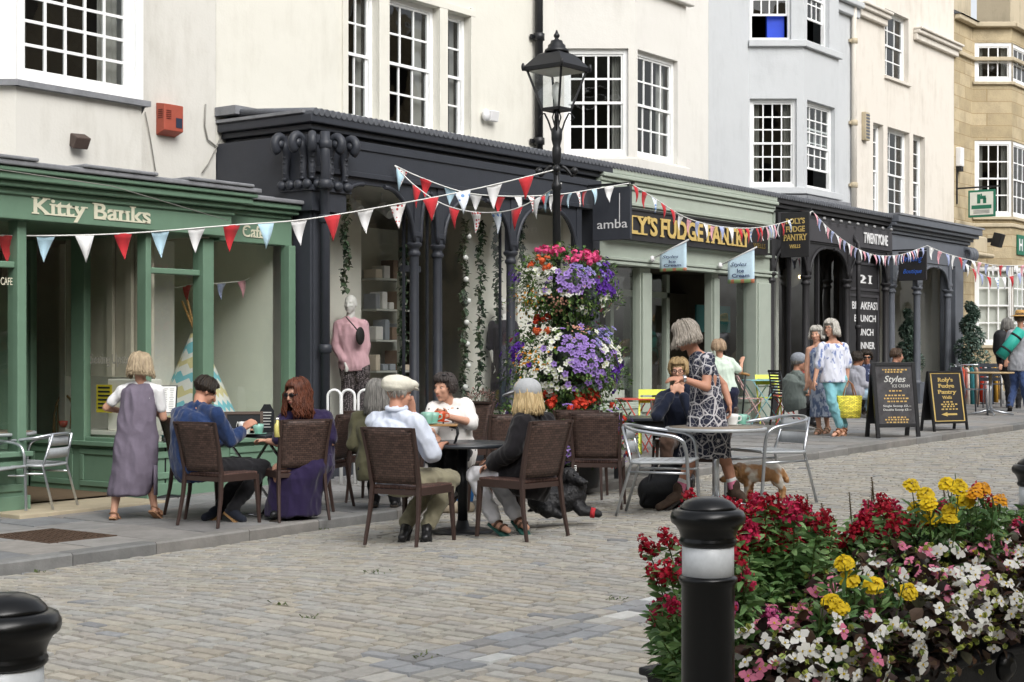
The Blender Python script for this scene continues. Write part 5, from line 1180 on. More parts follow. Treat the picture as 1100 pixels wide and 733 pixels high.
# menu on a stand, tub
g = ground(177, 534); t = thing('menu_stand', 'white menu in a black frame on a slim black stand', 'menu stand', g)
c = at(181, 429, depth(g)); n, up = slab(c, RT, .2, .2, .25); hu, hv = .075, .135
mb = MB(); mb.lathe(g, [(.01, 0), (.17, 0), (.17, .012), (.03, .03), (.014, .05)], 24); mb.build('foot', M_ironb, t)
mb = MB(); mb.tube([g+UP*.03, Vector((g.x, g.y, c.z-.06))], .014, 8); mb.build('pole', M_ironb, t)
mb = MB(); mb.obox(c, RT*hu*1.12, n*.012, up*hv*1.06); fr = mb.build('frame', M_ironb, t); mb = MB(); mb.obox(c+n*.0135, RT*hu, n*.001, up*hv); sh = mb.build('sheet', M_china, fr)
mb = MB()
for i in range(14):
    for k in (-1, 1): mb.obox(c+n*.0155+up*(hv*.8-.0185*i)+RT*k*.034, RT*RN.uniform(.012, .027), n*.0006, up*.0028)
mb.build('print', mk('grey_print', '8f8f8c', .7), t)
g = ground(205, 517); t = thing('plastic_tub', 'white plastic tub with a blue lid on the pavement behind the blue jumper man', 'tub', g); mb = MB(); mb.lathe(g, [(.10, 0), (.12, .01), (.135, .2), (.14, .2), (.14, .21), (.12, .21), (.01, .2)], 20); mb.build('body', M_china, t)
mb = MB(); mb.lathe(g+UP*.211, [(.09, 0), (.09, .1), (.085, .115), (.01, .12)], 20); mb.build('lid', mk('royal_blue', '2743a8', .4), t)
# ---------------------------------------------------------------- bistro sets outside the fudge shop
def bistro_chair(m):
    r = thing('bistro_chair', 'x', 'chair')
    for s in (-1, 1):
        mb = MB(); mb.bar((.22, s*.19, 0), (-.23, s*.19, .83), .024, .012); mb.build('leg', m, r)
        mb = MB(); mb.bar((-.24, s*.17, 0), (.19, s*.17, .44), .024, .012); mb.build('leg', m, r)
    mb = MB()
    for k in range(6): x = -.16+k*.068; mb.box(x-.027, x+.027, -.185, .185, .438, .450)
    mb.build('seat', m, r)
    for z in (.70, .80): mb = MB(); x = .22-.45*z/.83; mb.obox((x-.004, 0, z), (0, .2, 0), (.006, 0, 0), (-.02, 0, .036)); mb.build('back_slat', m, r)
    return r
def bistro_table(m, g, label, w=.3):
    t = thing('bistro_table', label, 'table', g, 'coloured bistro sets'); u, v = face(80), face(-10)
    mb = MB(); rbox(mb, g, u, v, w, w, g.z+.70, g.z+.715); mb.build('tabletop', m, t)
    for s in (-1, 1):
        for k in (-1, 1): mb = MB(); c = g+v*s*(w-.03+.006*k); mb.bar(c+u*k*(w-.02), c-u*k*(w-.04)+UP*.70, .024, .012); mb.build('leg', m, t)
    return t
P_yel, P_red, P_pnk, P_trq = mk('yellow_green_paint', 'cfd84a', .45, .4), mk('coral_red_paint', 'c9564c', .45, .4), mk('pale_pink_paint', 'dfb4b2', .45, .4), mk('turquoise_paint', '8fc6cc', .45, .4)
for i, (px, py, a, m, lb, s) in enumerate([(826, 455, 178, P_yel, 'yellow green folding bistro chair by the sage pilaster', .95), (845, 456, -95, P_red, 'coral red folding bistro chair facing left beside the walking women', 1.05), (806, 456, 92, P_pnk, 'pale pink folding bistro chair facing right', .95),
      (703, 490, 185, P_yel, 'yellow green folding bistro chair behind the red bistro table', 1.0), (712, 484, -60, P_red, 'coral red folding chair partly hidden behind the mugs table', .9)]):
    r = bistro_chair(m); g = ground(px, py); place(r, g, rzof(face(a)), lb, 'coloured bistro sets', s, True)
bistro_table(P_trq, ground(818, 455), 'turquoise square bistro table next to the coral red chair', .27); bistro_table(P_red, ground(684, 488), 'coral red bistro table beside the flower tower', .23)
g = ground(848, 457); r = thing('metal_chair', 'black slatted metal chair under the man in the grey cap', 'chair', g, rz=rzof(face(70)))
for s in (-1, 1):
    mb = MB(); mb.tube([(.2, s*.2, 0), (.19, s*.2, .44), (-.19, s*.2, .44)], .013, 6); mb.build('leg', M_ironb, r, world=False); mb = MB(); mb.tube([(-.24, s*.2, 0), (-.19, s*.2, .44), (-.27, s*.18, .86)], .013, 6); mb.build('leg', M_ironb, r, world=False)
mb = MB(); mb.box(-.2, .2, -.2, .2, .435, .45); mb.build('seat', M_ironb, r, world=False); mb = MB(); 
for k in range(8): mb.obox((-.2-.08*k/8, 0, .5+k*.046), (.003, 0, 0), (0, .185, 0), (0, 0, .014))
mb.obox((-.275, 0, .865), (.012, 0, 0), (0, .19, 0), (0, 0, .02)); mb.build('backrest', M_ironb, r, world=False)
for px, py, a, lb in ((919, 446, 75, 'black metal chair under the person in the grey hooded top'), (932, 441, 180, 'black metal chair under the woman in dark glasses by the black door'), (959, 441, 85, 'black metal chair under the man seen above the chalked A-board')):
    c_ = copy_tree(r); p_ = ground(px, py); c_.location = p_; c_.rotation_euler = (0, 0, rzof(face(a))); c_['label'] = lb; c_['group'] = 'black metal cafe chairs'
r['group'] = 'black metal cafe chairs'
# ---------------------------------------------------------------- pavement boards
def aboard(name, label, pbl, pbr, ptl, ptr, mface, mframe, fw, foot=.14):
    """A-board: front panel from four pixels; depth taken from the ground under its feet"""
    A, B = ground(*pbl), ground(*pbr); dA, dB = depth(A), depth(B); H = at(*ptl, dA).z-A.z
    u = B-A; u.z = 0; w = u.length; u.normalize(); n = Vector((u.y, -u.x, 0)); n = n if n.dot(VW) < 0 else -n
    t = thing(name, label, 'sign board', (A+B)/2, 'pavement boards'); lean = .16; up = (UP*H-n*H*lean).normalized(); up_b = (UP*H+n*H*-lean*-1).normalized()
    L = H*math.sqrt(1+lean*lean); c = (A+B)/2; c.z = min(A.z, B.z)
    pn = up.cross(u).normalized(); pn = pn if pn.dot(n) > 0 else -pn
    mb = MB(); mb.obox(c+up*(L*(1+foot)/2), u*(w/2-fw*.9), pn*.008, up*L*(1-foot)/2); bd = mb.build('front_panel', mface, t)
    mb = MB()
    for s in (-1, 1): mb.obox(c+up*L/2+u*s*(w/2-fw/2), u*fw/2, pn*.02, up*L/2)
    mb.obox(c+up*(L-fw/2-.001), u*(w/2-fw), pn*.0195, up*fw/2); mb.obox(c+up*(L*foot+fw/2), u*(w/2-fw), pn*.0195, up*fw/2); mb.build('frame', mframe, t, bevel=.005)
    # rear leaf
    top = c+up*L; foot_b = c-n*(2*H*lean); ub = (top-foot_b).normalized(); pb = ub.cross(u).normalized()
    mb = MB(); mb.obox(foot_b+ub*(L*.58), u*(w/2-fw), pb*.008, ub*L*.40)
    for s in (-1, 1): mb.obox(foot_b+ub*(L*.49)+u*s*(w/2-fw/2), u*fw/2, pb*.018, ub*L*.49)
    mb.build('rear_leaf', mframe, t)
    return t, bd, c, u, up, pn, w, L
t, bd, c, u, up, pn, w, L = aboard('a_board', 'black framed A-board with chalked ice cream prices and a white script heading', (941.5, 471), (988.5, 469.5), (948.5, 389.5), (995, 389), mk('slate_chalkboard', '4b4a4c', .8, .2, var=.5, scale=7), M_ironb, .055)
def wr(s, x0, x1, y0, h, m, par, c, u, up, pn, w, L, **k): return letters(s, c+u*((x0-.5)*w)+up*(y0*L)+pn*.0085, u, pn, (x1-x0)*w, h*L, m, par, W=up, depth=.002, **k)
M_tan = mk('ochre_chalk', 'c9a868', .9, .1, var=.2); A_ = (c, u, up, pn, w, L)
wr('Styles', .26, .76, .71, .11, M_chalk, bd, *A_, shear=.35, bold=.01); wr('ICE CREAM', .44, .84, .665, .04, M_chalk, bd, *A_); wr('Single Scoop £2.--', .2, .84, .40, .035, M_chalk, bd, *A_, bold=.015); wr('Double Scoop £3.--', .2, .84, .35, .035, M_chalk, bd, *A_, bold=.015)
mb = MB()
for i, (y, a) in enumerate(((.90, .26), (.87, .2), (.62, .14), (.56, .24), (.52, .27), (.48, .2), (.27, .2), (.24, .28), (.205, .25), (.175, .3))):
    x = -a
    while x < a: e = RN.uniform(.03, .08); mb.obox(c+u*((x+e/2)*w)+up*(y*L)+pn*.0092, u*e*w*.42, pn*.0008, up*.009*L); x += e+.02
mb.build('chalk_lines', M_tan, bd)
t, bd, c, u, up, pn, w, L = aboard('a_board', "black and gold pavement board reading Roly's Fudge Pantry with an arrow", (1003, 464), (1040, 462), (1001.5, 399), (1037.5, 399), M_blk, M_ironb, .03, .13)
A_ = (c, u, up, pn, w, L)
for s, a, b, y, h in (("Roly's", .27, .70, .80, .09), ('Fudge', .27, .72, .70, .085), ('Pantry', .24, .76, .60, .085), ('Wells', .34, .62, .535, .05)): wr(s, a, b, y, h, M_gold, bd, *A_, serif=True, bold=.02)
mb = MB()
for y, a in ((.485, .14), (.445, .22), (.41, .17), (.365, .22)):
    x = -a
    while x < a: e = RN.uniform(.04, .09); mb.obox(c+u*((x+e/2)*w)+up*(y*L)+pn*.0095, u*e*w*.42, pn*.0008, up*.011*L); x += e+.03
mb.build('gold_lines', M_gold, bd)
mb = MB(); mb.poly([c+u*(x*w)+up*(y*L)+pn*.0095 for x, y in ((-.24, .28), (-.06, .245), (-.06, .265), (.22, .265), (.22, .295), (-.06, .295), (-.06, .315))], pn, .001); mb.build('arrow', M_gold, bd)
mb = MB()
for s in (-1, 1): mb.obox(c+up*(L*.565)+u*s*(w*.5-.052)+pn*.009, u*.011, pn*.001, up*L*.40)
for y in (.965, .165): mb.obox(c+up*(L*y)+pn*.009, u*(w*.5-.064), pn*.001, up*.011)
mb.build('gold_border', M_gold, bd)
# right-hand cafe table and grey chairs
g = ground(1064, 446); ped_table('cafe_table', 'pale wooden topped cafe table outside the slate grey shop', g, .75, .40, mk('pale_oak', 'b39a72', .5, var=.15), M_alu, 'cafe tables', base=.3)
for px, py, a, lb in ((1042, 446, 80, 'slate grey metal chair left of the pale topped table'), (1066, 438, 185, 'slate grey metal chair behind the pale topped table')):
    g = ground(px, py); r = thing('metal_chair', lb, 'chair', g, 'grey chairs on the right', rzof(face(a)))
    for s in (-1, 1):
        mb = MB(); mb.tube([(.22, s*.22, 0), (.19, s*.2, .44)], .014, 6); mb.build('leg', M_slateg, r, world=False); mb = MB(); mb.tube([(-.26, s*.22, 0), (-.19, s*.2, .44), (-.27, s*.2, .86)], .014, 6); mb.build('leg', M_slateg, r, world=False)
    mb = MB(); mb.box(-.2, .21, -.21, .21, .44, .46); mb.build('seat', M_slateg, r, world=False); mb = MB()
    for k in range(4): mb.obox((-.2-.08*k/4, 0, .54+k*.088), (.006, 0, 0), (0, .19, 0), (0, 0, .036))
    mb.build('backrest', M_slateg, r, world=False)
# clothes rail
g = ground(1064, 436); t = thing('clothes_rail', 'rail of bright hanging clothes outside the slate grey shop', 'clothes rail', g); d_ = depth(g)
tp = at(1064, 392, d_+.8).z; u = RT; L_ = 1.0
mb = MB(); g2 = g+VW*.8; g2.z = zg(g2.x, g2.y)
for s in (-1, 1): mb.tube([Vector((g2.x, g2.y, g2.z))+u*s*.5, Vector((g2.x, g2.y, tp))+u*s*.45], .016, 6)
mb.tube([Vector((g2.x, g2.y, tp))-u*.5, Vector((g2.x, g2.y, tp))+u*.5], .016, 6); mb.build('rack', M_chrome, t)
cl = ['e8e6e0', 'c9573f', 'e3dcd2', '3f7f86', 'd8b29c', 'b8402f', 'e9e9e9', '2f3b52', 'd4a24a', 'dcdcd8']
for i, c_ in enumerate(cl):
    x = -.42+i*.094; p = Vector((g2.x, g2.y, tp-.05))+u*x; mb = MB(); hh = RN.uniform(.55, .95); rings = []
    for k, (z, a, b) in enumerate(((0, .015, .05), (-.06, .03, .17), (-.3, .04, .17), (-hh, .05, .2))):
        rings.append([p+UP*z+u*math.cos(q_)*a+VW*math.sin(q_)*b for q_ in [2*math.pi*j/10 for j in range(10)]])
    mb.loft(rings); mb.build('garment', mk('garment_'+c_, c_, .85, .15, var=.25, scale=18), t)
# rucksack on the ground, carrier bag, blue bag
def blobs(name, parts, mat, par, vox=.012, smooth=6, disp=0):
    mb = MB()
    for p in parts: 
        if len(p) == 4: mb.cap(*p)
        else: mb.ell(*p)
    return remesh(name, mb, mat, par, vox, smooth)
def remesh(name, mb, mat, par, vox=.008, smooth=4, off=None):
    o_ = OFF.get(par.name, Vector((0, 0, 0))) if par is not None else Vector((0, 0, 0))
    me = mb.mesh('tmp', o_); ob = bpy.data.objects.new('tmp', me); COL.objects.link(ob)
    r = ob.modifiers.new('r', 'REMESH'); r.mode = 'VOXEL'; r.voxel_size = vox; r.use_smooth_shade = True
    if smooth: s = ob.modifiers.new('s', 'SMOOTH'); s.factor = .5; s.iterations = smooth
    dg = bpy.context.evaluated_depsgraph_get(); dg.update(); m2 = bpy.data.meshes.new_from_object(ob.evaluated_get(dg))
    bpy.data.objects.remove(ob); bpy.data.meshes.remove(me); m2.name = name
    m2.materials.clear(); m2.materials.append(mat); m2.polygons.foreach_set('use_smooth', [True]*len(m2.polygons)); m2.polygons.foreach_set('material_index', [0]*len(m2.polygons))
    o = bpy.data.objects.new(name, m2); COL.objects.link(o)
    if par is not None: o.parent = par; OFF[o.name] = o_
    return o
g = ground(716, 546); M_bag = mk('black_nylon', '1f2023', .6, .3, var=.3, scale=12, bump=.4, bscale=30)
t = thing('rucksack', 'black rucksack slumped on the setts under the square table', 'bag', g)
blobs('body', [(g+RT*-.12+UP*.16, .15, g+RT*.08+UP*.17, .17), (g+RT*.0+UP*.25+VW*.05, .15, g+RT*.05+UP*.36+VW*.08, .10), (g+RT*-.2+UP*.06-VW*.05, .06, g+RT*.18+UP*.06-VW*.05, .07)], M_bag, t, .015, 5)
mb = MB(); mb.tube([g+RT*-.05+UP*.44+VW*.05, g+RT*-.14+UP*.36-VW*.06, g+RT*-.2+UP*.16-VW*.1, g+RT*-.24+UP*.04-VW*.1], .018, 6); mb.build('strap', M_bag, t)
g = ground(497, 541); t = thing('carrier_bag', 'blue printed shopping bag standing on the ground behind the table pedestal', 'bag', g); mb = MB(); mb.loft([[g+RT*a*.10+VW*b*.05 for a, b in ((-1, -1), (1, -1), (1, 1), (-1, 1))], [g+RT*a*.13+VW*b*.06+UP*.2 for a, b in ((-1, -1), (1, -1), (1, 1), (-1, 1))], [g+RT*a*.13+VW*b*.015+UP*.30 for a, b in ((-1, -1), (1, -1), (1, 1), (-1, 1))]], 0, False)
fixn(mb.build('body', mk('blue_print_bag', '2f6fae', .5, var=.25, scale=10), t)); 
letters('ord', g+RT*-.08-VW*.062+UP*.06, RT, -VW, .15, .09, M_white_l, t, depth=.004)
g = ground(487, 545); t = thing('cloth_bag', 'beige cloth bag lying beside the blue shopping bag', 'bag', g); blobs('body', [(g+RT*-.15+UP*.06, .07, g+RT*.15+UP*.05, .06)], mk('beige_canvas', 'b9ab95', .9, var=.2), t, .015)
# ================================================================ people
def skinm(name, c): return mk(name, c, .55, .35, var=.10, scale=14, bump=.05, bscale=120)
SK1, SK2, SK3 = skinm('skin_fair', 'c99a82'), skinm('skin_ruddy', 'bf8c74'), skinm('skin_tan', 'ab7a60')
def fabric(name, c, var=.10, bump=.5, bs=14, rough=.85): return mk(name, c, rough, .15, var=var, scale=9, bump=bump, bscale=bs, sheen=.15)
def hairm(name, c, c2):
    if name in MATS: return MATS[name]
    m = bpy.data.materials.new(name); m.use_nodes = True; nt = m.node_tree; L = nt.links; p = nt.nodes['Principled BSDF']; p.inputs['Roughness'].default_value = .5; p.inputs['Specular IOR Level'].default_value = .35
    tc = nd(nt, 'ShaderNodeTexCoord'); mp = nd(nt, 'ShaderNodeMapping'); mp.inputs['Scale'].default_value = (60, 60, 9); L.new(tc.outputs['Object'], mp.inputs['Vector'])
    n = nd(nt, 'ShaderNodeTexNoise', Scale=1.0, Detail=4); L.new(mp.outputs['Vector'], n.inputs['Vector'])
    r = nd(nt, 'ShaderNodeMapRange'); r.inputs['From Min'].default_value = .3; r.inputs['From Max'].default_value = .7; L.new(n.outputs['Fac'], r.inputs['Value'])
    x = nd(nt, 'ShaderNodeMix', data_type='RGBA'); mixin(x)[0].default_value = lin(c); mixin(x)[1].default_value = lin(c2); L.new(r.outputs['Result'], x.inputs['Factor']); L.new(mixout(nt, x), p.inputs['Base Color'])
    b = nd(nt, 'ShaderNodeBump', Strength=.6, Distance=.01); L.new(n.outputs['Fac'], b.inputs['Height']); L.new(b.outputs['Normal'], p.inputs['Normal']); MATS[name] = m; return m
M_eyew, M_iris, M_lip = mk('eye_white', 'd9d4cc', .3, var=0), mk('iris', '2e251f', .2, var=0), mk('lip', 'a8605a', .5, var=0)
M_sole = mk('shoe_sole', '3a332d', .8); M_bshoe = mk('black_leather', '1d1d1f', .38, .5, var=.2, scale=20)
def crinkle(o, amp, sc=(9, 9, 4)):
    if not amp: return o
    me = o.data; me.update(); co = np.empty(len(me.vertices)*3); me.vertices.foreach_get('co', co); no = np.empty(len(me.vertices)*3); me.vertices.foreach_get('normal', no)
    co = co.reshape(-1, 3); no = no.reshape(-1, 3)
    h = np.array([noise.noise((c[0]*sc[0]+3, c[1]*sc[1], c[2]*sc[2]))+.9*(.5-abs(noise.noise((c[0]*sc[0]*1.5+c[2]*2, c[1]*sc[1]*1.5+9, c[2]*sc[2]*1.5)))*2)+.35*noise.noise((c[0]*sc[0]*3.3, c[1]*sc[1]*3.3+9, c[2]*sc[2]*3.3)) for c in co])
    co = co+no*(h*amp*1.35)[:, None]; me.vertices.foreach_set('co', co.ravel()); me.update(); return o
class Per:
    def __init__(s, label, d0, J, yaw=0, pitch=0, k=1.0, base=None, name='person', group=None, skin=SK1, vox=.008, roll=0):
        s.d0, s.k, s.skin, s.vox = d0, k, skin, vox; s.J = {n: at(v[0], v[1], d0+(v[2] if len(v) > 2 else 0)) for n, v in J.items()}
        b = base if base is not None else s.J['pv']; s.root = thing(name, label, 'person', b, group)
        f = face(yaw)*math.cos(pitch)-UP*math.sin(pitch); s.f = f.normalized(); s.r = s.f.cross(UP).normalized(); s.u = s.r.cross(s.f).normalized()
        if roll: s.u = (s.u+s.r*roll).normalized(); s.r = s.f.cross(s.u).normalized()
    def px(s, x, y, dd=0): return at(x, y, s.d0+dd)
    def torso(s, mb, g=0.0, low=0.0, wd=1.0, dp=1.0, top=True, n=20):
        J, k = s.J, s.k; S1 = (J['sr']-J['sl']).normalized(); S0 = (J['hr']-J['hl']).normalized()
        pv, nk = J['pv'], J['nk']; mid = (J['sl']+J['sr'])/2; sw = (J['sr']-J['sl']).length/2
        sp = (mid-pv); L = sp.length; spd = sp.normalized(); bend = J.get('bk')
        def ctr(t):
            if bend is None: return pv.lerp(mid, t)
            return pv*(1-t)**2+bend*2*t*(1-t)+mid*t*t if t <= 1 else mid+(mid-bend)*(t-1)
        prof = [(-.22-low, .150, .105), (-.10, .170, .125), (.05, .172, .125), (.30, .148, .112), (.52, .150, .115), (.75, .168, .122), (.92, sw*.92/k+.012, .105), (1.0, sw*.80/k, .085), (1.06, .085, .07)]
        rings = []
        for t, a, b in prof:
            S = S0.lerp(S1, min(max(t, 0), 1)).normalized(); tg = (ctr(min(t+.05, 1.1))-ctr(t-.05)).normalized(); Fr = S.cross(tg).normalized(); S_ = tg.cross(Fr)
            c = ctr(t); rings.append([c+S_*math.cos(q)*(a*k*wd+g)+Fr*math.sin(q)*(b*k*dp+g) for q in [2*math.pi*j/n for j in range(n)]])
        mb.loft(rings)
        for q in ('sl', 'sr'): mb.cap(nk-UP*.012*k, .050*k+g*.7, J[q]-UP*.004, .052*k+g*.8, 10)
        return mb
    def limb(s, mb, a, b, ra, rb, g=0.0, t0=0.0, t1=1.0, bulge=None):
        A, B = s.J[a] if isinstance(a, str) else a, s.J[b] if isinstance(b, str) else b; k = s.k
        P, Q = A.lerp(B, t0), A.lerp(B, t1); r0 = (ra+(rb-ra)*t0)*k+g; r1 = (ra+(rb-ra)*t1)*k+g
        mb.cap(P, r0, Q, r1, 12)
        if bulge: mb.ell(A.lerp(B, bulge[0]), bulge[1]*k+g, bulge[1]*k+g, bulge[1]*k*2.2+g, None)
        return mb
    def hand(s, mb, w, d, n, curl=.5, sc=1.0, thumb=1):
        k = s.k*sc; d = d.normalized(); n = (n-d*n.dot(d)).normalized(); sd = d.cross(n)
        for i in range(4): mb.cap(w, .020*k, w+d*.065*k+sd*(i-1.5)*.019*k, .0115*k, 8)
        for i, L in enumerate((.9, 1.05, 1.0, .8)):
            p = w+d*.075*k+sd*(i-1.5)*.0205*k; c = 0
            for j, (l, r) in enumerate(((.038, .0095), (.026, .0088), (.02, .008))):
                c += curl*(.6 if j == 0 else 1); q = p+(d*math.cos(c)+n*math.sin(c))*l*L*k; mb.cap(p, r*k, q, (r-.0007)*k, 8); p = q
        p = w+d*.025*k+sd*thumb*.022*k; q = p+(d*.55+sd*thumb*.7+n*.35).normalized()*.036*k; mb.cap(p, .0125*k, q, .0105*k, 8); mb.cap(q, .0105*k, q+(d*.85+n*.45+sd*thumb*.1).normalized()*.028*k, .009*k, 8)
    def body(s, hands=(('wl', None), ('wr', None)), feet=True, arms=True, wd=1.0, dp=1.0, legs=True):
        J, k = s.J, s.k; mb = MB(); s.torso(mb, -.008, 0, wd, dp)
        c, f, r, u = J['hd'], s.f, s.r, s.u; hk = k*1.0
        mb.cap(J['nk']-UP*.03, .062*k, c-u*.06*hk-f*.02*hk, .050*k)
        mb.ell(c+u*.030*hk-f*.012*hk, .074*hk, .092*hk, .085*hk, (r, f, u), 16, 12); mb.ell(c-u*.035*hk+f*.028*hk, .058*hk, .066*hk, .078*hk, (r, f, u), 16, 12)
        mb.ell(c-u*.098*hk+f*.062*hk, .024*hk, .022*hk, .018*hk, (r, f, u)); mb.ell(c-u*.05*hk+f*.01*hk, .060*hk, .05*hk, .05*hk, (r, f, u))
        mb.cap(c+u*.018*hk+f*.088*hk, .009*hk, c-u*.030*hk+f*.108*hk, .0135*hk, 8)
        mb.cap(c+u*.026*hk+f*.074*hk-r*.035*hk, .013*hk, c+u*.026*hk+f*.074*hk+r*.035*hk, .013*hk, 8)
        mb.cap(c-u*.062*hk+f*.085*hk-r*.014*hk, .010*hk, c-u*.062*hk+f*.085*hk+r*.014*hk, .010*hk, 8)
        for q in (-1, 1):
            mb.ell(c+r*q*.076*hk-f*.005*hk-u*.005*hk, .008*hk, .018*hk, .031*hk, (r, (f-r*q*.3).normalized(), u)); mb.ell(c+r*q*.034*hk+f*.062*hk-u*.02*hk, .028*hk, .026*hk, .024*hk, (r, f, u))
        if arms:
            for q in 'lr':
                s.limb(mb, 's'+q, 'e'+q, .050, .039); s.limb(mb, 'e'+q, 'w'+q, .040, .027)
            for w, o in hands:
                e = J['e'+w[1]]; d = (J[w]-e); 
                if o is None: s.hand(mb, J[w], d, -UP+s.f*.2, .45)
                else: s.hand(mb, J[w], Vector(o[0]), Vector(o[1]), o[2], 1.0, o[3] if len(o) > 3 else 1)
        if legs:
            for q in 'lr':
                s.limb(mb, 'h'+q, 'k'+q, .082, .056); s.limb(mb, 'k'+q, 'a'+q, .054, .034, bulge=None); A, B = J['k'+q], J['a'+q]; bk = (A-J['h'+q]).normalized()
                mb.cap(A.lerp(B, .18), .054*k, A.lerp(B, .55), .046*k)
                if feet: t = J['t'+q]; mb.cap(J['a'+q]-UP*.03*k, .036*k, t, .026*k)
        return remesh('body', mb, s.skin, s.root, s.vox, 4)
    def face_bits(s, specs=None, glasses=None):
        c, f, r, u, k = s.J['hd'], s.f, s.r, s.u, s.k; mb = MB()
        for q in (-1, 1): mb.ell(c+r*q*.031*k+f*.078*k+u*.006*k, .0105*k, .008*k, .0055*k, (r, f, u), 10, 8)
        e = mb.build('eye', M_eyew, s.root); mb = MB()
        for q in (-1, 1): mb.ell(c+r*q*.031*k+f*.0825*k+u*.006*k, .0062*k, .0045*k, .0055*k, (r, f, u), 8, 6)
        mb.build('iris', M_iris, e); mb = MB()
        mb.cap(c-u*.060*k+f*.093*k-r*.016*k, .0045*k, c-u*.060*k+f*.093*k+r*.016*k, .0045*k, 6); mb.build('mouth', M_lip, s.root)
        if glasses:
            mb = MB(); dark = glasses == 'sun'
            for q in (-1, 1):
                ce = c+r*q*.034*k+f*.098*k+u*.006*k
                if dark: mb.ell(ce, .030*k, .006*k, .021*k, (r, f, u), 12, 8)
                else: mb.tube([ce+(r*math.cos(a)*.028+u*math.sin(a)*.020)*k for a in [2*math.pi*j/14 for j in range(15)]], .0028*k, 5)
                mb.tube([ce+r*q*.028*k, c+r*q*.082*k+f*.06*k+u*.01*k, c+r*q*.082*k-f*.01*k+u*.012*k], .0032*k, 5)
            mb.tube([c-r*.012*k+f*.104*k+u*.010*k, c+r*.012*k+f*.104*k+u*.010*k], .003*k, 5); mb.build('sunglasses' if dark else 'spectacles', M_bshoe, s.root)
    def hair(s, m, length=.10, fringe=True, n=260, flare=.0, wav=0.0, face_a=62, vol=1.0, back=None, thick=.010, part=0.0, fl=.85):
        """strands from the crown over the skull, hanging to `length` below the head centre; back = length behind"""
        c, f, r, u, k = s.J['hd'], s.f, s.r, s.u, s.k; mb = MB(); R_ = random.Random(int(s.d0*1000)); c = c-f*.012*k
        mb.ell(c+u*.036*k-f*.008*k, .080*k*vol, .096*k*vol, .086*k*vol, (r, f, u), 18, 12); 
        o = None
        for i in range(int(n*1.7)):
            ph = R_.uniform(-math.pi, math.pi); a = abs(math.degrees(ph)); d = f*math.cos(ph)+r*math.sin(ph)
            ln = length if back is None else length+(back-length)*max(0, min(1, (a-75)/70))
            if a < face_a:
                if not fringe: 
                    if a < face_a*.85: thm, ln = 1.2, None
                    else: thm = 1.6
                else: thm, ln = fl*math.pi*.5*R_.uniform(.85, 1.12), None
            else: thm = math.pi*.5
            pts = []; st = R_.uniform(.05, .75); lift = (R_.uniform(-.3, 1)*.009+(.012*R_.random() if R_.random() < .12 else 0))*k
            for j in range(7):
                th = st+(thm-st)*j/6; rr = .086+.012*abs(math.cos(ph)); pts.append(c+u*(.036+math.cos(th)*.092*vol)*k+d*math.sin(th)*rr*k*vol+d*lift+u*lift*math.cos(th))
            if ln is not None:
                nd_ = 6; L = (ln+.036)*(R_.uniform(.74, 1.06) if ln > .06 else R_.uniform(.1, 1.05)); w1, w2 = R_.uniform(0, 6.28), R_.uniform(6, 11)
                base = pts[-1]
                for j in range(1, nd_+1):
                    t = j/nd_; ww = wav*math.sin(w1+t*w2)*.012*k; ang = r*(-math.sin(ph)*0)+d
                    pull = -.25*max(0, t-.3)*(.03 if flare <= 0 else 0)
                    pts.append(base-UP*(L*t)*k+d*(flare*t*t+pull+.008*math.sin(t*2.6))*k+(r*ww+f*ww*.6))
            nrad = len(pts); mb.tube(pts, [thick*.62*k*(.75+.35*math.sin(min(1, j/nrad*1.4)*2.2)) if j < nrad-1 else thick*k*.12 for j in range(nrad)], 5)
        o = mb.build('hair', m, s.root); return o
    def top(s, m, g=.012, sleeve='long', sl=1.0, low=.1, name='top', wd=1.0, dp=1.0, fold=.007, vox=.011, extra=None, which='lr', loose=.0):
        mb = MB(); s.torso(mb, g, low, wd, dp)
        for q in which:
            s.limb(mb, 's'+q, 'e'+q, .054, .044, g+loose, 0, 1.0 if sleeve == 'long' else sl)
            if sleeve == 'long': s.limb(mb, 'e'+q, 'w'+q, .044, .032, g+loose*.8, 0, .93*sl)
        if extra: extra(mb)
        return crinkle(remesh(name, mb, m, s.root, vox, 3), fold)
    def trousers(s, m, g=.014, ln=.96, fold=.008, name='trousers', vox=.011, wd=1.0, flare=.0, hipr=.92):
        mb = MB(); J, k = s.J, s.k
        mb.cap(J['hl'], .105*k*wd*hipr+g, J['hr'], .105*k*wd*hipr+g); mb.cap(J['pv']+UP*.05*k, .105*k*wd*hipr+g, J['pv'], .115*k*wd*hipr+g)
        for q in 'lr': s.limb(mb, 'h'+q, 'k'+q, .088, .062, g); s.limb(mb, 'k'+q, 'a'+q, .060, .042+flare, g, 0, ln)
        return crinkle(remesh(name, mb, m, s.root, vox, 3), fold, (8, 8, 7))
    def skirt(s, rows, m, name='dress', n=28, fold=.006, wob=.0, arms=None, th=True):
        mb = MB(); rings = []
        for i, (py, xl, xr, b, dd) in enumerate(rows):
            A, B = s.px(xl, py, dd), s.px(xr, py, dd); c = (A+B)/2; a = (B-A).length/2; rg = []
            for j in range(n):
                q = 2*math.pi*j/n; w_ = 1+wob*math.sin(q*5+i*.5)*(i/len(rows)); rg.append(c+RT*math.cos(q)*a*w_+VW*math.sin(q)*b*w_)
            rings.append(rg)
        mb.loft(rings)
        if arms: arms(mb)
        return crinkle(remesh(name, mb, m, s.root, .011, 3), fold, (7, 7, 3))
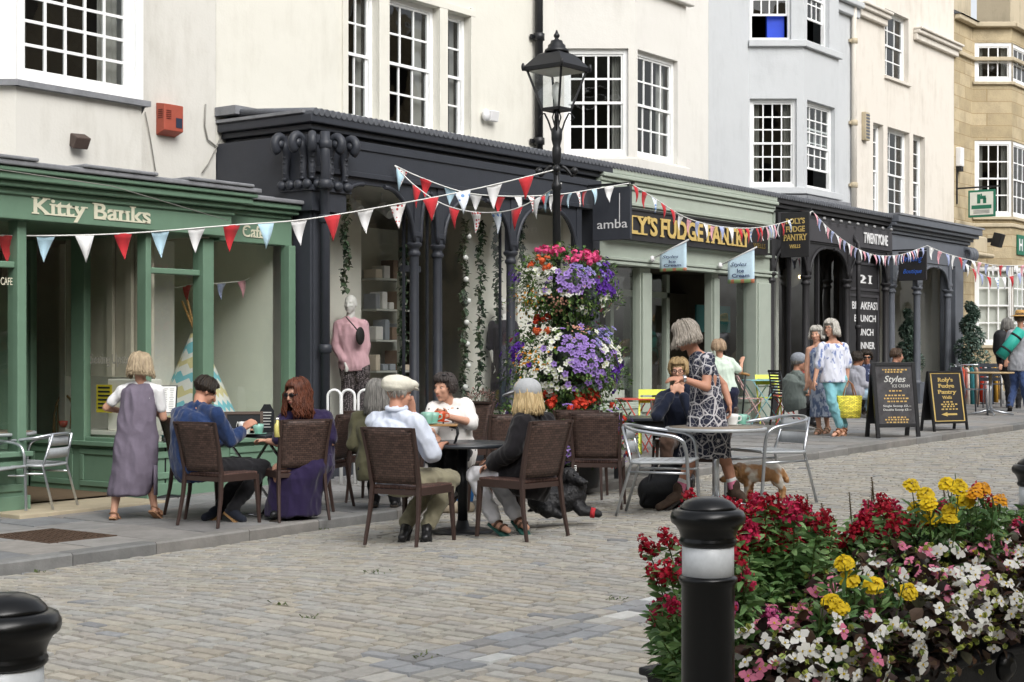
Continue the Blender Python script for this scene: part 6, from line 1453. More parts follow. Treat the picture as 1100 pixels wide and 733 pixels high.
    def shoes(s, m, sole=None, high=0, name='shoe', sandal=False):
        for q in 'lr':
            a, t = s.J['a'+q], s.J['t'+q]; k = s.k; d = (t-a); d.z = d.z; L = d.length; dn = d.normalized(); mb = MB(); he = a-dn*.03*k-UP*.035*k; tt = t
            sd = dn.cross(UP).normalized(); up = sd.cross(dn)
            if not sandal:
                mb.cap(he, .040*k, t, .036*k); mb.cap(a-UP*.01*k, .046*k, a.lerp(t, .45)+up*.0*k, .040*k)
                if high: mb.cap(a+UP*high, .052*k, a-UP*.03*k, .050*k)
                o = remesh(name, mb, m, s.root, .009, 3)
            else:
                for f_ in (.25, .62):
                    c = a.lerp(t, f_)-UP*.01*k; mb.tube([c-sd*.045*k-up*.02*k, c-sd*.03*k+up*.022*k, c+up*.03*k, c+sd*.03*k+up*.022*k, c+sd*.045*k-up*.02*k], .011*k, 6)
                mb.tube([a-sd*.042*k-up*.0*k, a-dn*.045*k+up*.0*k, a+sd*.042*k], .009*k, 6); o = mb.build(name, m, s.root)
            mb = MB(); mb.loft([[(he+dn*x*(L+.11*k)-dn*.03*k)+sd*y*.046*k-up*(.034*k)+up*z for x, y in ((0, -.6), (.06, -.8), (.35, -.8), (.7, -1), (.93, -.7), (1, -.2), (1, .2), (.93, .7), (.7, 1), (.35, .8), (.06, .8), (0, .6))] for z in (0, .018*k)], 0, False)
            fixn(mb.build('sole', sole or M_sole, o))
    def cap_hat(s, m, peak=.07, flat=False, k2=1.0, peakdir=None):
        c, f, r, u, k = s.J['hd'], s.f, s.r, s.u, s.k*k2; mb = MB(); pf = peakdir or f
        if flat:
            mb.ell(c+u*.066*k-f*.012*k, .094*k, .118*k, .060*k, (r, f, u), 18, 12); mb.ell(c+u*.072*k+f*.055*k, .078*k, .075*k, .036*k, (r, f, u), 16, 10); mb.ell(c+u*.045*k-f*.03*k, .092*k, .098*k, .04*k, (r, f, u), 16, 10)
            o = crinkle(remesh('cap', mb, m, s.root, .008, 4), .003); mb = MB()
            mb.loft([[c+u*(.052-.012*x)*k+f*(.075+.055*x)*k*1.0+r*y*.07*k*(1-.35*x*x)+u*z for x, y in ((0, -1), (.6, -.9), (1, -.5), (1.08, 0), (1, .5), (.6, .9), (0, 1))] for z in (0, .008)], 0, True); fixn(mb.build('peak', m, o))
        else:
            mb.ell(c+u*.045*k-f*.010*k, .086*k, .102*k, .082*k, (r, f, u), 18, 12); o = remesh('cap', mb, m, s.root, .008, 3); mb = MB()
            mb.loft([[c+u*(.045-.018*x*x)*k+f*(.068+peak*1.15*x)*k+r*y*.072*k*(1-.3*x*x)+u*(z-.016*x-.012*y*y) for x, y in ((0, -1), (.6, -.95), (1, -.55), (1.1, 0), (1, .55), (.6, .95), (0, 1))] for z in (0, .012)], 0, True); fixn(mb.build('peak', m, o))
        return o
# ---------------- woman in the long grey dress, walking away
g = ground(146, 558); d = depth(g)
P = Per('woman with ash blonde bob in a long mauve grey dress walking away past the menu', d, dict(hd=(151.5, 394), nk=(152, 411), sl=(131, 420), sr=(170, 420), el=(114, 438, .02), wl=(131, 442, .2), er=(175.5, 449, .04), wr=(165, 440, .25), pv=(147, 472), hl=(139, 480), hr=(156, 480), kl=(127, 518, .03), kr=(161, 514, .06), al=(122, 552, -.05), ar=(166, 546, .06), tl=(127, 559, .11), tr=(173, 553, .16)), 12, .22, .88, g)
P.body(); P.hair(hairm('ash_blonde', 'b8a68a', '8f7f68'), .115, True, 320, .03, .3, vol=1.12, thick=.011)
M_tee = fabric('white_jersey', 'e2e2e2'); P.top(M_tee, .008, 'short', .62, 0, 't_shirt', .85)
P.skirt([(411, 139, 164, .10, .02), (419, 130.5, 169, .140, .02), (434, 130.5, 167, .15, .01), (450, 128, 168, .145, 0), (468, 124.5, 169.5, .15, 0), (484, 122, 169.5, .165, 0), (506, 120, 169, .17, 0), (520, 118.5, 166, .165, 0), (531.5, 117.5, 160, .16, 0)], mk('mauve_linen', '746c7a', .9, .15, var=.16, scale=7, bump=.6, bscale=16), 'dress', fold=.011, wob=.03)
mb = MB(); mb.loft([[P.px(x, y, dd) for x, y, dd in ((165, yy, -.12), (169.5, yy, -.02), (169, yy, .08), (166, yy, .0))] for yy in (500, 515, 532)], 0, True); mb.build('dress_slit_panel', MATS['mauve_linen'], P.root)
P.shoes(mk('tan_leather', '9a7358', .6), mk('cork_sole', 'a87f60', .8), sandal=True, name='sandal')
# ---------------- man in the blue jumper
g = ground(212, 562); d = 13.45
P = Per('dark haired man in a blue jumper hunched over the folding table, back to us', d, dict(hd=(220.5, 421, .12), nk=(214.5, 436, .05), sl=(192, 445, .13), sr=(232, 446, -.08), bk=(197, 474, -.02), el=(222, 478, .36), wl=(258, 465, .42), er=(247, 474, .0), wr=(261, 462, .2), pv=(206, 500, .05), hl=(202, 503, .13), hr=(218, 504, -.02), kl=(266, 500, .5), kr=(282, 502, .28), al=(236, 545, .35), ar=(249, 548, .12), tl=(220, 556, .22), tr=(261, 558, .10)), 62, .5, 1.04, g, skin=SK2)
P.body((('wl', None), ('wr', ((.5*RT+.5*UP), (VW*.5+RT*.4), .7)))); P.hair(hairm('dark_brown', '33291f', '1c1612'), .0, False, 320, -.01, .2, 58, .95, .03, .008)
P.face_bits(); P.top(mk('blue_wool', '25375c', .95, .1, var=.14, scale=12, bump=.6, bscale=30, sheen=.3), .018, 'long', .88, .0, 'jumper', 1.10, 1.12, .010)
P.trousers(fabric('black_denim', '232326'), .012); P.shoes(fabric('navy_suede', '20242e'), mk('gum_sole', '8d6c45', .7))
# ---------------- woman in purple with sunglasses
g = ground(318, 552); d = 13.75
P = Per('long auburn haired woman in sunglasses and a dark purple dress at the folding table', d, dict(hd=(319, 423, -.02), nk=(326, 443, .05), sl=(307, 450, .03), sr=(349, 449, .10), bk=(338, 474, .15), el=(300, 476, -.12), wl=(288, 474, -.05), er=(355.5, 475, .10), wr=(322, 482, .12), pv=(334, 497, .1), hl=(326, 499, .0), hr=(344, 500, .16), kl=(299, 504, -.16), kr=(312, 508, -.04), al=(303, 547, -.12), ar=(325, 548, .0), tl=(294, 553, -.22), tr=(318, 553, -.12)), -140, .18, 1.02, g, skin=SK1, roll=.0)
P.body(wd=1.15, dp=1.2); P.hair(hairm('auburn', '6e3f2b', '452418'), .20, False, 380, .015, 1.6, 40, 1.0, .27, .010)
P.face_bits(glasses='sun'); M_purp = fabric('purple_jersey', '2a2140', .15)
P.top(M_purp, .022, 'short', .85, .2, 'top', 1.25, 1.3, .008)
P.skirt([(488, 309, 357, .22, .08), (500, 296, 358, .26, .05), (512, 288, 350, .26, .0), (530, 287, 345, .24, 0), (553, 285, 343, .25, 0)], M_purp, 'skirt', fold=.012, wob=.06); P.shoes(M_bshoe)
mb = MB(); P_ = P.px(319, 447, -.12); mb.ell(P_, .012, .006, .02); mb.build('pendant', M_chrome, P.root)
# ---------------- grey haired person in olive, behind the cap man
d = 14.2
P = Per('person with long grey hair and olive top seated behind the white cap', d, dict(hd=(406, 423), nk=(403, 442), sl=(384, 449, .05), sr=(420, 450, -.02), el=(378, 478), wl=(400, 482, .2), er=(428, 478), wr=(420, 480, .25), pv=(402, 500), hl=(394, 503), hr=(412, 503), kl=(402, 506, .42), kr=(424, 506, .4), al=(402, 538, .4), ar=(424, 538, .4), tl=(404, 541, .55), tr=(428, 541, .55)), 40, .15, .95, ground(404, 541), vox=.009)
P.body(); P.hair(hairm('steel_grey', '8b8984', '5c5a57'), .20, False, 260, .02, .2, 55, 1.05, .22, .010); P.top(fabric('olive_knit', '55533f'), .016, 'long'); P.trousers(MATS['black_denim']); P.shoes(M_bshoe)
# ---------------- man in the flat cap
g = ground(436, 582); d = 12.2
P = Per('man in white flat cap, pale shirt and khaki trousers, back to us', d, dict(hd=(428.5, 424, .04), nk=(426, 442, .0), sl=(404, 453, .12), sr=(446, 455, -.08), bk=(418, 482, .02), el=(462, 474, .34), wl=(444, 444, .25), er=(465, 489, -.05), wr=(474, 478, .28), pv=(424, 512, .02), hl=(424, 516, .13), hr=(437, 517, -.03), kl=(466, 513, .48), kr=(484, 515, .28), al=(437, 563, .22), ar=(459, 563, .12), tl=(432, 578, .05), tr=(457, 578, .0)), 58, .12, 1.03, g, skin=SK2)
P.body((('wl', ((RT*-.3+UP), VW, .5)), ('wr', None))); P.hair(hairm('white_grey', 'b4b0a8', '8a867e'), .02, False, 160, -.02, 0, 75, .86, .035, .006); P.face_bits()
M_shirt = mk('pale_stripe_shirt', 'cfd6e4', .85, .15, var=.06, scale=60, bump=.4, bscale=12); P.top(M_shirt, .020, 'short', .93, .02, 'shirt', 1.12, 1.15, .009, loose=.012)
P.cap_hat(mk('white_linen_cap', 'd9d5c6', .9, .1, var=.06, scale=40, bump=.3), flat=True, k2=1.2)
mb = MB(); c = P.J['nk']; mb.tube([c+RT*math.cos(a)*.075+VW*math.sin(a)*.07+UP*(.025+.012*math.sin(a)) for a in [2*math.pi*i/16 for i in range(17)]], .02, 8); mb.build('collar', M_shirt, P.root)
P.trousers(fabric('khaki_cotton', '8f8a74'), .020, .98, .010, wd=1.05); P.shoes(M_bshoe, mk('black_sole', '141414', .7))
# ---------------- woman in the spotted blouse
d = 13.35; C_spot = dotted('spotted_blouse', 'e6e3df', '3a3838', 17)
C_spot.node_tree.nodes['Math'].inputs[1].default_value = .17
P = Per('dark haired woman in a white blouse with dark spots facing us across the round table', d, dict(hd=(477.5, 417, -.04), nk=(483, 433, .02), sl=(467, 440, -.02), sr=(499, 437, .02), bk=(487, 462, .06), el=(462, 462, -.12), wl=(466, 467, -.28), er=(506, 454, -.06), wr=(482, 448, -.22), pv=(489, 484, .08), hl=(480, 487, .02), hr=(498, 487, .1), kl=(468, 489, -.35), kr=(485, 490, -.36), al=(470, 525, -.3), ar=(487, 527, -.32), tl=(466, 530, -.4), tr=(483, 532, -.42)), -142, .06, .98, ground(488, 531), skin=SK1)
P.body((('wl', None), ('wr', ((RT*-.7+UP*.3), (-VW), .6)))); P.hair(hairm('dark_grey_brown', '4a4340', '2a2423'), .045, True, 280, -.01, .5, 62, 1.0, .055, .010, fl=.8); P.face_bits()
P.top(C_spot, .020, 'short', 1.0, .18, 'blouse', 1.04, 1.05, .008, loose=.004)
mb = MB(); c, f, r, u = P.J['hd'], P.f, P.r, P.u
for q in (-1, 1): mb.ell(c+u*.115+f*.045+r*q*.033, .028, .022, .010, (r, f, u))
mb.tube([c+u*.10-r*.09, c+u*.122+f*.035, c+u*.10+r*.09], .004, 5); mb.build('sunglasses', M_bshoe, P.root)
P.trousers(MATS['black_denim']); P.shoes(M_bshoe)
# ---------------- blonde woman in the grey cap
g = ground(548, 575); d = 12.42
P = Per('blonde woman in a grey cap, black jacket and white trousers seated facing left', d, dict(hd=(565.5, 426, -.02), nk=(571, 445, .0), sl=(562, 455, -.13), sr=(586, 455, .13), bk=(578, 480, .0), el=(550, 485, -.20), wl=(530, 498, -.02), er=(566, 486, .26), wr=(532, 492, .22), pv=(573, 508, .0), hl=(567, 511, -.10), hr=(577, 510, .08), kl=(510, 511, .16), kr=(528, 509, .34), al=(532, 559, .06), ar=(556, 556, .12), tl=(546, 570, -.04), tr=(566, 567, .0)), -68, .08, .97, g)
P.body((('wl', ((RT*-.8-UP*.25+VW*.3), -UP, .5)), ('wr', None))); P.hair(hairm('pale_blonde', 'd3bd92', 'ab9268'), .150, False, 330, .03, .3, 50, .98, .16, .010)
P.face_bits(); P.cap_hat(mk('grey_cotton_cap', 'aeb0b2', .9, .1, var=.1, scale=30, bump=.3), .085, k2=1.22)
M_bj = fabric('black_fleece', '1c1a1d', .2)
def ex(mb): mb.cap(P.J['hl'], .13, P.J['hr'], .13); mb.cap(P.J['hl'].lerp(P.J['kl'], .30), .112, P.J['hl'], .13); mb.cap(P.J['hl'].lerp(P.J['kl'], .2)-UP*.07, .085, P.J['hl']-UP*.07, .10)
P.top(M_bj, .028, 'long', 1.0, .22, 'jacket', 1.12, 1.2, .009, extra=ex, loose=.012); P.trousers(fabric('white_cotton_drill', 'd6d6da', .06), .016, .93, .010, hipr=.8); P.shoes(mk('brown_strap', '5d4638', .7), mk('teal_sole', '2c5a52', .7), sandal=True, name='sandal')
# ---------------- standing woman in the floral dress
def floral(name):
    m = bpy.data.materials.new(name); m.use_nodes = True; nt = m.node_tree; L = nt.links; p = nt.nodes['Principled BSDF']; p.inputs['Roughness'].default_value = .85
    tc = nd(nt, 'ShaderNodeTexCoord'); v = nd(nt, 'ShaderNodeTexVoronoi', Scale=8.5, feature='DISTANCE_TO_EDGE'); L.new(tc.outputs['Object'], v.inputs['Vector'])
    v2 = nd(nt, 'ShaderNodeTexVoronoi', Scale=8.5); L.new(tc.outputs['Object'], v2.inputs['Vector']); v3 = nd(nt, 'ShaderNodeTexVoronoi', Scale=22, feature='DISTANCE_TO_EDGE'); L.new(tc.outputs['Object'], v3.inputs['Vector'])
    a = nd(nt, 'ShaderNodeMath', operation='LESS_THAN'); a.inputs[1].default_value = .045; L.new(v.outputs['Distance'], a.inputs[0])
    b = nd(nt, 'ShaderNodeMath', operation='LESS_THAN'); b.inputs[1].default_value = .15; L.new(v2.outputs['Distance'], b.inputs[0])
    c = nd(nt, 'ShaderNodeMath', operation='LESS_THAN'); c.inputs[1].default_value = .05; L.new(v3.outputs['Distance'], c.inputs[0])
    mx = nd(nt, 'ShaderNodeMath', operation='MAXIMUM'); L.new(a.outputs[0], mx.inputs[0]); L.new(b.outputs[0], mx.inputs[1])
    cm = nd(nt, 'ShaderNodeMath', operation='MULTIPLY'); cm.inputs[1].default_value = .5; L.new(c.outputs[0], cm.inputs[0]); m2 = nd(nt, 'ShaderNodeMath', operation='MAXIMUM'); L.new(mx.outputs[0], m2.inputs[0]); L.new(cm.outputs[0], m2.inputs[1])
    x = nd(nt, 'ShaderNodeMix', data_type='RGBA'); mixin(x)[0].default_value = lin('262a3d'); mixin(x)[1].default_value = lin('c3c1c4'); L.new(m2.outputs[0], x.inputs['Factor']); L.new(mixout(nt, x), p.inputs['Base Color']); return m
g = ground(752, 546); d = depth(g)
P = Per('standing woman in navy floral dress, pink socks and walking boots', d, dict(hd=(736.5, 361.5, .0), nk=(746.5, 377, .05), sl=(749, 384, .17), sr=(760, 386, -.10), bk=(760, 425, .06), el=(777, 414, .24), wl=(783.5, 434, .16), er=(759, 416, -.20), wr=(733, 407, -.22), pv=(758, 455, .06), hl=(754, 460, .13), hr=(763, 460, .0), kl=(741, 497, .0), kr=(780, 497, .14), al=(729, 530, -.03), ar=(789, 527, .14), tl=(708, 545, -.10), tr=(806, 540, .05)), -70, .35, 1.04, g, skin=SK2)
P.body((('wl', ((-UP*.8-RT*-.1), (-RT), .6)), ('wr', ((RT*-.95+UP*.03), (VW*.4-UP), .45)))); P.hair(hairm('silver_grey', 'a8a095', '7d756b'), .085, False, 340, .035, .4, 45, 1.14, .10, .011); P.face_bits()
M_fl = floral('navy_floral'); mbx = lambda mb: (P.limb(mb, 'sr', 'er', .058, .05, .012, 0, .42), P.limb(mb, 'sl', 'el', .058, .05, .012, 0, .42))
P.skirt([(378, 742.5, 759, .10, .03), (385, 740.5, 766, .16, .03), (402, 740, 772, .175, .03), (420, 741, 774, .15, .03), (438, 740.5, 778, .145, .04), (455, 737, 781, .165, .05), (474, 731, 784, .17, .05), (491.5, 727.5, 785.5, .175, .05)], M_fl, 'dress', fold=.008, wob=.03, arms=mbx)
P.shoes(mk('brown_boot', '4a3c33', .75, .2, var=.3, scale=15, bump=.3), mk('boot_sole', '25211f', .9), high=.05, name='boot')
mb = MB()
for q in 'lr': A, B = P.J['k'+q], P.J['a'+q]; mb.cap(A.lerp(B, .62), .047, A.lerp(B, .9), .05, 12)
mb.build('sock', mk('pink_wool', 'd5809c', .95, .1, var=.1, scale=30), P.root); mb = MB()
for q in 'lr': A, B = P.J['k'+q], P.J['a'+q]; mb.cap(A.lerp(B, .60), .049, A.lerp(B, .64), .049, 12)
mb.build('sock_cuff', M_tee, P.root)
mb = MB(); w = P.J['wr']; mb.lathe(w+RT*.02, [(.034, -.012), (.036, -.01), (.036, .012), (.034, .014)], 14, ax=(RT+Vector((0, 0, .1)))); mb.build('watch', M_chrome, P.root)
# ---------------- person resting chin on hands
d = 16.0
P = Per('fair haired person in glasses and navy sweater resting chin on clasped hands', d, dict(hd=(729, 398.5, -.02), nk=(731, 415, .05), sl=(712, 428, .04), sr=(752, 428, .04), el=(706, 447, -.3), wl=(722, 423, -.26), er=(744, 447, -.3), wr=(733, 423, -.26), pv=(731, 472, .12), hl=(722, 474, .1), hr=(741, 474, .1), kl=(716, 476, -.36), kr=(744, 476, -.36), al=(716, 511, -.3), ar=(742, 511, -.3), tl=(714, 516, -.45), tr=(742, 516, -.45)), -166, .1, 1.0, ground(728, 508), vox=.009)
P.body((('wl', ((UP*.8+RT*.5), VW, .9)), ('wr', ((UP*.8-RT*.5), VW, .9, -1)))); P.hair(hairm('fair', 'b39a70', '8a7350'), .04, False, 240, -.01, .2, 58, 1.04, .07, .010, fl=.8); P.face_bits(glasses='clear'); P.top(fabric('navy_knit', '1c2233'), .018, 'long', .93, .15, 'sweater', 1.08, 1.1); P.trousers(fabric('brown_cord', '4c3a30')); P.shoes(M_bshoe)
# ---------------- woman reaching for bunting at the fudge shop
d = 23.6
P = Per('woman in pale mint top raising an arm by the fudge shop window', d, dict(hd=(772.5, 374), nk=(774, 384), sl=(764, 389), sr=(785, 389), el=(763, 405, .1), wl=(770, 414, .2), er=(795, 400, .0), wr=(796.5, 391, .05), pv=(778, 418), hl=(773, 421), hr=(785, 421), kl=(775, 438, .05), kr=(786, 438, .05), al=(775, 455, .0), ar=(786, 455, .0), tl=(776, 458, .1), tr=(788, 458, .1)), 20, .0, .98, ground(781, 458), vox=.011)
P.body(); P.hair(hairm('strawberry_grey', 'b39c82', '8e7760'), .035, True, 160, .0, .2, 62, 1.08, .05, .012); P.top(fabric('mint_cotton', 'cfdfd0'), .016, 'short', .8, .1, 'top', 1.1); P.trousers(fabric('navy_cotton', '23263a'), .03, .95, wd=1.1); P.shoes(M_bshoe)
t = thing('walking_stick', 'brown handled walking stick beside the mint topped woman', 'stick', ground(797, 458)); mb = MB(); a, b = P.px(801, 402, -.1), P.px(797, 452, -.1); mb.tube([b, a], .014, 6); mb.build('shaft', M_ironb, t); mb = MB(); mb.tube([a-RT*.07+UP*.01, a, a+RT*.06-UP*.02], .022, 7); mb.build('handle', M_elm, t)
# ---------------- man in the grey cap at the bistro tables
d = 23.6
P = Per('man in a grey patterned cap and grey green T-shirt seated facing right', d, dict(hd=(858.5, 389.5), nk=(855, 400), sl=(849, 406, .1), sr=(862, 406, -.1), bk=(851, 415), el=(854, 422, .15), wl=(866, 424, .2), er=(864, 421, -.12), wr=(872, 422, .0), pv=(853, 430), hl=(853, 432, .1), hr=(856, 432, -.05), kl=(873, 432, .2), kr=(875, 434, .0), al=(870, 450, .2), ar=(872, 453, .0), tl=(877, 453, .2), tr=(880, 456, .0)), 100, .05, 1.05, ground(860, 454), skin=SK2, vox=.011)
P.body(); P.hair(MATS['steel_grey'], .03, False, 120, 0, 0, 70, .90, .05, .008); P.face_bits(); P.cap_hat(mk('grey_print_cap', '8b9098', .9, var=.3, scale=30), .075, k2=1.18); P.top(fabric('grey_green_jersey', '6d7672'), .02, 'short', .9, .1, 't_shirt', 1.15, 1.2); P.trousers(MATS['black_denim']); P.shoes(M_bshoe)
# ---------------- two women walking
g = ground(880, 467.5); d = depth(g)+.25
def print_mat(name, a, b, sc=40, thr=.5):
    m = bpy.data.materials.new(name); m.use_nodes = True; nt = m.node_tree; L = nt.links; p = nt.nodes['Principled BSDF']; p.inputs['Roughness'].default_value = .85
    tc = nd(nt, 'ShaderNodeTexCoord'); mp = nd(nt, 'ShaderNodeMapping'); mp.inputs['Scale'].default_value = (1, 1, .45); L.new(tc.outputs['Object'], mp.inputs['Vector']); n = nd(nt, 'ShaderNodeTexNoise', Scale=sc, Detail=2, Distortion=.6); L.new(mp.outputs['Vector'], n.inputs['Vector'])
    r = nd(nt, 'ShaderNodeMapRange'); r.inputs['From Min'].default_value = thr-.05; r.inputs['From Max'].default_value = thr+.05; L.new(n.outputs['Fac'], r.inputs['Value'])
    x = nd(nt, 'ShaderNodeMix', data_type='RGBA'); mixin(x)[0].default_value = lin(a); mixin(x)[1].default_value = lin(b); L.new(r.outputs['Result'], x.inputs['Factor']); L.new(mixout(nt, x), p.inputs['Base Color']); return m
P = Per('white haired woman in a long blue patterned dress walking behind her friend', d, dict(hd=(877, 359.5), nk=(877.5, 371), sl=(869, 376), sr=(886, 376), el=(866.5, 394), wl=(866.5, 410, -.05), er=(887, 394, .1), wr=(886, 408, .1), pv=(877, 405), hl=(873, 409), hr=(882, 409), kl=(877, 434, -.05), kr=(886, 434, .1), al=(880, 460, -.05), ar=(889, 459, .1), tl=(876, 467, -.15), tr=(885, 466, .0)), -150, .05, .98, g, vox=.010)
P.body(wd=.72, dp=.7); P.hair(hairm('white_hair', 'c9c6be', '9f9b92'), .07, True, 260, .01, .4, 58, 1.03, .08, .010, fl=.8); P.face_bits(); Mp = print_mat('blue_print', '5c6b8c', 'aab3c4', 26)
P.skirt([(373, 871, 884, .07, 0), (379, 868.5, 887, .11, 0), (392, 869, 887, .12, 0), (403, 868.5, 888, .12, 0), (420, 869.5, 891, .15, 0), (436, 870, 893, .17, 0), (448, 870, 894, .18, 0)], Mp, 'dress', fold=.012, wob=.05); P.shoes(mk('beige_strap', 'b39a84', .7), mk('cork_sole', 'a87f60', .8), sandal=True, name='sandal')
g = ground(899, 469); d = depth(g)
P = Per('white haired woman in printed blouse and turquoise trousers with yellow bag', d, dict(hd=(892.5, 353), nk=(895, 366), sl=(884, 373, -.03), sr=(906, 373, .05), el=(878.5, 393, -.02), wl=(875, 409, -.06), er=(910.5, 392, .06), wr=(910, 407, .04), pv=(896, 403), hl=(891, 408), hr=(902, 408), kl=(894, 432, -.10), kr=(902, 434, .06), al=(903, 460, .0), ar=(907, 459, .10), tl=(895, 468, -.12), tr=(905, 467, -.02)), -132, .03, 1.0, g, vox=.009)
P.body(); P.hair(MATS['white_hair'], .10, True, 300, .02, .6, 50, 1.06, .12, .010, fl=.78); P.face_bits(glasses='clear')
Mp2 = print_mat('blue_white_print', 'd9dce8', '6f82b4', 20, .62); P.skirt([(369, 887, 902, .08, 0), (375, 882.5, 908, .12, 0), (388, 883.5, 908, .13, 0), (400, 882.5, 908, .14, 0), (410.5, 881, 909, .15, 0)], Mp2, 'blouse', fold=.010, arms=lambda mb: [P.limb(mb, 's'+q, 'e'+q, .058, .05, .016) or P.limb(mb, 'e'+q, 'w'+q, .048, .044, .014, 0, .75) for q in 'lr'] and None)
P.trousers(fabric('turquoise_cotton', '83bcc6', .08), .014, .9, .008); P.shoes(mk('tan_strap', '9a6a4c', .7), mk('cork_sole', 'a87f60', .8), sandal=True, name='sandal')
c = P.px(911.5, 437, .0); t = thing('yellow_bag', 'bright yellow woven tote carried by the woman in turquoise trousers', 'bag', c-UP*.15); M_yb = weave_mat('yellow_weave', 'd6c94e', 'YZ')
mb = MB(); mb.loft([[c+RT*a*x+VW*b*y+UP*z for a, b in ((-1, -1), (0, -1.15), (1, -1), (1.05, 0), (1, 1), (0, 1.15), (-1, 1), (-1.05, 0))] for x, y, z in ((.14, .07, -.165), (.155, .09, -.15), (.175, .10, .15), (.165, .095, .16), (.15, .08, .10))], 0, True); fixn(mb.build('body', M_yb, t)); mb = MB()
for s in (-1, 1): mb.tube([c+RT*-.10+VW*s*.09+UP*.13, c+RT*-.05+VW*s*.04+UP*.32, c+RT*.0+UP*.37, c+RT*.05+VW*s*.04+UP*.32, c+RT*.10+VW*s*.09+UP*.13], .010, 6)
mb.build('handle', mk('tan_strap', '9a6a4c', .7), t)
# ---------------- three sitting further off
d = 26.5
P = Per('person in a grey hooded top seated facing right beside the woman in dark glasses', d, dict(hd=(921.5, 386), nk=(919, 394), sl=(912, 399, .08), sr=(925, 399, -.1), el=(919, 413, .1), wl=(931, 416, .2), er=(926, 412, -.15), wr=(935, 415, -.05), pv=(918, 421), hl=(917, 423, .08), hr=(922, 423, -.05), kl=(936, 423, .15), kr=(938, 425, -.05), al=(932, 438, .1), ar=(934, 441, -.05), tl=(938, 441, .1), tr=(940, 444, -.1)), 75, .05, 1.02, ground(925, 444), skin=SK3, vox=.012)
P.body(); P.hair(MATS['dark_brown'], .03, False, 120, 0, 0, 60, 1.02, .05, .010); P.face_bits(glasses='sun'); P.top(fabric('pale_grey_fleece', '9a9ba4'), .022, 'long', 1, .1, 'hooded_top', 1.1); P.trousers(fabric('pale_denim', '8fa5b4')); P.shoes(M_bshoe)
P = Per('seated woman in dark glasses and navy top by the black door', d+.9, dict(hd=(931, 384), nk=(931.5, 393), sl=(924, 398), sr=(940, 398), el=(922, 411), wl=(927, 414, -.2), er=(943, 411), wr=(937, 414, -.2), pv=(932, 419), hl=(928, 421), hr=(937, 421), kl=(928, 422, -.4), kr=(938, 422, -.4), al=(928, 437, -.35), ar=(938, 437, -.35), tl=(928, 440, -.45), tr=(938, 440, -.45)), -172, .05, 1.0, ground(932, 440), skin=SK3, vox=.012)
P.body(); P.hair(MATS['dark_brown'], .05, True, 160, 0, 0, 60, 1.05, .06, .011, fl=.8); P.face_bits(glasses='sun'); P.top(print_mat('navy_print', '2b3350', '8a93ab', 24, .6), .02, 'long', .7, .1, 'top', 1.1); P.trousers(MATS['black_denim']); P.shoes(M_bshoe)
P = Per('man with short brown hair seen in profile above the chalked A-board', 27.6, dict(hd=(963.5, 382.5), nk=(961, 391), sl=(954, 396, .1), sr=(966, 396, -.1), el=(958, 409, .15), wl=(970, 412, .2), er=(966, 409, -.15), wr=(974, 412, -.05), pv=(958, 418), hl=(958, 420, .1), hr=(962, 420, -.05), kl=(976, 420, .15), kr=(978, 421, -.05), al=(972, 435, .1), ar=(974, 438, -.05), tl=(978, 439, .1), tr=(980, 441, -.1)), 85, .08, 1.05, ground(966, 441), skin=SK2, vox=.012)
P.body(); P.hair(hairm('mid_brown', '5a4636', '3c2e24'), .02, False, 130, 0, 0, 62, 1.0, .045, .009); P.face_bits(); P.top(MATS['navy_knit'], .018, 'long', 1, .1, 'top'); P.trousers(MATS['black_denim']); P.shoes(M_bshoe)
# ---------------- walkers at the right edge
g = ground(1090, 442); d = depth(g)
P = Per('walker in a straw hat and grey T-shirt cut by the right edge', d, dict(hd=(1096, 343), nk=(1096, 353), sl=(1086, 359), sr=(1106, 359), el=(1082, 373), wl=(1081, 386, -.1), er=(1110, 373), wr=(1112, 386, .1), pv=(1094, 388), hl=(1090, 391), hr=(1099, 391), kl=(1090, 414, .1), kr=(1100, 413, -.1), al=(1085, 436, -.05), ar=(1104, 438, .1), tl=(1084, 441, .1), tr=(1106, 443, .25)), 10, .05, 1.0, g, skin=SK2, vox=.011)
P.body(); P.hair(MATS['mid_brown'], .03, True, 120, 0, 0, 62, 1, .05, .010); P.top(fabric('grey_marl', '9b9da3'), .02, 'short', .9, .15, 't_shirt', 1.1, 1.1); P.trousers(fabric('blue_denim', '3c4d74'), .018); P.shoes(M_bshoe, high=.03)
mb = MB(); c = P.J['hd']; mb.lathe(c+UP*.05, [(.02, .12), (.075, .115), (.088, .08), (.092, .03), (.17, .012), (.175, .0), (.09, .005), (.05, .01)], 24); mb.build('straw_hat', mk('straw', 'c49a5c', .8, var=.2, scale=40), P.root)
t = thing('rolled_mat', 'teal rolled sleeping mat with dark straps slung on the right edge walker', 'mat', P.px(1085, 369, -.22)); a, b = P.px(1075, 383, -.25), P.px(1097, 355, -.25); mb = MB(); mb.tube([a, b], .105, 18); mb.build('roll', mk('teal_foam', '2fa596', .6, var=.08), t); mb = MB()
for f_ in (.25, .75): q_ = a.lerp(b, f_); dd = (b-a).normalized()*.02; mb.tube([q_-dd, q_+dd], .109, 18)
mb.build('strap', M_bag, t)
P = Per('companion in black leggings with a black rucksack half hidden by the straw hat walker', d+1.2, dict(hd=(1082, 350), nk=(1082, 360), sl=(1074, 365), sr=(1091, 365), el=(1072, 379), wl=(1074, 390, -.1), er=(1093, 379), wr=(1093, 390), pv=(1083, 392), hl=(1079, 395), hr=(1088, 395), kl=(1083, 415), kr=(1094, 416), al=(1083, 436, .1), ar=(1094, 438, -.1), tl=(1083, 440, .2), tr=(1096, 441, .05)), 8, .05, .98, ground(1088, 440), vox=.012)
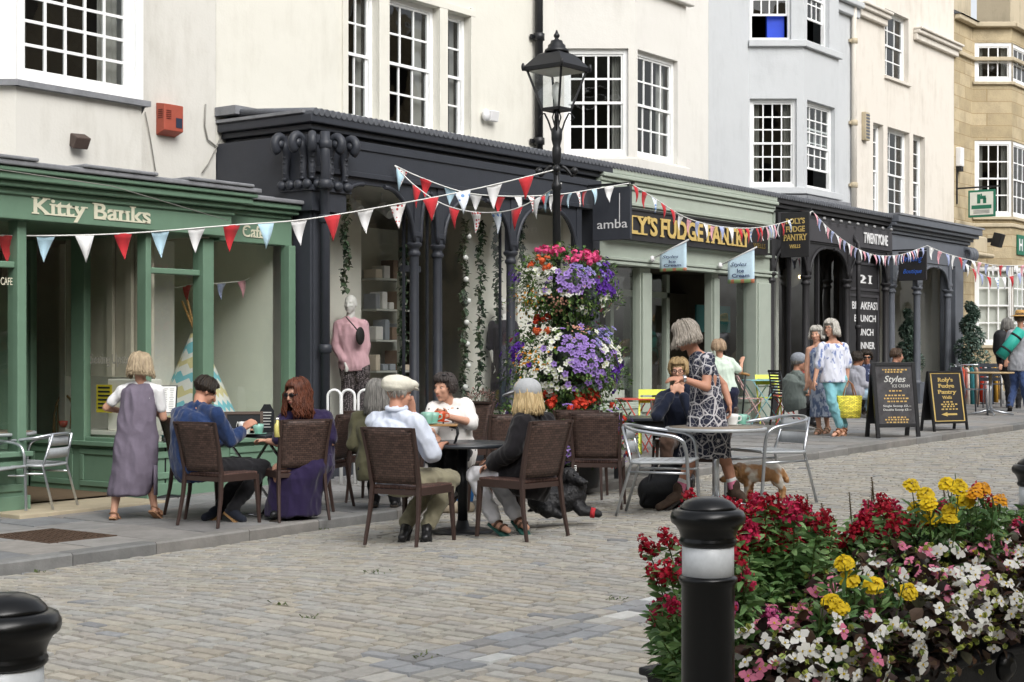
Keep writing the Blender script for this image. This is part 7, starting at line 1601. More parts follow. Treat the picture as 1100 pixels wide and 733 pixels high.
P.body(); P.hair(MATS['steel_grey'], .08, True, 150, .01, 0, 60, 1.08, .1, .012); P.top(MATS['black_fleece'], .02, 'long'); P.trousers(MATS['black_denim'], .008); P.shoes(M_bshoe)
t = thing('rucksack', 'black rucksack on the back of the right edge companion', 'bag', P.px(1077, 370, -.2)); blobs('body', [(P.px(1075, 362, -.2), .14, P.px(1075, 376, -.2), .15)], M_bag, t, .016)
# ---------------- dogs
def dog(label, d, J, r, mat, hd_f, base, ear='drop', mb_extra=None):
    t = thing('dog', label, 'dog', base); P_ = {n: at(v[0], v[1], d+v[2]) for n, v in J.items()}; mb = MB()
    for a, ra, b, rb in r: mb.cap(P_[a], ra, P_[b], rb)
    h = P_['hd']; f = hd_f.normalized(); rr = f.cross(UP).normalized(); u = rr.cross(f)
    mb.ell(h, .065, .085, .07, (rr, f, u)); mb.cap(h+f*.05-u*.015, .048, h+f*.14-u*.03, .034); mb.ell(h+f*.17-u*.02, .016, .016, .014)
    o = crinkle(remesh('body', mb, mat, t, .010, 4), .004, (18, 18, 18)); m2 = MB()
    for s in (-1, 1): m2.loft([[h+rr*s*(.05+.015*z)+u*(.055-.11*z)+f*(q*.035*(1-.5*z)-.01)+rr*s*e for q, e in ((-1, 0), (0, .012), (1, 0), (0, -.004))] for z in (0, .35, .7, 1)], 0, True)
    m2.build('ear', mat, t); m3 = MB(); m3.ell(h+f*.178-u*.018, .014, .012, .012)
    for s in (-1, 1): m3.ell(h+f*.068+rr*s*.034+u*.022, .009, .009, .009)
    m3.build('nose_and_eyes', M_bshoe, t); return t, P_
M_dogb = mk('black_coat', '17171a', .55, .4, var=.35, scale=25, bump=.6, bscale=70)
t, Q = dog('black dog with a red paw band lying under the chairs, facing right', 13.0, dict(rump=(582, 537, .0), belly=(600, 538, .0), chest=(614, 532, .02), sh=(618, 524, .02), nkk=(613, 514, .0), hd=(611, 511, -.02), el1=(624, 549, -.08), pw1=(643, 552, -.10), el2=(626, 546, .1), pw2=(640, 550, .06), kn=(588, 548, -.12), ft=(602, 554, -.14), tl=(568, 549, .05), ts=(578, 545, .05)),
 [('rump', .125, 'belly', .12), ('belly', .12, 'chest', .125), ('chest', .12, 'sh', .10), ('sh', .09, 'nkk', .075), ('nkk', .07, 'hd', .06), ('chest', .07, 'el1', .048), ('el1', .04, 'pw1', .032), ('chest', .07, 'el2', .045), ('el2', .038, 'pw2', .03), ('rump', .11, 'kn', .07), ('kn', .05, 'ft', .032), ('rump', .05, 'ts', .03), ('ts', .028, 'tl', .015)], M_dogb, (RT*.8-VW*.5-UP*.15), ground(605, 556))
mb = MB(); a, b = Q['el1'].lerp(Q['pw1'], .55), Q['el1'].lerp(Q['pw1'], .8); mb.tube([a, b], .044, 12); mb.build('paw_band', mk('red_band', 'b32e35', .8), t)
t = thing('dog_lead', 'black and white striped dog lead hanging beside the black dog', 'lead', ground(615, 548)); mb = MB()
P0 = [at(618, y, 12.98) for y in (500, 508, 516, 524, 532)]
for i in range(14): a = P0[0].lerp(P0[-1], i/14); b = P0[0].lerp(P0[-1], (i+.55)/14); mb.tube([a, b], .011, 6)
mb.build('stripe', M_china, t); mb = MB(); mb.tube([P0[0]+VW*.004, P0[-1]+VW*.004], .010, 6); mb.build('core', M_bag, t)
M_dogt = bpy.data.materials.new('tan_white_coat'); M_dogt.use_nodes = True; nt = M_dogt.node_tree; tc = nd(nt, 'ShaderNodeTexCoord'); n = nd(nt, 'ShaderNodeTexNoise', Scale=5.5); nt.links.new(tc.outputs['Object'], n.inputs['Vector']); cr = nd(nt, 'ShaderNodeValToRGB'); cr.color_ramp.elements[0].position = .50; cr.color_ramp.elements[0].color = lin('b88a5c'); cr.color_ramp.elements[1].position = .56; cr.color_ramp.elements[1].color = lin('ddd6cb'); nt.links.new(n.outputs['Fac'], cr.inputs[0]); nt.links.new(cr.outputs[0], nt.nodes['Principled BSDF'].inputs['Base Color'])
t, Q = dog('tan and white dog standing behind the silver table, tail to the right', 14.7, dict(rump=(831, 507, .0), bel=(815, 509, .0), chest=(802, 509, .0), nkk=(795, 505, -.05), hd=(789, 507, -.12), k1=(836, 517, -.06), h1=(842, 526, -.06), f1=(841, 536, -.07), k2=(834, 517, .08), h2=(840, 524, .08), f2=(837, 533, .07), e1=(803, 520, -.06), p1=(803, 536, -.07), e2=(806, 520, .08), p2=(807, 534, .07), ts=(840, 504, 0), tl=(845, 516, 0)),
 [('rump', .088, 'bel', .085), ('bel', .085, 'chest', .105), ('chest', .085, 'nkk', .07), ('nkk', .07, 'hd', .055), ('rump', .075, 'k1', .05), ('k1', .042, 'h1', .027), ('h1', .024, 'f1', .024), ('rump', .075, 'k2', .05), ('k2', .042, 'h2', .027), ('h2', .024, 'f2', .024), ('chest', .06, 'e1', .04), ('e1', .035, 'p1', .024), ('chest', .06, 'e2', .04), ('e2', .035, 'p2', .024), ('rump', .03, 'ts', .024), ('ts', .022, 'tl', .03)], M_dogt, (-RT-VW*.5-UP*.3), ground(820, 535))
# ---------------- shop mannequins
def mannequin(label, d, J, yaw, base):
    P = Per(label, d, J, yaw, 0, 1.0, base, 'mannequin', 'boutique mannequins', mk('mannequin_white', 'dcdad6', .35, .4, var=0), .010); P.root['category'] = 'mannequin'; P.body(); return P
def YD(px, Y): return depth(atY(px, 380, Y))
d = YD(378, 12.75); k_ = d/YD(378, 12.75)
P = mannequin('mannequin in pink jumper with black bag in the first arched window', d, dict(hd=(376.5, 327), nk=(376, 343), sl=(365, 350), sr=(389, 350), el=(362, 372), wl=(370, 388, -.1), er=(392, 372), wr=(388, 390), pv=(380, 390), hl=(374, 395), hr=(388, 395), kl=(374, 424), kr=(389, 424), al=(374, 452), ar=(389, 452), tl=(374, 457, -.1), tr=(389, 457, -.1)), -165, atY(380, 470, 12.75))
P.top(fabric('pink_wool_knit', 'd8adb6', .08), .02, 'long', .95, .0, 'jumper', .98, 1.0, .006, loose=.008); P.trousers(dotted('speckled_trousers', '2a2328', '9a8e90', 60), .02, .98, wd=.95); mb = MB(); mb.ell(P.px(387, 361, -.2), .075, .03, .11); mb.tube([P.px(372, 341, -.15), P.px(380, 350, -.2), P.px(388, 360, -.2)], .008, 5); mb.build('shoulder_bag', M_bag, P.root)
d = YD(537, 12.52)
P = mannequin('white mannequin in a long dark padded coat in the third arched window', d, dict(hd=(539, 329), nk=(540, 344), sl=(530, 350), sr=(551, 350), el=(527, 372), wl=(531, 390, -.05), er=(554, 372), wr=(552, 390), pv=(541, 388), hl=(536, 393), hr=(547, 393), kl=(536, 420), kr=(547, 420), al=(536, 446), ar=(547, 446), tl=(536, 450, -.1), tr=(547, 450, -.1)), -165, atY(541, 465, 12.52))
P.skirt([(344, 533, 548, .09, 0), (352, 528, 553, .13, 0), (375, 529, 553, .14, 0), (400, 528, 554, .15, 0), (440, 526, 556, .16, 0)], fabric('dark_padded_nylon', '35323a', .2), 'coat', fold=.008, arms=lambda mb: [P.limb(mb, 's'+q, 'e'+q, .06, .052, .018) or P.limb(mb, 'e'+q, 'w'+q, .05, .045, .014, 0, .9) for q in 'lr'] and None)
# ================================================================ street lamp, bollards
g = ground(598, 520); d = depth(g); zz = lambda py: at(598, py, d).z
t = thing('street_lamp', 'black cast iron street lamp with four sided glass lantern behind the flower tower', 'street lamp', g)
c = Vector((g.x, g.y, 0)); mb = MB()
zt = zz(118); mb.lathe(c, [(.13, g.z), (.13, g.z+.5), (.10, g.z+.55), (.095, g.z+.9), (.06, g.z+1.0), (.048, g.z+1.1), (.042, zz(205)), (.055, zz(203)), (.055, zz(198)), (.035, zz(195)), (.032, zz(176)), (.045, zz(174)), (.05, zz(166)), (.05, zz(160)), (.04, zz(157)), (.058, zz(150)), (.062, zz(140)), (.03, zz(136)), (.022, zt)], 16); mb.build('post', M_ironb, t)
mb = MB()
for k in range(4):
    a = k*math.pi/2+.6; dr = Vector((math.cos(a), math.sin(a), 0)); q = Vector((c.x, c.y, zz(142)))
    mb.tube([q+dr*.05, q+dr*.09+UP*.12, q+dr*.13+UP*.20, q+dr*.16+UP*.19], .010, 6); mb.tube([q+dr*.16+UP*.19, q+dr*.19+UP*.15, q+dr*.15+UP*.12], .007, 5)
    mb.tube([Vector((c.x, c.y, zz(136)))+dr*.02, Vector((c.x, c.y, zz(126)))+dr*.045, Vector((c.x, c.y, zz(118)))+dr*.02], .008, 5)
    q = Vector((c.x, c.y, zz(184))); pts = [q+dr*(.05+.13*math.sin(s*1.5))+UP*(.05*math.cos(s*4)) for s in [i/10 for i in range(11)]]; mb.tube(pts, .018, 6); mb.ell(q+dr*.19, .04, .04, .04)
mb.build('scroll_bracket', M_ironb, t)
L0, L1 = zz(118), zz(75); r0, r1 = .155, .325; an = [math.atan2((VW*-1+RT*.12).y, (VW*-1+RT*.12).x)+k*math.pi/2 for k in range(4)]
cor = lambda r, z, k: c+Vector((math.cos(an[k % 4])*r, math.sin(an[k % 4])*r, z))
mb = MB()
for k in range(4): mb.bar(cor(r0, L0, k), cor(r1, L1, k), .022); mb.bar(cor(r0, L0, k), cor(r0, L0, k+1), .03); mb.bar(cor(r1, L1, k), cor(r1, L1, k+1), .03)
mb.loft([[cor(r0*.9, L0-.01, k) for k in range(4)], [cor(r0*.9, L0+.012, k) for k in range(4)]], 0, False); fr = mb.build('lantern_frame', M_ironb, t)
mb = MB()
for k in range(4): mb.add([cor(r0*.97, L0, k), cor(r0*.97, L0, k+1), cor(r1*.97, L1, k+1), cor(r1*.97, L1, k)], [(0, 1, 2, 3)])
mb.build('lantern_glass', glass('lamp_glass', (.93, .95, .95), 1.6), fr)
mb = MB(); mb.loft([[cor(r, z, k) for k in range(4)] for r, z in ((r1*1.1, L1-.02), (r1*1.12, L1+.02), (r1*.62, L1+.16), (r1*.36, zz(56)))], 0, False); mb.loft([[cor(r1*1.0, L1-.024, k) for k in range(4)], [cor(r1*.2, L1-.0, k) for k in range(4)]], 1, False)
for k in range(4): mb.ell(cor(r1*1.12, L1+.02, k), .02, .02, .045)
fixn(mb.build('lantern_roof', [M_ironb, M_palew], t)); mb = MB()
mb.lathe(c, [(.135, zz(57)), (.13, zz(54)), (.10, zz(52)), (.095, zz(49)), (.07, zz(47)), (.062, zz(44)), (.03, zz(43)), (.018, zz(41.5)), (.032, zz(39.5)), (.034, zz(38)), (.02, zz(36)), (.006, zz(32.5))], 16); mb.build('finial', M_ironb, t)
mb = MB(); mb.lathe(c, [(.03, L0+.02), (.03, L0+.1), (.055, L0+.16), (.05, L0+.26), (.01, L0+.3)], 12); mb.build('bulb', M_china, t)
M_gloss = mk('gloss_black', '0a0b0c', .30, .35, var=.1, coat=.08, bump=.03, bscale=40); M_band = mk('reflective_band', 'cfd3d6', .35, .5, var=.10, scale=55)
def bollard(px, d, ytop, label, sc=1.0):
    tp = at(px, ytop, d); gz = zg(tp.x, tp.y); H = tp.z-gz; b = Vector((tp.x, tp.y, gz)); t = thing('bollard', label, 'bollard', b, 'black bollards along the near kerb'); s = sc
    prof = [(.095, 0), (.095, .03), (.0795, .04), (.0795, H-.268*s), (.083, H-.262*s), (.083, H-.258*s), (.088, H-.253*s), (.0885, H-.243*s), (.083, H-.238*s), (.0765, H-.236*s), (.0765, H-.147*s), (.082, H-.145*s), (.0865, H-.139*s), (.0865, H-.130*s), (.083, H-.124*s), (.083, H-.118*s), (.087, H-.104*s), (.096, H-.088*s), (.109, H-.078*s), (.1125, H-.068*s), (.1125, H-.058*s), (.106, H-.043*s), (.094, H-.037*s), (.085, H-.036*s), (.02, H-.036*s)]
    dome = [(.0855, H-.040*s), (.0855, H-.033*s), (.082, H-.027*s), (.068, H-.013*s), (.045, H-.004*s), (.02, H-.0005), (.001, H)]
    mb = MB(); mb.lathe(b, prof, 40); mb.lathe(b, dome, 40); mb.build('post', M_gloss, t); mb = MB(); mb.lathe(b, [(.0768, H-.2355*s), (.0778, H-.235*s), (.0778, H-.148*s), (.0768, H-.1475*s)], 40); mb.build('reflective_band', M_band, t)
bollard(760.5, 4.64, 533.5, 'glossy black bollard with a white band in front of the flower planter')
bollard(4, 3.1, 637, 'glossy black bollard cut by the lower left corner of the frame'); bollard(1112, 7.7, 491, 'glossy black bollard at the right edge beyond the planter')
# ================================================================ flowers
M_leaf = attr_mat('leaf', .5, .35, 40, .22, .0, 80, .25); M_petal = attr_mat('petal', .6, .25, 40, .10, 0, 80, .2)
class FM:
    def __init__(s): s.mb = MB(); s.c = []
    def face(s, pts, col, sm=True):
        s.mb.add(pts, [tuple(range(len(pts)))], 0, sm); s.c.append(col)
    def leaf(s, b, d, n, L, W, col, fold=.25, droop=.3):
        d = d.normalized(); n = (n-d*n.dot(d)).normalized(); sd = d.cross(n); m = b+d*L*.5+n*fold*0; tip = b+d*L-n*droop*L*.5
        l = b+d*L*.45+sd*W/2+n*W*fold; r = b+d*L*.45-sd*W/2+n*W*fold; l2 = b+d*L*.78+sd*W*.33+n*(W*fold*.7-droop*L*.22); r2 = b+d*L*.78-sd*W*.33+n*(W*fold*.7-droop*L*.22); mm = b+d*L*.78-n*droop*L*.22
        k = len(s.mb.v); s.mb.add([b, l, m, r, l2, mm, r2, tip], [(0, 2, 1), (0, 3, 2), (1, 2, 5, 4), (2, 3, 6, 5), (4, 5, 7), (5, 6, 7)], 0, True)
        c2 = tuple(x*1.18 for x in col[:3])+(1,); s.c += [col, c2, col, c2, col, c2]
    def disc(s, c, n, r, col, ctr, lobes=5, cup=.25, m2=None):
        n = n.normalized(); u = n.orthogonal().normalized(); w = n.cross(u); a0 = RN.uniform(0, 6.28); N = lobes*4; vs = [c-n*r*cup]; 
        for j in range(N): a = a0+2*math.pi*j/N; rr = r*(.86+.16*math.cos(lobes*(a-a0))); vs.append(c+(u*math.cos(a)+w*math.sin(a))*rr*.4-n*r*cup*.35)
        for j in range(N): a = a0+2*math.pi*j/N; rr = r*(.84+.18*math.cos(lobes*(a-a0))); vs.append(c+(u*math.cos(a)+w*math.sin(a))*rr+n*r*RN.uniform(-.06, .06))
        fs = [(0, 1+j, 1+(j+1) % N) for j in range(N)]+[(1+j, 1+N+j, 1+N+(j+1) % N, 1+(j+1) % N) for j in range(N)]
        s.mb.add(vs, fs, 0, True); k = RN.uniform(.85, 1.15); cc = tuple(x*k for x in col[:3])+(1,); s.c += [ctr]*N+[cc]*N
    def blob(s, c, r, col, n=9, flat=.5):
        """ball of small ruffled petals"""
        for i in range(n):
            d = Vector((RN.gauss(0, 1), RN.gauss(0, 1), RN.gauss(.4, 1))).normalized(); u = d.orthogonal().normalized(); u = (u*math.cos(i)+d.cross(u)*math.sin(i)); w = d.cross(u); p = c+d*r*RN.uniform(.35, .8); q = r*RN.uniform(.45, .7); k = RN.uniform(.75, 1.2)
            s.face([p-u*q*.5-w*q*.35, p+u*q*.5-w*q*.4, p+u*q*.65+w*q*.35+d*q*.25, p+d*q*.1+w*q*.6, p-u*q*.6+w*q*.35+d*q*.2], tuple(x*k for x in col[:3])+(1,))
    def build(s, name, mat, par, stuff=True):
        o = s.mb.build(name, mat, par); set_cols(o, s.c)
        if stuff: o['kind'] = 'stuff'
        return o
def L3(h): return lin(h)
PET = dict(lav=L3('9b7fc4'), pur=L3('5b2f96'), wht=L3('dedfd6'), red=L3('d0452f'), pnk=L3('e0568a'), orr=L3('d8663a'), org=L3('d9962f'), sal=L3('cf9a86'), lbl=L3('8c86bd'))
GREENS = [L3('3f5a2c'), L3('4f6b35'), L3('33492a'), L3('5d7a3e'), L3('6d8446')]
def rdir(zb=0.0):
    v = Vector((RN.gauss(0, 1), RN.gauss(0, 1), RN.gauss(zb, 1))); return v.normalized()
g = ground(606, 530); d = depth(g); t = thing('flower_tower', 'tall tiered flower tower of purple and white petunias beside the street lamp', 'flower planter', g)
S = d/F; ctr = at(606, 400, d)
mb = MB(); mb.lathe((ctr.x, ctr.y, g.z), [(.36, 0), (.37, .05), (.39, .22), (.40, .24), (.3, .24)], 24); mb.build('base_tub', M_ironb, t)
mb = MB(); mb.tube([(ctr.x, ctr.y, g.z+.3), (ctr.x, ctr.y, at(606, 300, d).z)], .07, 10)
for py, r in ((318, .26), (402, .30)): mb.lathe((ctr.x, ctr.y, at(606, py, d).z), [(.1, -.12), (r*.8, -.10), (r, .06), (r, .08), (.08, .07)], 20)
mb.build('frame', mk('dark_green_frame', '232b22', .6), t)
tiers = [(606, 306, 58, 43), (607, 390, 66, 54), (600, 462, 84, 44)]
fo = FM()
for (px, py, rx, ry), nl in zip(tiers, (1900, 2400, 2000)):
    c = at(px, py, d); a, b = rx*S, ry*S
    for i in range(nl):
        n = rdir(); rad = RN.uniform(.62, 1.0)*(1+.12*noise.noise(n*2.3+Vector((px, 0, 0)))); p = c+Vector((n.x*a*rad, n.y*a*rad, n.z*b*rad)); nn = Vector((n.x/a, n.y/a, n.z/b)).normalized()
        fo.leaf(p, (nn+rdir()*.8-UP*.25), UP+nn*.4, RN.uniform(.035, .075), RN.uniform(.02, .042), vary(RN.choice(GREENS), .25, .1))
    for i in range(60):   # trailing stems
        n = rdir(); n.z = -abs(n.z)*.4; p = c+Vector((n.x*a, n.y*a, n.z*b))
        for j in range(5): p = p+Vector((n.x*.012, n.y*.012, -.035)); fo.leaf(p, n+rdir()*.7, UP+n, .045, .024, vary(RN.choice(GREENS), .25, .1))
fo.build('foliage', M_leaf, t)
CL = [(0, 590, 271, 12, 4, 'pnk', 16, 'g'), (0, 623, 278, 14, 5, 'pnk', 22, 'g'), (0, 637, 279, 7, 4, 'pnk', 9, 'g'), (0, 579, 286, 7, 6, 'orr', 9, 'g'), (0, 572, 294, 5, 4, 'wht', 6, 'p'), (0, 590, 293, 6, 3, 'wht', 8, 'p'), (0, 617, 307, 26, 11, 'lav', 48, 'p'), (0, 603, 300, 14, 8, 'lav', 16, 'p'), (0, 625, 292, 16, 6, 'lbl', 14, 'p'), (0, 650, 303, 11, 15, 'pur', 46, 'p'), (0, 664, 317, 4, 4, 'wht', 5, 'p'), (0, 646, 324, 5, 4, 'wht', 7, 'p'), (0, 653, 336, 5, 5, 'wht', 7, 'p'), (0, 565, 328, 14, 13, 'org', 80, 's'), (0, 601, 328, 18, 10, 'sal', 60, 's'), (0, 612, 318, 10, 3, 'wht', 9, 'p'), (0, 556, 311, 5, 3, 'wht', 5, 'p'), (0, 586, 316, 6, 3, 'wht', 6, 'p'), (0, 552, 297, 5, 7, 'pur', 10, 'p'), (0, 625, 335, 6, 4, 'wht', 5, 'p'),
 (1, 582, 343, 6, 5, 'red', 8, 'g'), (1, 575, 357, 8, 4, 'orr', 6, 'g'), (1, 590, 361, 11, 10, 'wht', 18, 'p'), (1, 623, 372, 24, 18, 'lav', 70, 'p'), (1, 628, 398, 20, 16, 'lav', 52, 'p'), (1, 554, 380, 11, 12, 'pur', 34, 'p'), (1, 566, 387, 16, 12, 'org', 70, 's'), (1, 590, 399, 12, 10, 'wht', 26, 'p'), (1, 597, 416, 12, 8, 'wht', 18, 'p'), (1, 650, 374, 10, 18, 'wht', 26, 'p'), (1, 662, 379, 5, 6, 'wht', 7, 'p'), (1, 661, 398, 6, 10, 'pur', 16, 'p'), (1, 648, 360, 12, 9, 'lbl', 30, 'p'), (1, 617, 354, 11, 5, 'sal', 28, 's'), (1, 574, 396, 5, 4, 'wht', 4, 'p'), (1, 610, 388, 5, 8, 'wht', 6, 'p'),
 (2, 623, 428, 14, 5, 'red', 24, 'g'), (2, 589, 428, 8, 5, 'red', 10, 'g'), (2, 640, 424, 4, 3, 'red', 6, 'g'), (2, 606, 434, 6, 3, 'lav', 6, 'p'), (2, 523, 462, 8, 22, 'lav', 26, 'p'), (2, 606, 482, 5, 18, 'lav', 18, 'p'), (2, 664, 458, 8, 16, 'lav', 14, 'p'), (2, 660, 450, 9, 14, 'red', 12, 'g'), (2, 655, 492, 10, 8, 'red', 12, 'g'), (2, 640, 484, 8, 5, 'red', 8, 'g'), (2, 668, 490, 6, 8, 'lav', 10, 'p'), (2, 655, 470, 8, 10, 'sal', 14, 's')]
fl_ = {}
def put(k, p, n, kind):
    f = fl_.setdefault((k, kind), FM())
    if kind == 'p': f.disc(p, n+rdir()*.35, RN.uniform(.030, .040), PET[k], tuple(x*.45 for x in PET[k][:3])+(1,) if k != 'wht' else L3('cdd09a'), 5, .3)
    elif kind == 'g': f.blob(p, .045, PET[k], 16)
    else: f.disc(p, n+rdir()*.5, RN.uniform(.010, .015), PET[k], PET[k], 5, .1)
for ti, px, py, rx, ry, k, n, kind in CL:
    tx, ty, ta, tb = tiers[ti]; c = at(tx, ty, d); a, b = ta*S, tb*S
    for i in range(int(n*(.72 if k in ('lav', 'wht') else .9))):
        x, y = RN.gauss(0, .62), RN.gauss(0, .62); qx, qy = (px+x*rx-tx)/ta, (ty-(py+y*ry))/tb; rr = qx*qx+qy*qy
        w = math.sqrt(max(.02, 1-min(rr, .98))); p = c+RT*qx*a+UP*qy*b-VW*w*a*1.02; nn = (RT*qx/a+UP*qy/b-VW*w/a).normalized(); put(k, p, nn+UP*.25, kind)
for ti, (tx, ty, ta, tb) in enumerate(tiers):   # the sides and back
    c = at(tx, ty, d); a, b = ta*S, tb*S
    for i in range(110):
        n = rdir()
        if n.dot(VW) < .1: continue
        p = c+Vector((n.x*a, n.y*a, n.z*b)); put(RN.choice(['lav', 'wht', 'pur', 'lav', 'pnk']), p, n, 'p')
FN = dict(p='petunia_blossom', g='geranium_blossom', s='small_blossom')
for (k, kind), f in fl_.items(): f.build(FN[kind], M_petal, t)
# ---------------------------------------------------------------- black planter in the foreground
PU = (RT*.744+VW*.668).normalized(); PW = Vector((-PU.y, PU.x, 0)); PW = PW if PW.dot(VW) > 0 else -PW
q = at(856, 750, 4.95); FLc = Vector((q.x, q.y, 0)); RIM = q.z; PL, PWd = 2.42, .66; gz = zg(q.x+.5, q.y)-.03
t = thing('planter', 'low black planter overflowing with begonias and snapdragons behind the near bollard', 'planter', (q.x, q.y, gz))
def pp(u, v, z): return FLc+PU*u+PW*v+UP*z
mb = MB(); ring = lambda o, z: [pp(-o, -o, z), pp(PL+o, -o, z), pp(PL+o, PWd+o, z), pp(-o, PWd+o, z)]
mb.loft([ring(-.05, gz), ring(0, RIM-.03), ring(.02, RIM-.028), ring(.02, RIM), ring(-.02, RIM)], 0, False); mb.build('box', mk('black_plastic', '1b1c1f', .5, .4, var=.25, scale=10, bump=.15), t, bevel=.008)
mb = MB(); mb.add(ring(-.021, RIM-.02), [(0, 1, 2, 3)]); mb.build('soil', mk('potting_soil', '2c231c', .95, .1, var=.4, scale=30), t)
q_ = at(1080, 716, 5.7); u_ = (q_-FLc).dot(PU); mb = MB(); c = pp(u_, -.03, q_.z); mb.lathe(c, [(.03, 0), (.055, .01), (.055, .03), (.03, .045), (.02, .05)], 16, ax=-PW); mb.build('lifting_lug', M_gloss, t)
def mound(name, label, cat, group, c, parts): pass
W_P, K_P, Y_P, R_P, R2, P2 = L3('e4e3dc'), L3('dc7f9c'), L3('e2c21f'), L3('a1162b'), L3('b5284e'), L3('cc6398')
def begonia(u, v, size, pink, over=0, zt=.0):
    p0 = pp(u, v, RIM+.0); t = thing('begonia', 'x', 'begonia', p0); fo, bl = FM(), FM(); dk = [L3('33241f'), L3('402c25'), L3('2a2320'), L3('3c3a26'), L3('4c3a2c')]
    c = p0+UP*(size*.42+zt)-PW*over*.5
    for i in range(190):
        n = rdir(.25); r = RN.uniform(.45, 1.0); p = c+Vector((n.x*size*1.0*r, n.y*size*1.0*r, n.z*size*.95*r)); 
        if p.z < RIM-.16 or (p.z < RIM and (p-FLc).dot(PW) > -.03): continue
        a = RN.uniform(.04, .062); fo.leaf(p, n+rdir()*.7, UP+n*.8, a, a*.85, vary(RN.choice(dk), .25, .08), .12, .35)
    for i in range(36):
        n = rdir(.35); 
        if n.dot(VW) > .55: n = -n; n.z = abs(n.z)
        p = c+Vector((n.x*size, n.y*size, n.z*size*.95))*RN.uniform(.95, 1.12)
        if p.z < RIM-.16 or (p.z < RIM and (p-FLc).dot(PW) > -.03): continue
        k = K_P if (pink or RN.random() < .1) else W_P; f_ = (n-VW*.5+rdir()*.5).normalized(); s_ = RN.uniform(.015, .026)
        u_ = f_.orthogonal().normalized(); w_ = f_.cross(u_); ro = RN.uniform(0, 6)
        u_, w_ = u_*math.cos(ro)+w_*math.sin(ro), w_*math.cos(ro)-u_*math.sin(ro)
        for e, big in ((u_, 1.15), (-u_, 1.15), (w_, .8), (-w_, .8)):
            o_ = e.cross(f_); kk = RN.uniform(.85, 1.05); bl.face([p, p+e*s_*.6*big+o_*s_*.55*big+f_*s_*.25, p+e*s_*1.2*big+o_*s_*.2+f_*s_*.12, p+e*s_*1.2*big-o_*s_*.2+f_*s_*.12, p+e*s_*.6*big-o_*s_*.55*big+f_*s_*.25], tuple(x*kk for x in k[:3])+(1,))
        for e in range(4): bl.face([p+f_*.004+u_*math.cos(a)*.005+w_*math.sin(a)*.005+f_*.003*(a > 2) for a in (0, 1.5, 3, 4.5)], L3('d8c23a'))
        for _ in range(RN.randint(0, 3)):
            b = p+rdir()*.04-UP*.02; e = rdir(); o_ = e.orthogonal().normalized()*.008
            for w2 in (o_, e.cross(o_)): fo.face([b-w2, b+e*.014-w2*1.2, b+e*.022, b+e*.014+w2*1.2, b+w2], vary(L3('9aa44f'), .2, .1))
    fo.build('foliage', M_leaf, t); bl.build('blossom', M_petal, t); return t
def stemline(fo, a, b, r=.003, col=L3('4c5e2c')):
    s_ = (b-a).cross(VW).normalized()*r; fo.face([a-s_, a+s_, b+s_*.6, b-s_*.6], col); s2 = VW*r; fo.face([a-s2, a+s2, b+s2*.6, b-s2*.6], col)
def snapdragon(b, lean, H, nst, spikes, cols, label, spent=0):
    t = thing('snapdragon', label, 'snapdragon', b, 'snapdragons in the black planter'); fo, bl = FM(), FM()
    gc = [L3('5c7c44'), L3('4b6a3a'), L3('6e9056'), L3('86a56c')]
    for s_ in range(int(nst*1.9)):
        a = RN.uniform(0, 6.28); r = RN.uniform(.0, .15); st = b+Vector((math.cos(a), math.sin(a), 0))*r*.6; h = H*(RN.uniform(.72, 1.05) if s_ < spikes+spent else RN.uniform(.45, .92)); top = st+lean*h*RN.uniform(.7, 1.2)+UP*h+Vector((math.cos(a), math.sin(a), 0))*r*.9
        mid = st.lerp(top, .5)+Vector((math.cos(a), math.sin(a), 0))*.015; stemline(fo, st, mid); stemline(fo, mid, top)
        n = int(h/.0062)
        for i in range(n):
            f_ = i/n; p = (st.lerp(mid, f_*2) if f_ < .5 else mid.lerp(top, f_*2-1)); q = i*2.4; o_ = Vector((math.cos(q), math.sin(q), RN.uniform(-.1, .75))); fo.leaf(p, o_-UP*.15, UP*.7+rdir()*.9, RN.uniform(.05, .085)*(1.15-.4*f_), RN.uniform(.014, .024), vary(RN.choice(gc), .22, .08), .1, .5)
        if s_ < spikes:
            c = RN.choice(cols); m_ = RN.randint(9, 15); ax = (top-mid).normalized()
            for i in range(m_):
                f_ = i/m_; p = top-ax*.035+ax*f_*.075; q = i*2.4; o_ = Vector((math.cos(q), math.sin(q), .15)); kk = RN.uniform(.75, 1.25); sz = .033*(1-.5*f_); pc = p+o_*sz*.7
                bl.blob(pc, sz*.85, tuple(x*kk for x in c[:3])+(1,), 8)
        elif s_ < spikes+spent:
            ax = UP+rdir()*.1; tp2 = top+ax*.10; stemline(fo, top, tp2, .003, L3('5b5138'))
            for i in range(26): p = top.lerp(tp2, i/26); q = i*2.4; o_ = Vector((math.cos(q), math.sin(q), .5)); fo.leaf(p, o_, UP, .013, .008, vary(L3('6a5a42'), .3, .1), .2, .1)
    fo.build('foliage', M_leaf, t); bl.build('blossom', M_petal, t); return t
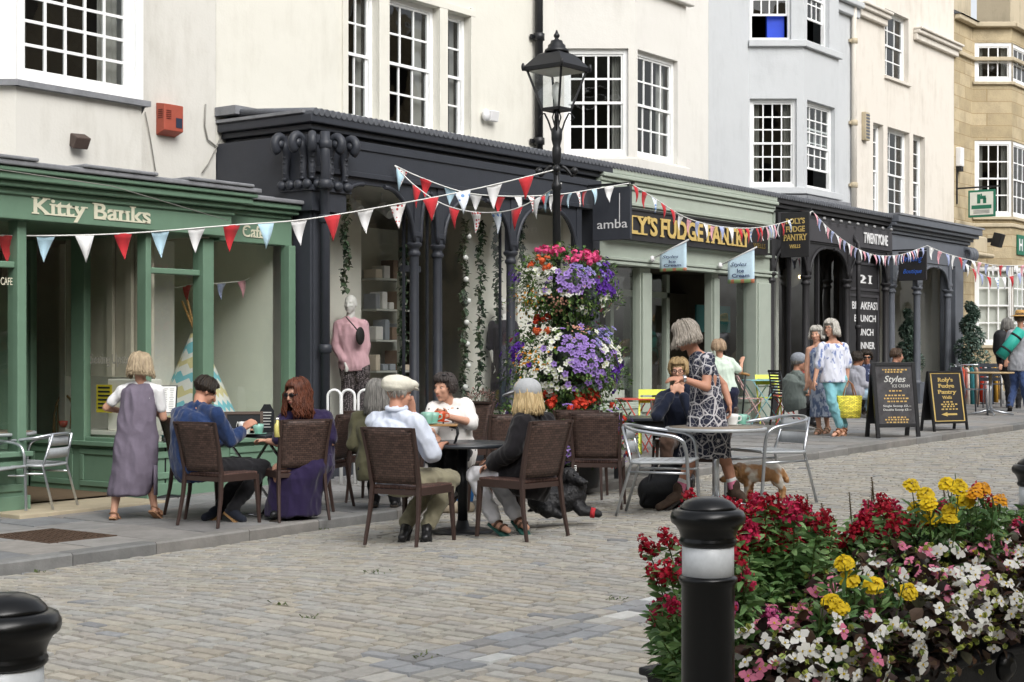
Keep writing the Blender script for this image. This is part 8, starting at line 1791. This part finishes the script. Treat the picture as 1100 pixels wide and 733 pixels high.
def marigold(b, H, heads, label, col=Y_P):
    t = thing('marigold', label, 'marigold', b, 'marigolds in the black planter'); fo, bl = FM(), FM()
    for i in range(heads*2+2):
        a = RN.uniform(0, 6.28); tp = b+Vector((math.cos(a), math.sin(a), 0))*RN.uniform(.02, .12)+UP*H*RN.uniform(.72, 1.0); stemline(fo, b, tp)
        for j in range(34): p = b.lerp(tp, RN.uniform(.05, .93)); o_ = rdir(.2); fo.leaf(p+o_*.01, o_, UP*.7+rdir()*.8, RN.uniform(.045, .075), RN.uniform(.014, .02), vary(L3('557543'), .25, .1), .1, .4)
        if i < heads:
            kk = RN.uniform(.9, 1.1); n = (UP+rdir()*.35-VW*.5).normalized(); u = n.orthogonal().normalized(); w = n.cross(u)
            for ring_, (rr, nn, zz_) in enumerate(((.033, 14, -.004), (.030, 13, .006), (.022, 11, .015), (.012, 8, .021))):
                for j in range(nn): q = 2*math.pi*j/nn+ring_; e = u*math.cos(q)+w*math.sin(q); o_ = n.cross(e); z_ = n*(zz_+RN.uniform(-.006, .006)); k2 = kk*RN.uniform(.8, 1.12); bl.face([tp+e*rr*.3+z_, tp+e*rr*.8+o_*rr*.32+z_+n*.003, tp+e*rr*1.08+o_*rr*.15+z_-n*.004, tp+e*rr*1.08-o_*rr*.15+z_-n*.004, tp+e*rr*.8-o_*rr*.32+z_+n*.003], tuple(x*k2 for x in col[:3])+(1,))
            for j in range(6): q = j; e = u*math.cos(q)+w*math.sin(q); fo.leaf(tp-n*.012, (n+e*.5), e, .02, .01, L3('5c7a3c'))
    fo.build('foliage', M_leaf, t); bl.build('blossom', M_petal, t); return t
BG = [(-.06, .06, .17, 0, .06, 0), (.14, .02, .18, 0, .1, .02), (.36, .04, .19, 0, .08, .03), (.60, .02, .19, 0, .08, .04), (.84, .05, .19, 0, .05, .06), (1.08, .05, .18, 0, .04, .07), (1.32, .06, .18, 0, .03, .08), (1.58, .06, .18, 0, .03, .08), (1.86, .07, .18, 0, .03, .08), (2.1, .08, .17, 0, .03, .08), (.18, .2, .14, 1, 0, .05), (.46, .22, .16, 1, 0, .10), (.70, .24, .17, 0, 0, .13), (.95, .24, .17, 1, 0, .15), (1.2, .26, .17, 0, 0, .16), (1.45, .26, .17, 1, 0, .17), (1.7, .27, .17, 0, 0, .17), (1.95, .28, .16, 1, 0, .18), (2.2, .3, .16, 0, 0, .18)]
for u, v, s_, pk, ov, z_ in BG:
    o = begonia(u, v, s_, pk, ov, z_); o['label'] = 'pink flowered begonia with dark bronze leaves in the black planter' if pk else 'white flowered begonia with dark bronze leaves spilling over the black planter'; o['group'] = 'pink begonias in the black planter' if pk else 'white begonias in the black planter'
lb = 'dark red snapdragon clump on bushy green stems in the black planter'
for u, v, ln, H, nst, sp in [(.02, .34, (-.35, 0), .47, 15, 16), (.22, .42, (-.15, 0), .56, 15, 15), (.42, .40, (0, 0), .55, 15, 15), (.62, .46, (0, .1), .53, 14, 13), (.84, .42, (.0, 0), .51, 14, 12), (1.04, .5, (.1, 0), .50, 14, 6), (1.34, .54, (0, 0), .5, 14, 4), (1.66, .52, (.1, 0), .50, 14, 4), (1.95, .5, (.1, 0), .48, 13, 4)]:
    snapdragon(pp(u, v, RIM), PU*ln[0]+PW*ln[1], H, nst, sp, [R_P, R_P, R2], lb, 2 if u > .6 else 0)
snapdragon(pp(-.02, .30, RIM-.02), PU*-.45-PW*.2, .32, 13, 18, [R_P, R2, P2], 'crimson snapdragon clump leaning out over the left end of the planter'); snapdragon(pp(.0, .5, RIM-.03), PU*-.1-PW*.1, .30, 8, 9, [R_P, R2], 'short crimson snapdragon clump at the back left corner of the planter')
snapdragon(pp(.5, .3, RIM), PU*0, .33, 13, 0, [R_P], 'leafy snapdragon without flowers behind the front begonias'); snapdragon(pp(.95, .34, RIM), PU*0, .36, 13, 1, [R_P], 'leafy snapdragon with one flower spike behind the white begonias')
snapdragon(pp(1.3, .38, RIM), PU*0, .38, 13, 0, [R_P], 'leafy snapdragon without flowers behind the front begonias'); snapdragon(pp(1.62, .36, RIM), PU*0, .38, 13, 0, [R_P], 'leafy snapdragon without flowers behind the front begonias')
for u, v, H in [(1.15, .5, .44), (1.45, .55, .50), (1.78, .42, .46), (2.0, .36, .40), (2.2, .5, .48), (1.9, .58, .52), (.72, .36, .36), (.3, .3, .34), (1.55, .46, .48), (1.28, .44, .46), (1.68, .56, .52), (2.1, .6, .5)]: snapdragon(pp(u, v, RIM), PU*0, H, 14, 0, [R_P], 'leafy snapdragon without flowers behind the front begonias')
for px, py, d_, hd, lb in [(915, 603, 5.12, 3, 'yellow marigold low down among the front begonias, left of its pair'), (945, 607, 5.2, 2, 'yellow marigold low down among the front begonias, right of its pair'), (876, 630, 4.98, 2, 'lowest yellow marigold, just above the white begonias'), (1000, 520, 5.95, 4, 'yellow marigold head cluster at the back left of the tall clump'), (1012, 531, 5.9, 5, 'broad yellow marigold cluster in the middle of the tall clump'), (1045, 512, 6.1, 4, 'yellow marigold cluster at the back right of the planter'), (1060, 520, 6.1, 3, 'orange tinged marigold at the back right of the planter')]:
    p = at(px, py, d_); H = p.z-RIM; marigold(Vector((p.x, p.y, RIM)), H*1.04, hd, lb, Y_P if 'orange' not in lb else L3('dc9a22'))
# ---------------------------------------------------------------- ivy garlands, topiary, dried flowers
def garland(px, y0, y1, Y, label, balls=False):
    a, b = atY(px, y0, Y), atY(px, y1, Y); b.x = a.x; t = thing('garland', label, 'garland', a, 'ivy garlands in the boutique windows'); fo = FM(); n = int((a.z-b.z)/.007)
    for i in range(n): p = a.lerp(b, i/n)+Vector((.03*math.sin(i*.08)+RN.gauss(0, .012), RN.gauss(0, .01), 0)); e = rdir(-.2); fo.leaf(p, e, UP+e, RN.uniform(.055, .095), RN.uniform(.04, .065), vary(RN.choice([L3('4a6046'), L3('4d6149'), L3('2f4031')]), .25, .05))
    fo.build('ivy', M_leaf, t, False)
    if balls:
        mb = MB()
        for i in range(8): p = a.lerp(b, (i+.7)/8.4)+Vector((RN.uniform(-.04, .04), -.04, 0)); mb.ell(p, .038, .038, .038)
        mb.build('pompom', M_china, t)
for a in [(371, 215, 314, 12.45, 'short ivy garland hanging above the pink jumper mannequin'), (433, 262, 460, 12.45, 'pale ivy garland behind the first slim iron column'), (499, 238, 432, 12.45, 'ivy garland with white pompoms in the second arched window', True), (516, 238, 414, 12.42, 'full ivy garland in the middle of the second arched window'), (534, 230, 345, 12.40, 'thin ivy garland above the dark coated mannequin'), (560, 225, 285, 12.45, 'short ivy garland in the third arched window')]: garland(*a)
def topiary(px, yt, yb, Y, label, r=.3, gz=None):
    b = atY(px, yb, Y); tp = atY(px, yt, Y); g0 = zp(b.x); t = thing('topiary', label, 'topiary', (b.x, b.y, g0), 'spiral topiary trees'); mb = MB(); mb.lathe((b.x, b.y, g0), [(.14, 0), (.19, .3), (.2, .32), (.16, .32)], 16); mb.build('pot', M_slateg, t)
    mb = MB(); mb.tube([(b.x, b.y, g0+.3), (b.x, b.y, tp.z)], .03, 6); mb.build('trunk', M_elm, t); fo = FM(); H = tp.z-g0-.4
    for i in range(2600):
        f_ = RN.random()**.8; q = f_*2*math.pi*3.2; R_ = r*(1-f_*.8); c = Vector((b.x+math.cos(q)*R_*.55, b.y+math.sin(q)*R_*.55, g0+.45+H*f_)); n = rdir(); p = c+n*R_*.55; fo.leaf(p, n+rdir()*.5, UP+n, .085, .05, vary(RN.choice([L3('5b6f62'), L3('465a4d'), L3('72857a')]), .25, .05))
    fo.build('crown', M_leaf, t)
topiary(1043, 330, 405, 11.55, 'spiral topiary tree outside the right corner of the slate grey shop', .42); topiary(976, 338, 395, 12.75, 'spiral topiary tree behind the slate grey shop window', .34)
g = ground(516, 520); t = thing('dried_flower_pot', 'pot of dusty pink dried flowers in front of the second arched window', 'flower pot', g); d_ = depth(g); mb = MB(); mb.lathe(g, [(.13, 0), (.19, .38), (.2, .40), (.15, .40)], 18); mb.build('pot', M_slateg, t); fo = FM(); c = at(516, 433, d_)
for i in range(420):
    n = rdir(.2); p = c+Vector((n.x*.2, n.y*.2, n.z*.16))*RN.uniform(.5, 1); 
    if i % 3: fo.leaf(p, n+rdir()*.6, UP, .035, .02, vary(RN.choice([L3('a9847c'), L3('8f6f62'), L3('c09c92')]), .2, .05))
    else: fo.leaf(p, n+rdir()*.6, UP, .05, .02, vary(L3('4f5a45'), .2, .05))
for i in range(24): stemline(fo, g+UP*.4, c+rdir()*.12, .004)
fo.build('foliage', M_leaf, t)
# white hooped rail in front of the boutique
g = ground(378, 520); d_ = depth(g); t = thing('hoop_rail', 'low white hooped metal rail in front of the first boutique window', 'rail', g); mb = MB(); hz = at(378, 419, d_).z
for i, px in enumerate((352, 367, 385)):
    a = at(px, 500, d_); b = at(px+14, 500, d_); m_ = (a+b)/2; r_ = (b-a).length/2; mb.tube([Vector((a.x, a.y, g.z))]+[Vector(((m_+(a-m_)*math.cos(q)).x, (m_+(a-m_)*math.cos(q)).y, hz-r_+r_*math.sin(q))) for q in [math.pi*j/10 for j in range(11)]]+[Vector((b.x, b.y, g.z))], .016, 6)
a, b = at(350, 455, d_), at(402, 455, d_); mb.tube([a, b], .014, 6); mb.build('hoop', M_wood_w, t)
# brick-window Christmas greenery stand-in: tree in the gift shop window
# ---------------------------------------------------------------- flags and bunting
def flag(px0, py0, px1, py1, ybot, label, Y0=11.95, Y1=11.30, f0=.22, f1=.93):
    a, b = atY(px0, py0, Y0), atY(px1, py1, Y1); t = thing('flag', label, 'flag', a, 'ice cream flags on the fudge shop'); mb = MB(); mb.tube([a, b], .012, 6); mb.build('pole', M_white_l, t); mb = MB(); mb.lathe(a, [(.05, 0), (.05, .02), (.02, .05)], 10, ax=-Vector((0, 1, 0))); mb.build('bracket', M_white_l, t)
    h = Vector((b.x-a.x, b.y-a.y, 0)).normalized(); p, q = a.lerp(b, f0), a.lerp(b, f1); zb = at((px0+px1)/2, ybot, depth((a+b)/2)).z; n = h.cross(UP); n = n if n.dot(VW) < 0 else -n; W = (q-p).dot(h); zT = q.z; mb = MB()
    P_ = lambda u, z, k=0: Vector((p.x, p.y, 0))+h*u+UP*z+n*(.008*math.sin(u*9)+k)
    N = 8
    g_ = []
    for i in range(N+1): u0 = W*i/N; z0 = p.z+(q.z-p.z)*i/N-.01; g_ += [P_(u0, zb), P_(u0, zb+.18*(p.z-zb)), P_(u0, z0)]
    mb.add(g_, [(3*i, 3*i+3, 3*i+4, 3*i+1) for i in range(N)]+[(3*i+1, 3*i+4, 3*i+5, 3*i+2) for i in range(N)], 0, True)
    for i in range(N): mb.m[i] = 1+(i % 3 == 1)
    o = mb.build('cloth', [cloth('flag_blue', 'c3dbe9'), cloth('flag_green', 'a9c48c'), cloth('flag_coral', 'd98d6d')], t); s_ = o.modifiers.new('th', 'SOLIDIFY'); s_.thickness = .003
    Mn = mk('navy_print', '33436e', .6); hh = p.z-zb
    letters('Styles', P_(W*.12, zb+hh*.72, .012), h, n, W*.62, hh*.22, Mn, o, shear=.35, depth=.003); letters('Ice', P_(W*.38, zb+hh*.48, .012), h, n, W*.26, hh*.17, Mn, o, bold=.02, depth=.003); letters('Cream', P_(W*.18, zb+hh*.26, .012), h, n, W*.66, hh*.17, Mn, o, bold=.02, depth=.003)
flag(700, 278.5, 740, 257.5, 291.5, 'pale blue ice cream flag on the fudge shop, nearer the charcoal amba board'); flag(773, 285.5, 813, 265.5, 304.5, 'pale blue ice cream flag on the fudge shop, nearer the sage pilaster')
lampd = 16.55; G_ = 'bunting lines across the street'
def spl(pts, k=8):
    P = [Vector(p) for p in pts]; out = []
    for i in range(len(P)-1):
        p0, p1, p2, p3 = P[max(i-1, 0)], P[i], P[i+1], P[min(i+2, len(P)-1)]
        for j in range(k): t = j/k; out.append(.5*((2*p1)+(p2-p0)*t+(2*p0-5*p1+4*p2-p3)*t*t+(3*p1-p0-3*p2+p3)*t**3))
    return out+[P[-1]]
def line(pts): return spl([at(x, y, d_) for x, y, d_ in pts])
gapf = .99
bunt('bunting', 'longest bunting, red, white and blue, from the left edge to the street lamp', line([(-60, 249, 14.0), (0, 253, 14.3), (75, 253, 14.65), (150, 250, 14.9), (250, 242, 15.3), (330, 235.5, 15.7), (440, 217, 16.1), (520, 201, 16.35), (596, 182.5, lampd)]), [C_white, C_red, C_blue, C_white, C_red, C_blue, C_white, C_red, C_blue, C_white, C_red, C_white, C_dot, C_red, C_bstripe, C_white, C_red, C_blue], .18, .26, G_, start=.70)
A0 = atY(424, 178, 11.93); dA = depth(A0); dS = depth(Vector((XP(636.5, 11.9), 11.2, 0))); q = atX(676, 197, XP(636.5, 11.9)); dq = depth(q)
gapf = .95
bunt('bunting', 'upper bunting from the charcoal fascia past the lamp to the amba board', line([(424, 178, dA), (455, 192, dA+.1), (500, 207, dA+.2), (548, 211, dA+.4), (600, 209, (dA+dq)/2), (640, 203, dq-.2), (676, 197, dq)]), [C_dot, C_red, C_blue, C_white, C_red, C_white, C_dot, C_red, C_white, C_red, C_blue], .16, .21, G_, start=.1)
bunt('bunting', 'lower drooping white tape bunting from the charcoal fascia up to the street lamp', line([(424, 178, dA), (445, 199, dA-.1), (475, 219, dA-.3), (510, 228, dA-.5), (548, 226, dA-.8), (580, 212, dA-1.0), (603, 197, lampd)]), [C_blue, C_red, C_white, C_red, C_dot, C_bstripe, C_red, C_white, C_blue, C_red, C_blue], .15, .24, G_, start=.2)
dR = depth(atY(873, 227, 11.55)); dN = depth(atY(996, 264, 11.3))
gapf = .75
bunt('bunting', 'fine bunting sagging across the fudge shop fascia between the two hanging boards', line([(677, 197, dq), (703, 213, dq+.4), (735, 233, dq+.9), (770, 243, dq+1.6), (810, 245, dq+2.4), (845, 238, dR-.6), (873, 227, dR)]), [C_red, C_red, C_bstripe, C_red, C_red, C_white, C_pink, C_lil, C_white, C_pink, C_lil, C_white], .125, .23, G_)
gapf = .45
bunt('bunting', 'fine pastel bunting sagging across the black restaurant front', line([(873, 227, dR), (890, 245, dR+.3), (915, 264, dR+.9), (940, 274, dR+1.6), (965, 274, dR+2.3), (985, 268, dN-.3), (996, 264, dN)]), [C_pink, C_lil, C_white], .10, .19, G_)
gapf = .8
bunt('bunting', 'bunting from the blue lettered board towards the stone house', line([(996, 264, dN), (1015, 272, dN+.4), (1040, 279, dN+1.2), (1070, 285, dN+2), (1110, 285, dN+3)]), [C_white, C_pink, C_lil, C_white, C_red, C_lil], .16, .26, G_)
bunt('bunting', 'lower red bunting in front of the white window at the right edge', line([(1034, 281, 33), (1060, 297, 33.5), (1085, 297, 34), (1112, 286, 34.5)]), [C_white, C_red, C_lil, C_red, C_bstripe], .15, .28, G_)
t = thing('fascia_wire', 'thin grey wire running along the green fascia behind the bunting', 'wire', at(0, 182, 13.9)); mb = MB(); mb.tube([at(-10, 181, 13.6), at(120, 200, 14.5), at(245, 237, 16.0)], .004, 5); mb.build('wire', MATS['grey_cable'], t)
# ---------------------------------------------------------------- the other side of the street, seen in the glass
t = thing('opposite_house', 'long stone terrace across the street, seen only in window reflections', 'building', (0, -10, 0))
pl = Pl((46, -11, 0), (-1, 0, 0), (0, 1, 0)); HO = 14; hs = [[i*3.0+.9, i*3.0+2.1, z, z+1.7] for i in range(17) for z in (.9, 4.2, 7.6, 10.8)]
mb = MB(); wall(mb, pl, 0, 52, 0, HO, hs, .15); mb.box(-6, 46, -18, -11.3, 0, HO-.1); mb.add([(-6, -10.9, HO), (46, -10.9, HO), (46, -14.5, HO+2.5), (-6, -14.5, HO+2.5)], [(0, 1, 2, 3)]); mb.build('wall', M_stone, t)
mb = MB()
for h in hs: pl.bx(mb, h[0], h[1], h[2], h[3], -.14, -.12)
mb.build('window', M_dark, t)
t = thing('reflection_mass', 'mottled building mass added behind the viewer so upper windows reflect something dark', 'building', -VW*17)  # added unseen block, mottled, to darken what the upper panes reflect
c = -VW*19; mb = MB(); mb.obox(c+UP*6, VW*3, RT*16, UP*6); mb.add([c+VW*3.2+RT*16+UP*12, c+VW*3.2-RT*16+UP*12, c-RT*16+UP*15, c+RT*16+UP*15], [(0, 1, 2, 3)]); mb.build('wall', mk('reflection_mottle', '77776a', .9, .1, var=.7, scale=.8), t)
mb = MB()
for i in range(9):
    for z in (2, 5.5, 9): mb.obox(c+VW*3.01+RT*(-13+i*3.2)+UP*z, VW*.03, RT*.6, UP*.9)
mb.build('window', M_dark, t)

# ---------------------------------------------------------------- separate the pieces of parts that stand apart
def split_islands(o, tol=.012):
    me = o.data; n = len(me.vertices); par = list(range(n))
    def fd(a):
        while par[a] != a: par[a] = par[par[a]]; a = par[a]
        return a
    for p in me.polygons:
        v = p.vertices
        for k in v[1:]: par[fd(k)] = fd(v[0])
    gr = {}
    for i in range(n): gr.setdefault(fd(i), []).append(i)
    co = np.array([v.co[:] for v in me.vertices]); ks = list(gr); bb = [(co[gr[k]].min(0)-tol, co[gr[k]].max(0)+tol) for k in ks]; cl = list(range(len(ks)))
    def fc(a):
        while cl[a] != a: a = cl[a]
        return a
    for i in range(len(ks)):
        for j in range(i):
            if np.all(bb[i][0] <= bb[j][1]) and np.all(bb[j][0] <= bb[i][1]): cl[fc(i)] = fc(j)
    root = {}
    for i, k in enumerate(ks): root.setdefault(fc(i), []).extend(gr[k])
    if len(root) < 2: return
    kids = list(o.children)
    for gi, (r, vs) in enumerate(root.items()):
        mp = {v: q for q, v in enumerate(vs)}; fs = [p for p in me.polygons if p.vertices[0] in mp]
        m2 = bpy.data.meshes.new(o.name); m2.from_pydata([co[v].tolist() for v in vs], [], [[mp[v] for v in p.vertices] for p in fs])
        for mm in me.materials: m2.materials.append(mm)
        m2.polygons.foreach_set('use_smooth', [p.use_smooth for p in fs]); m2.polygons.foreach_set('material_index', [p.material_index for p in fs]); m2.update()
        c = o.copy(); c.data = m2; COL.objects.link(c)
        if gi == 0:
            for k in kids: k.parent = c
    bpy.data.objects.remove(o)
SPL = {'shop_window_pane', 'pier', 'window_frame', 'pilaster', 'bay_sill', 'stall_riser', 'lead_roof', 'lead_flashing', 'string_cornice', 'door_frame', 'fascia', 'cornice', 'partition', 'window_shelf', 'shop_screen', 'clothes_recess', 'window_backing', 'window_blind', 'bay_cornice', 'string_course', 'collar', 'downlight', 'cable_run', 'strap', 'watch', 'sock', 'sock_cuff', 'eye', 'iris', 'pompom', 'ear', 'hoop', 'arch', 'handle'}
for o in [o for o in bpy.data.objects if o.type == 'MESH' and o.parent and o.name.split('.')[0] in SPL]: split_islands(o)
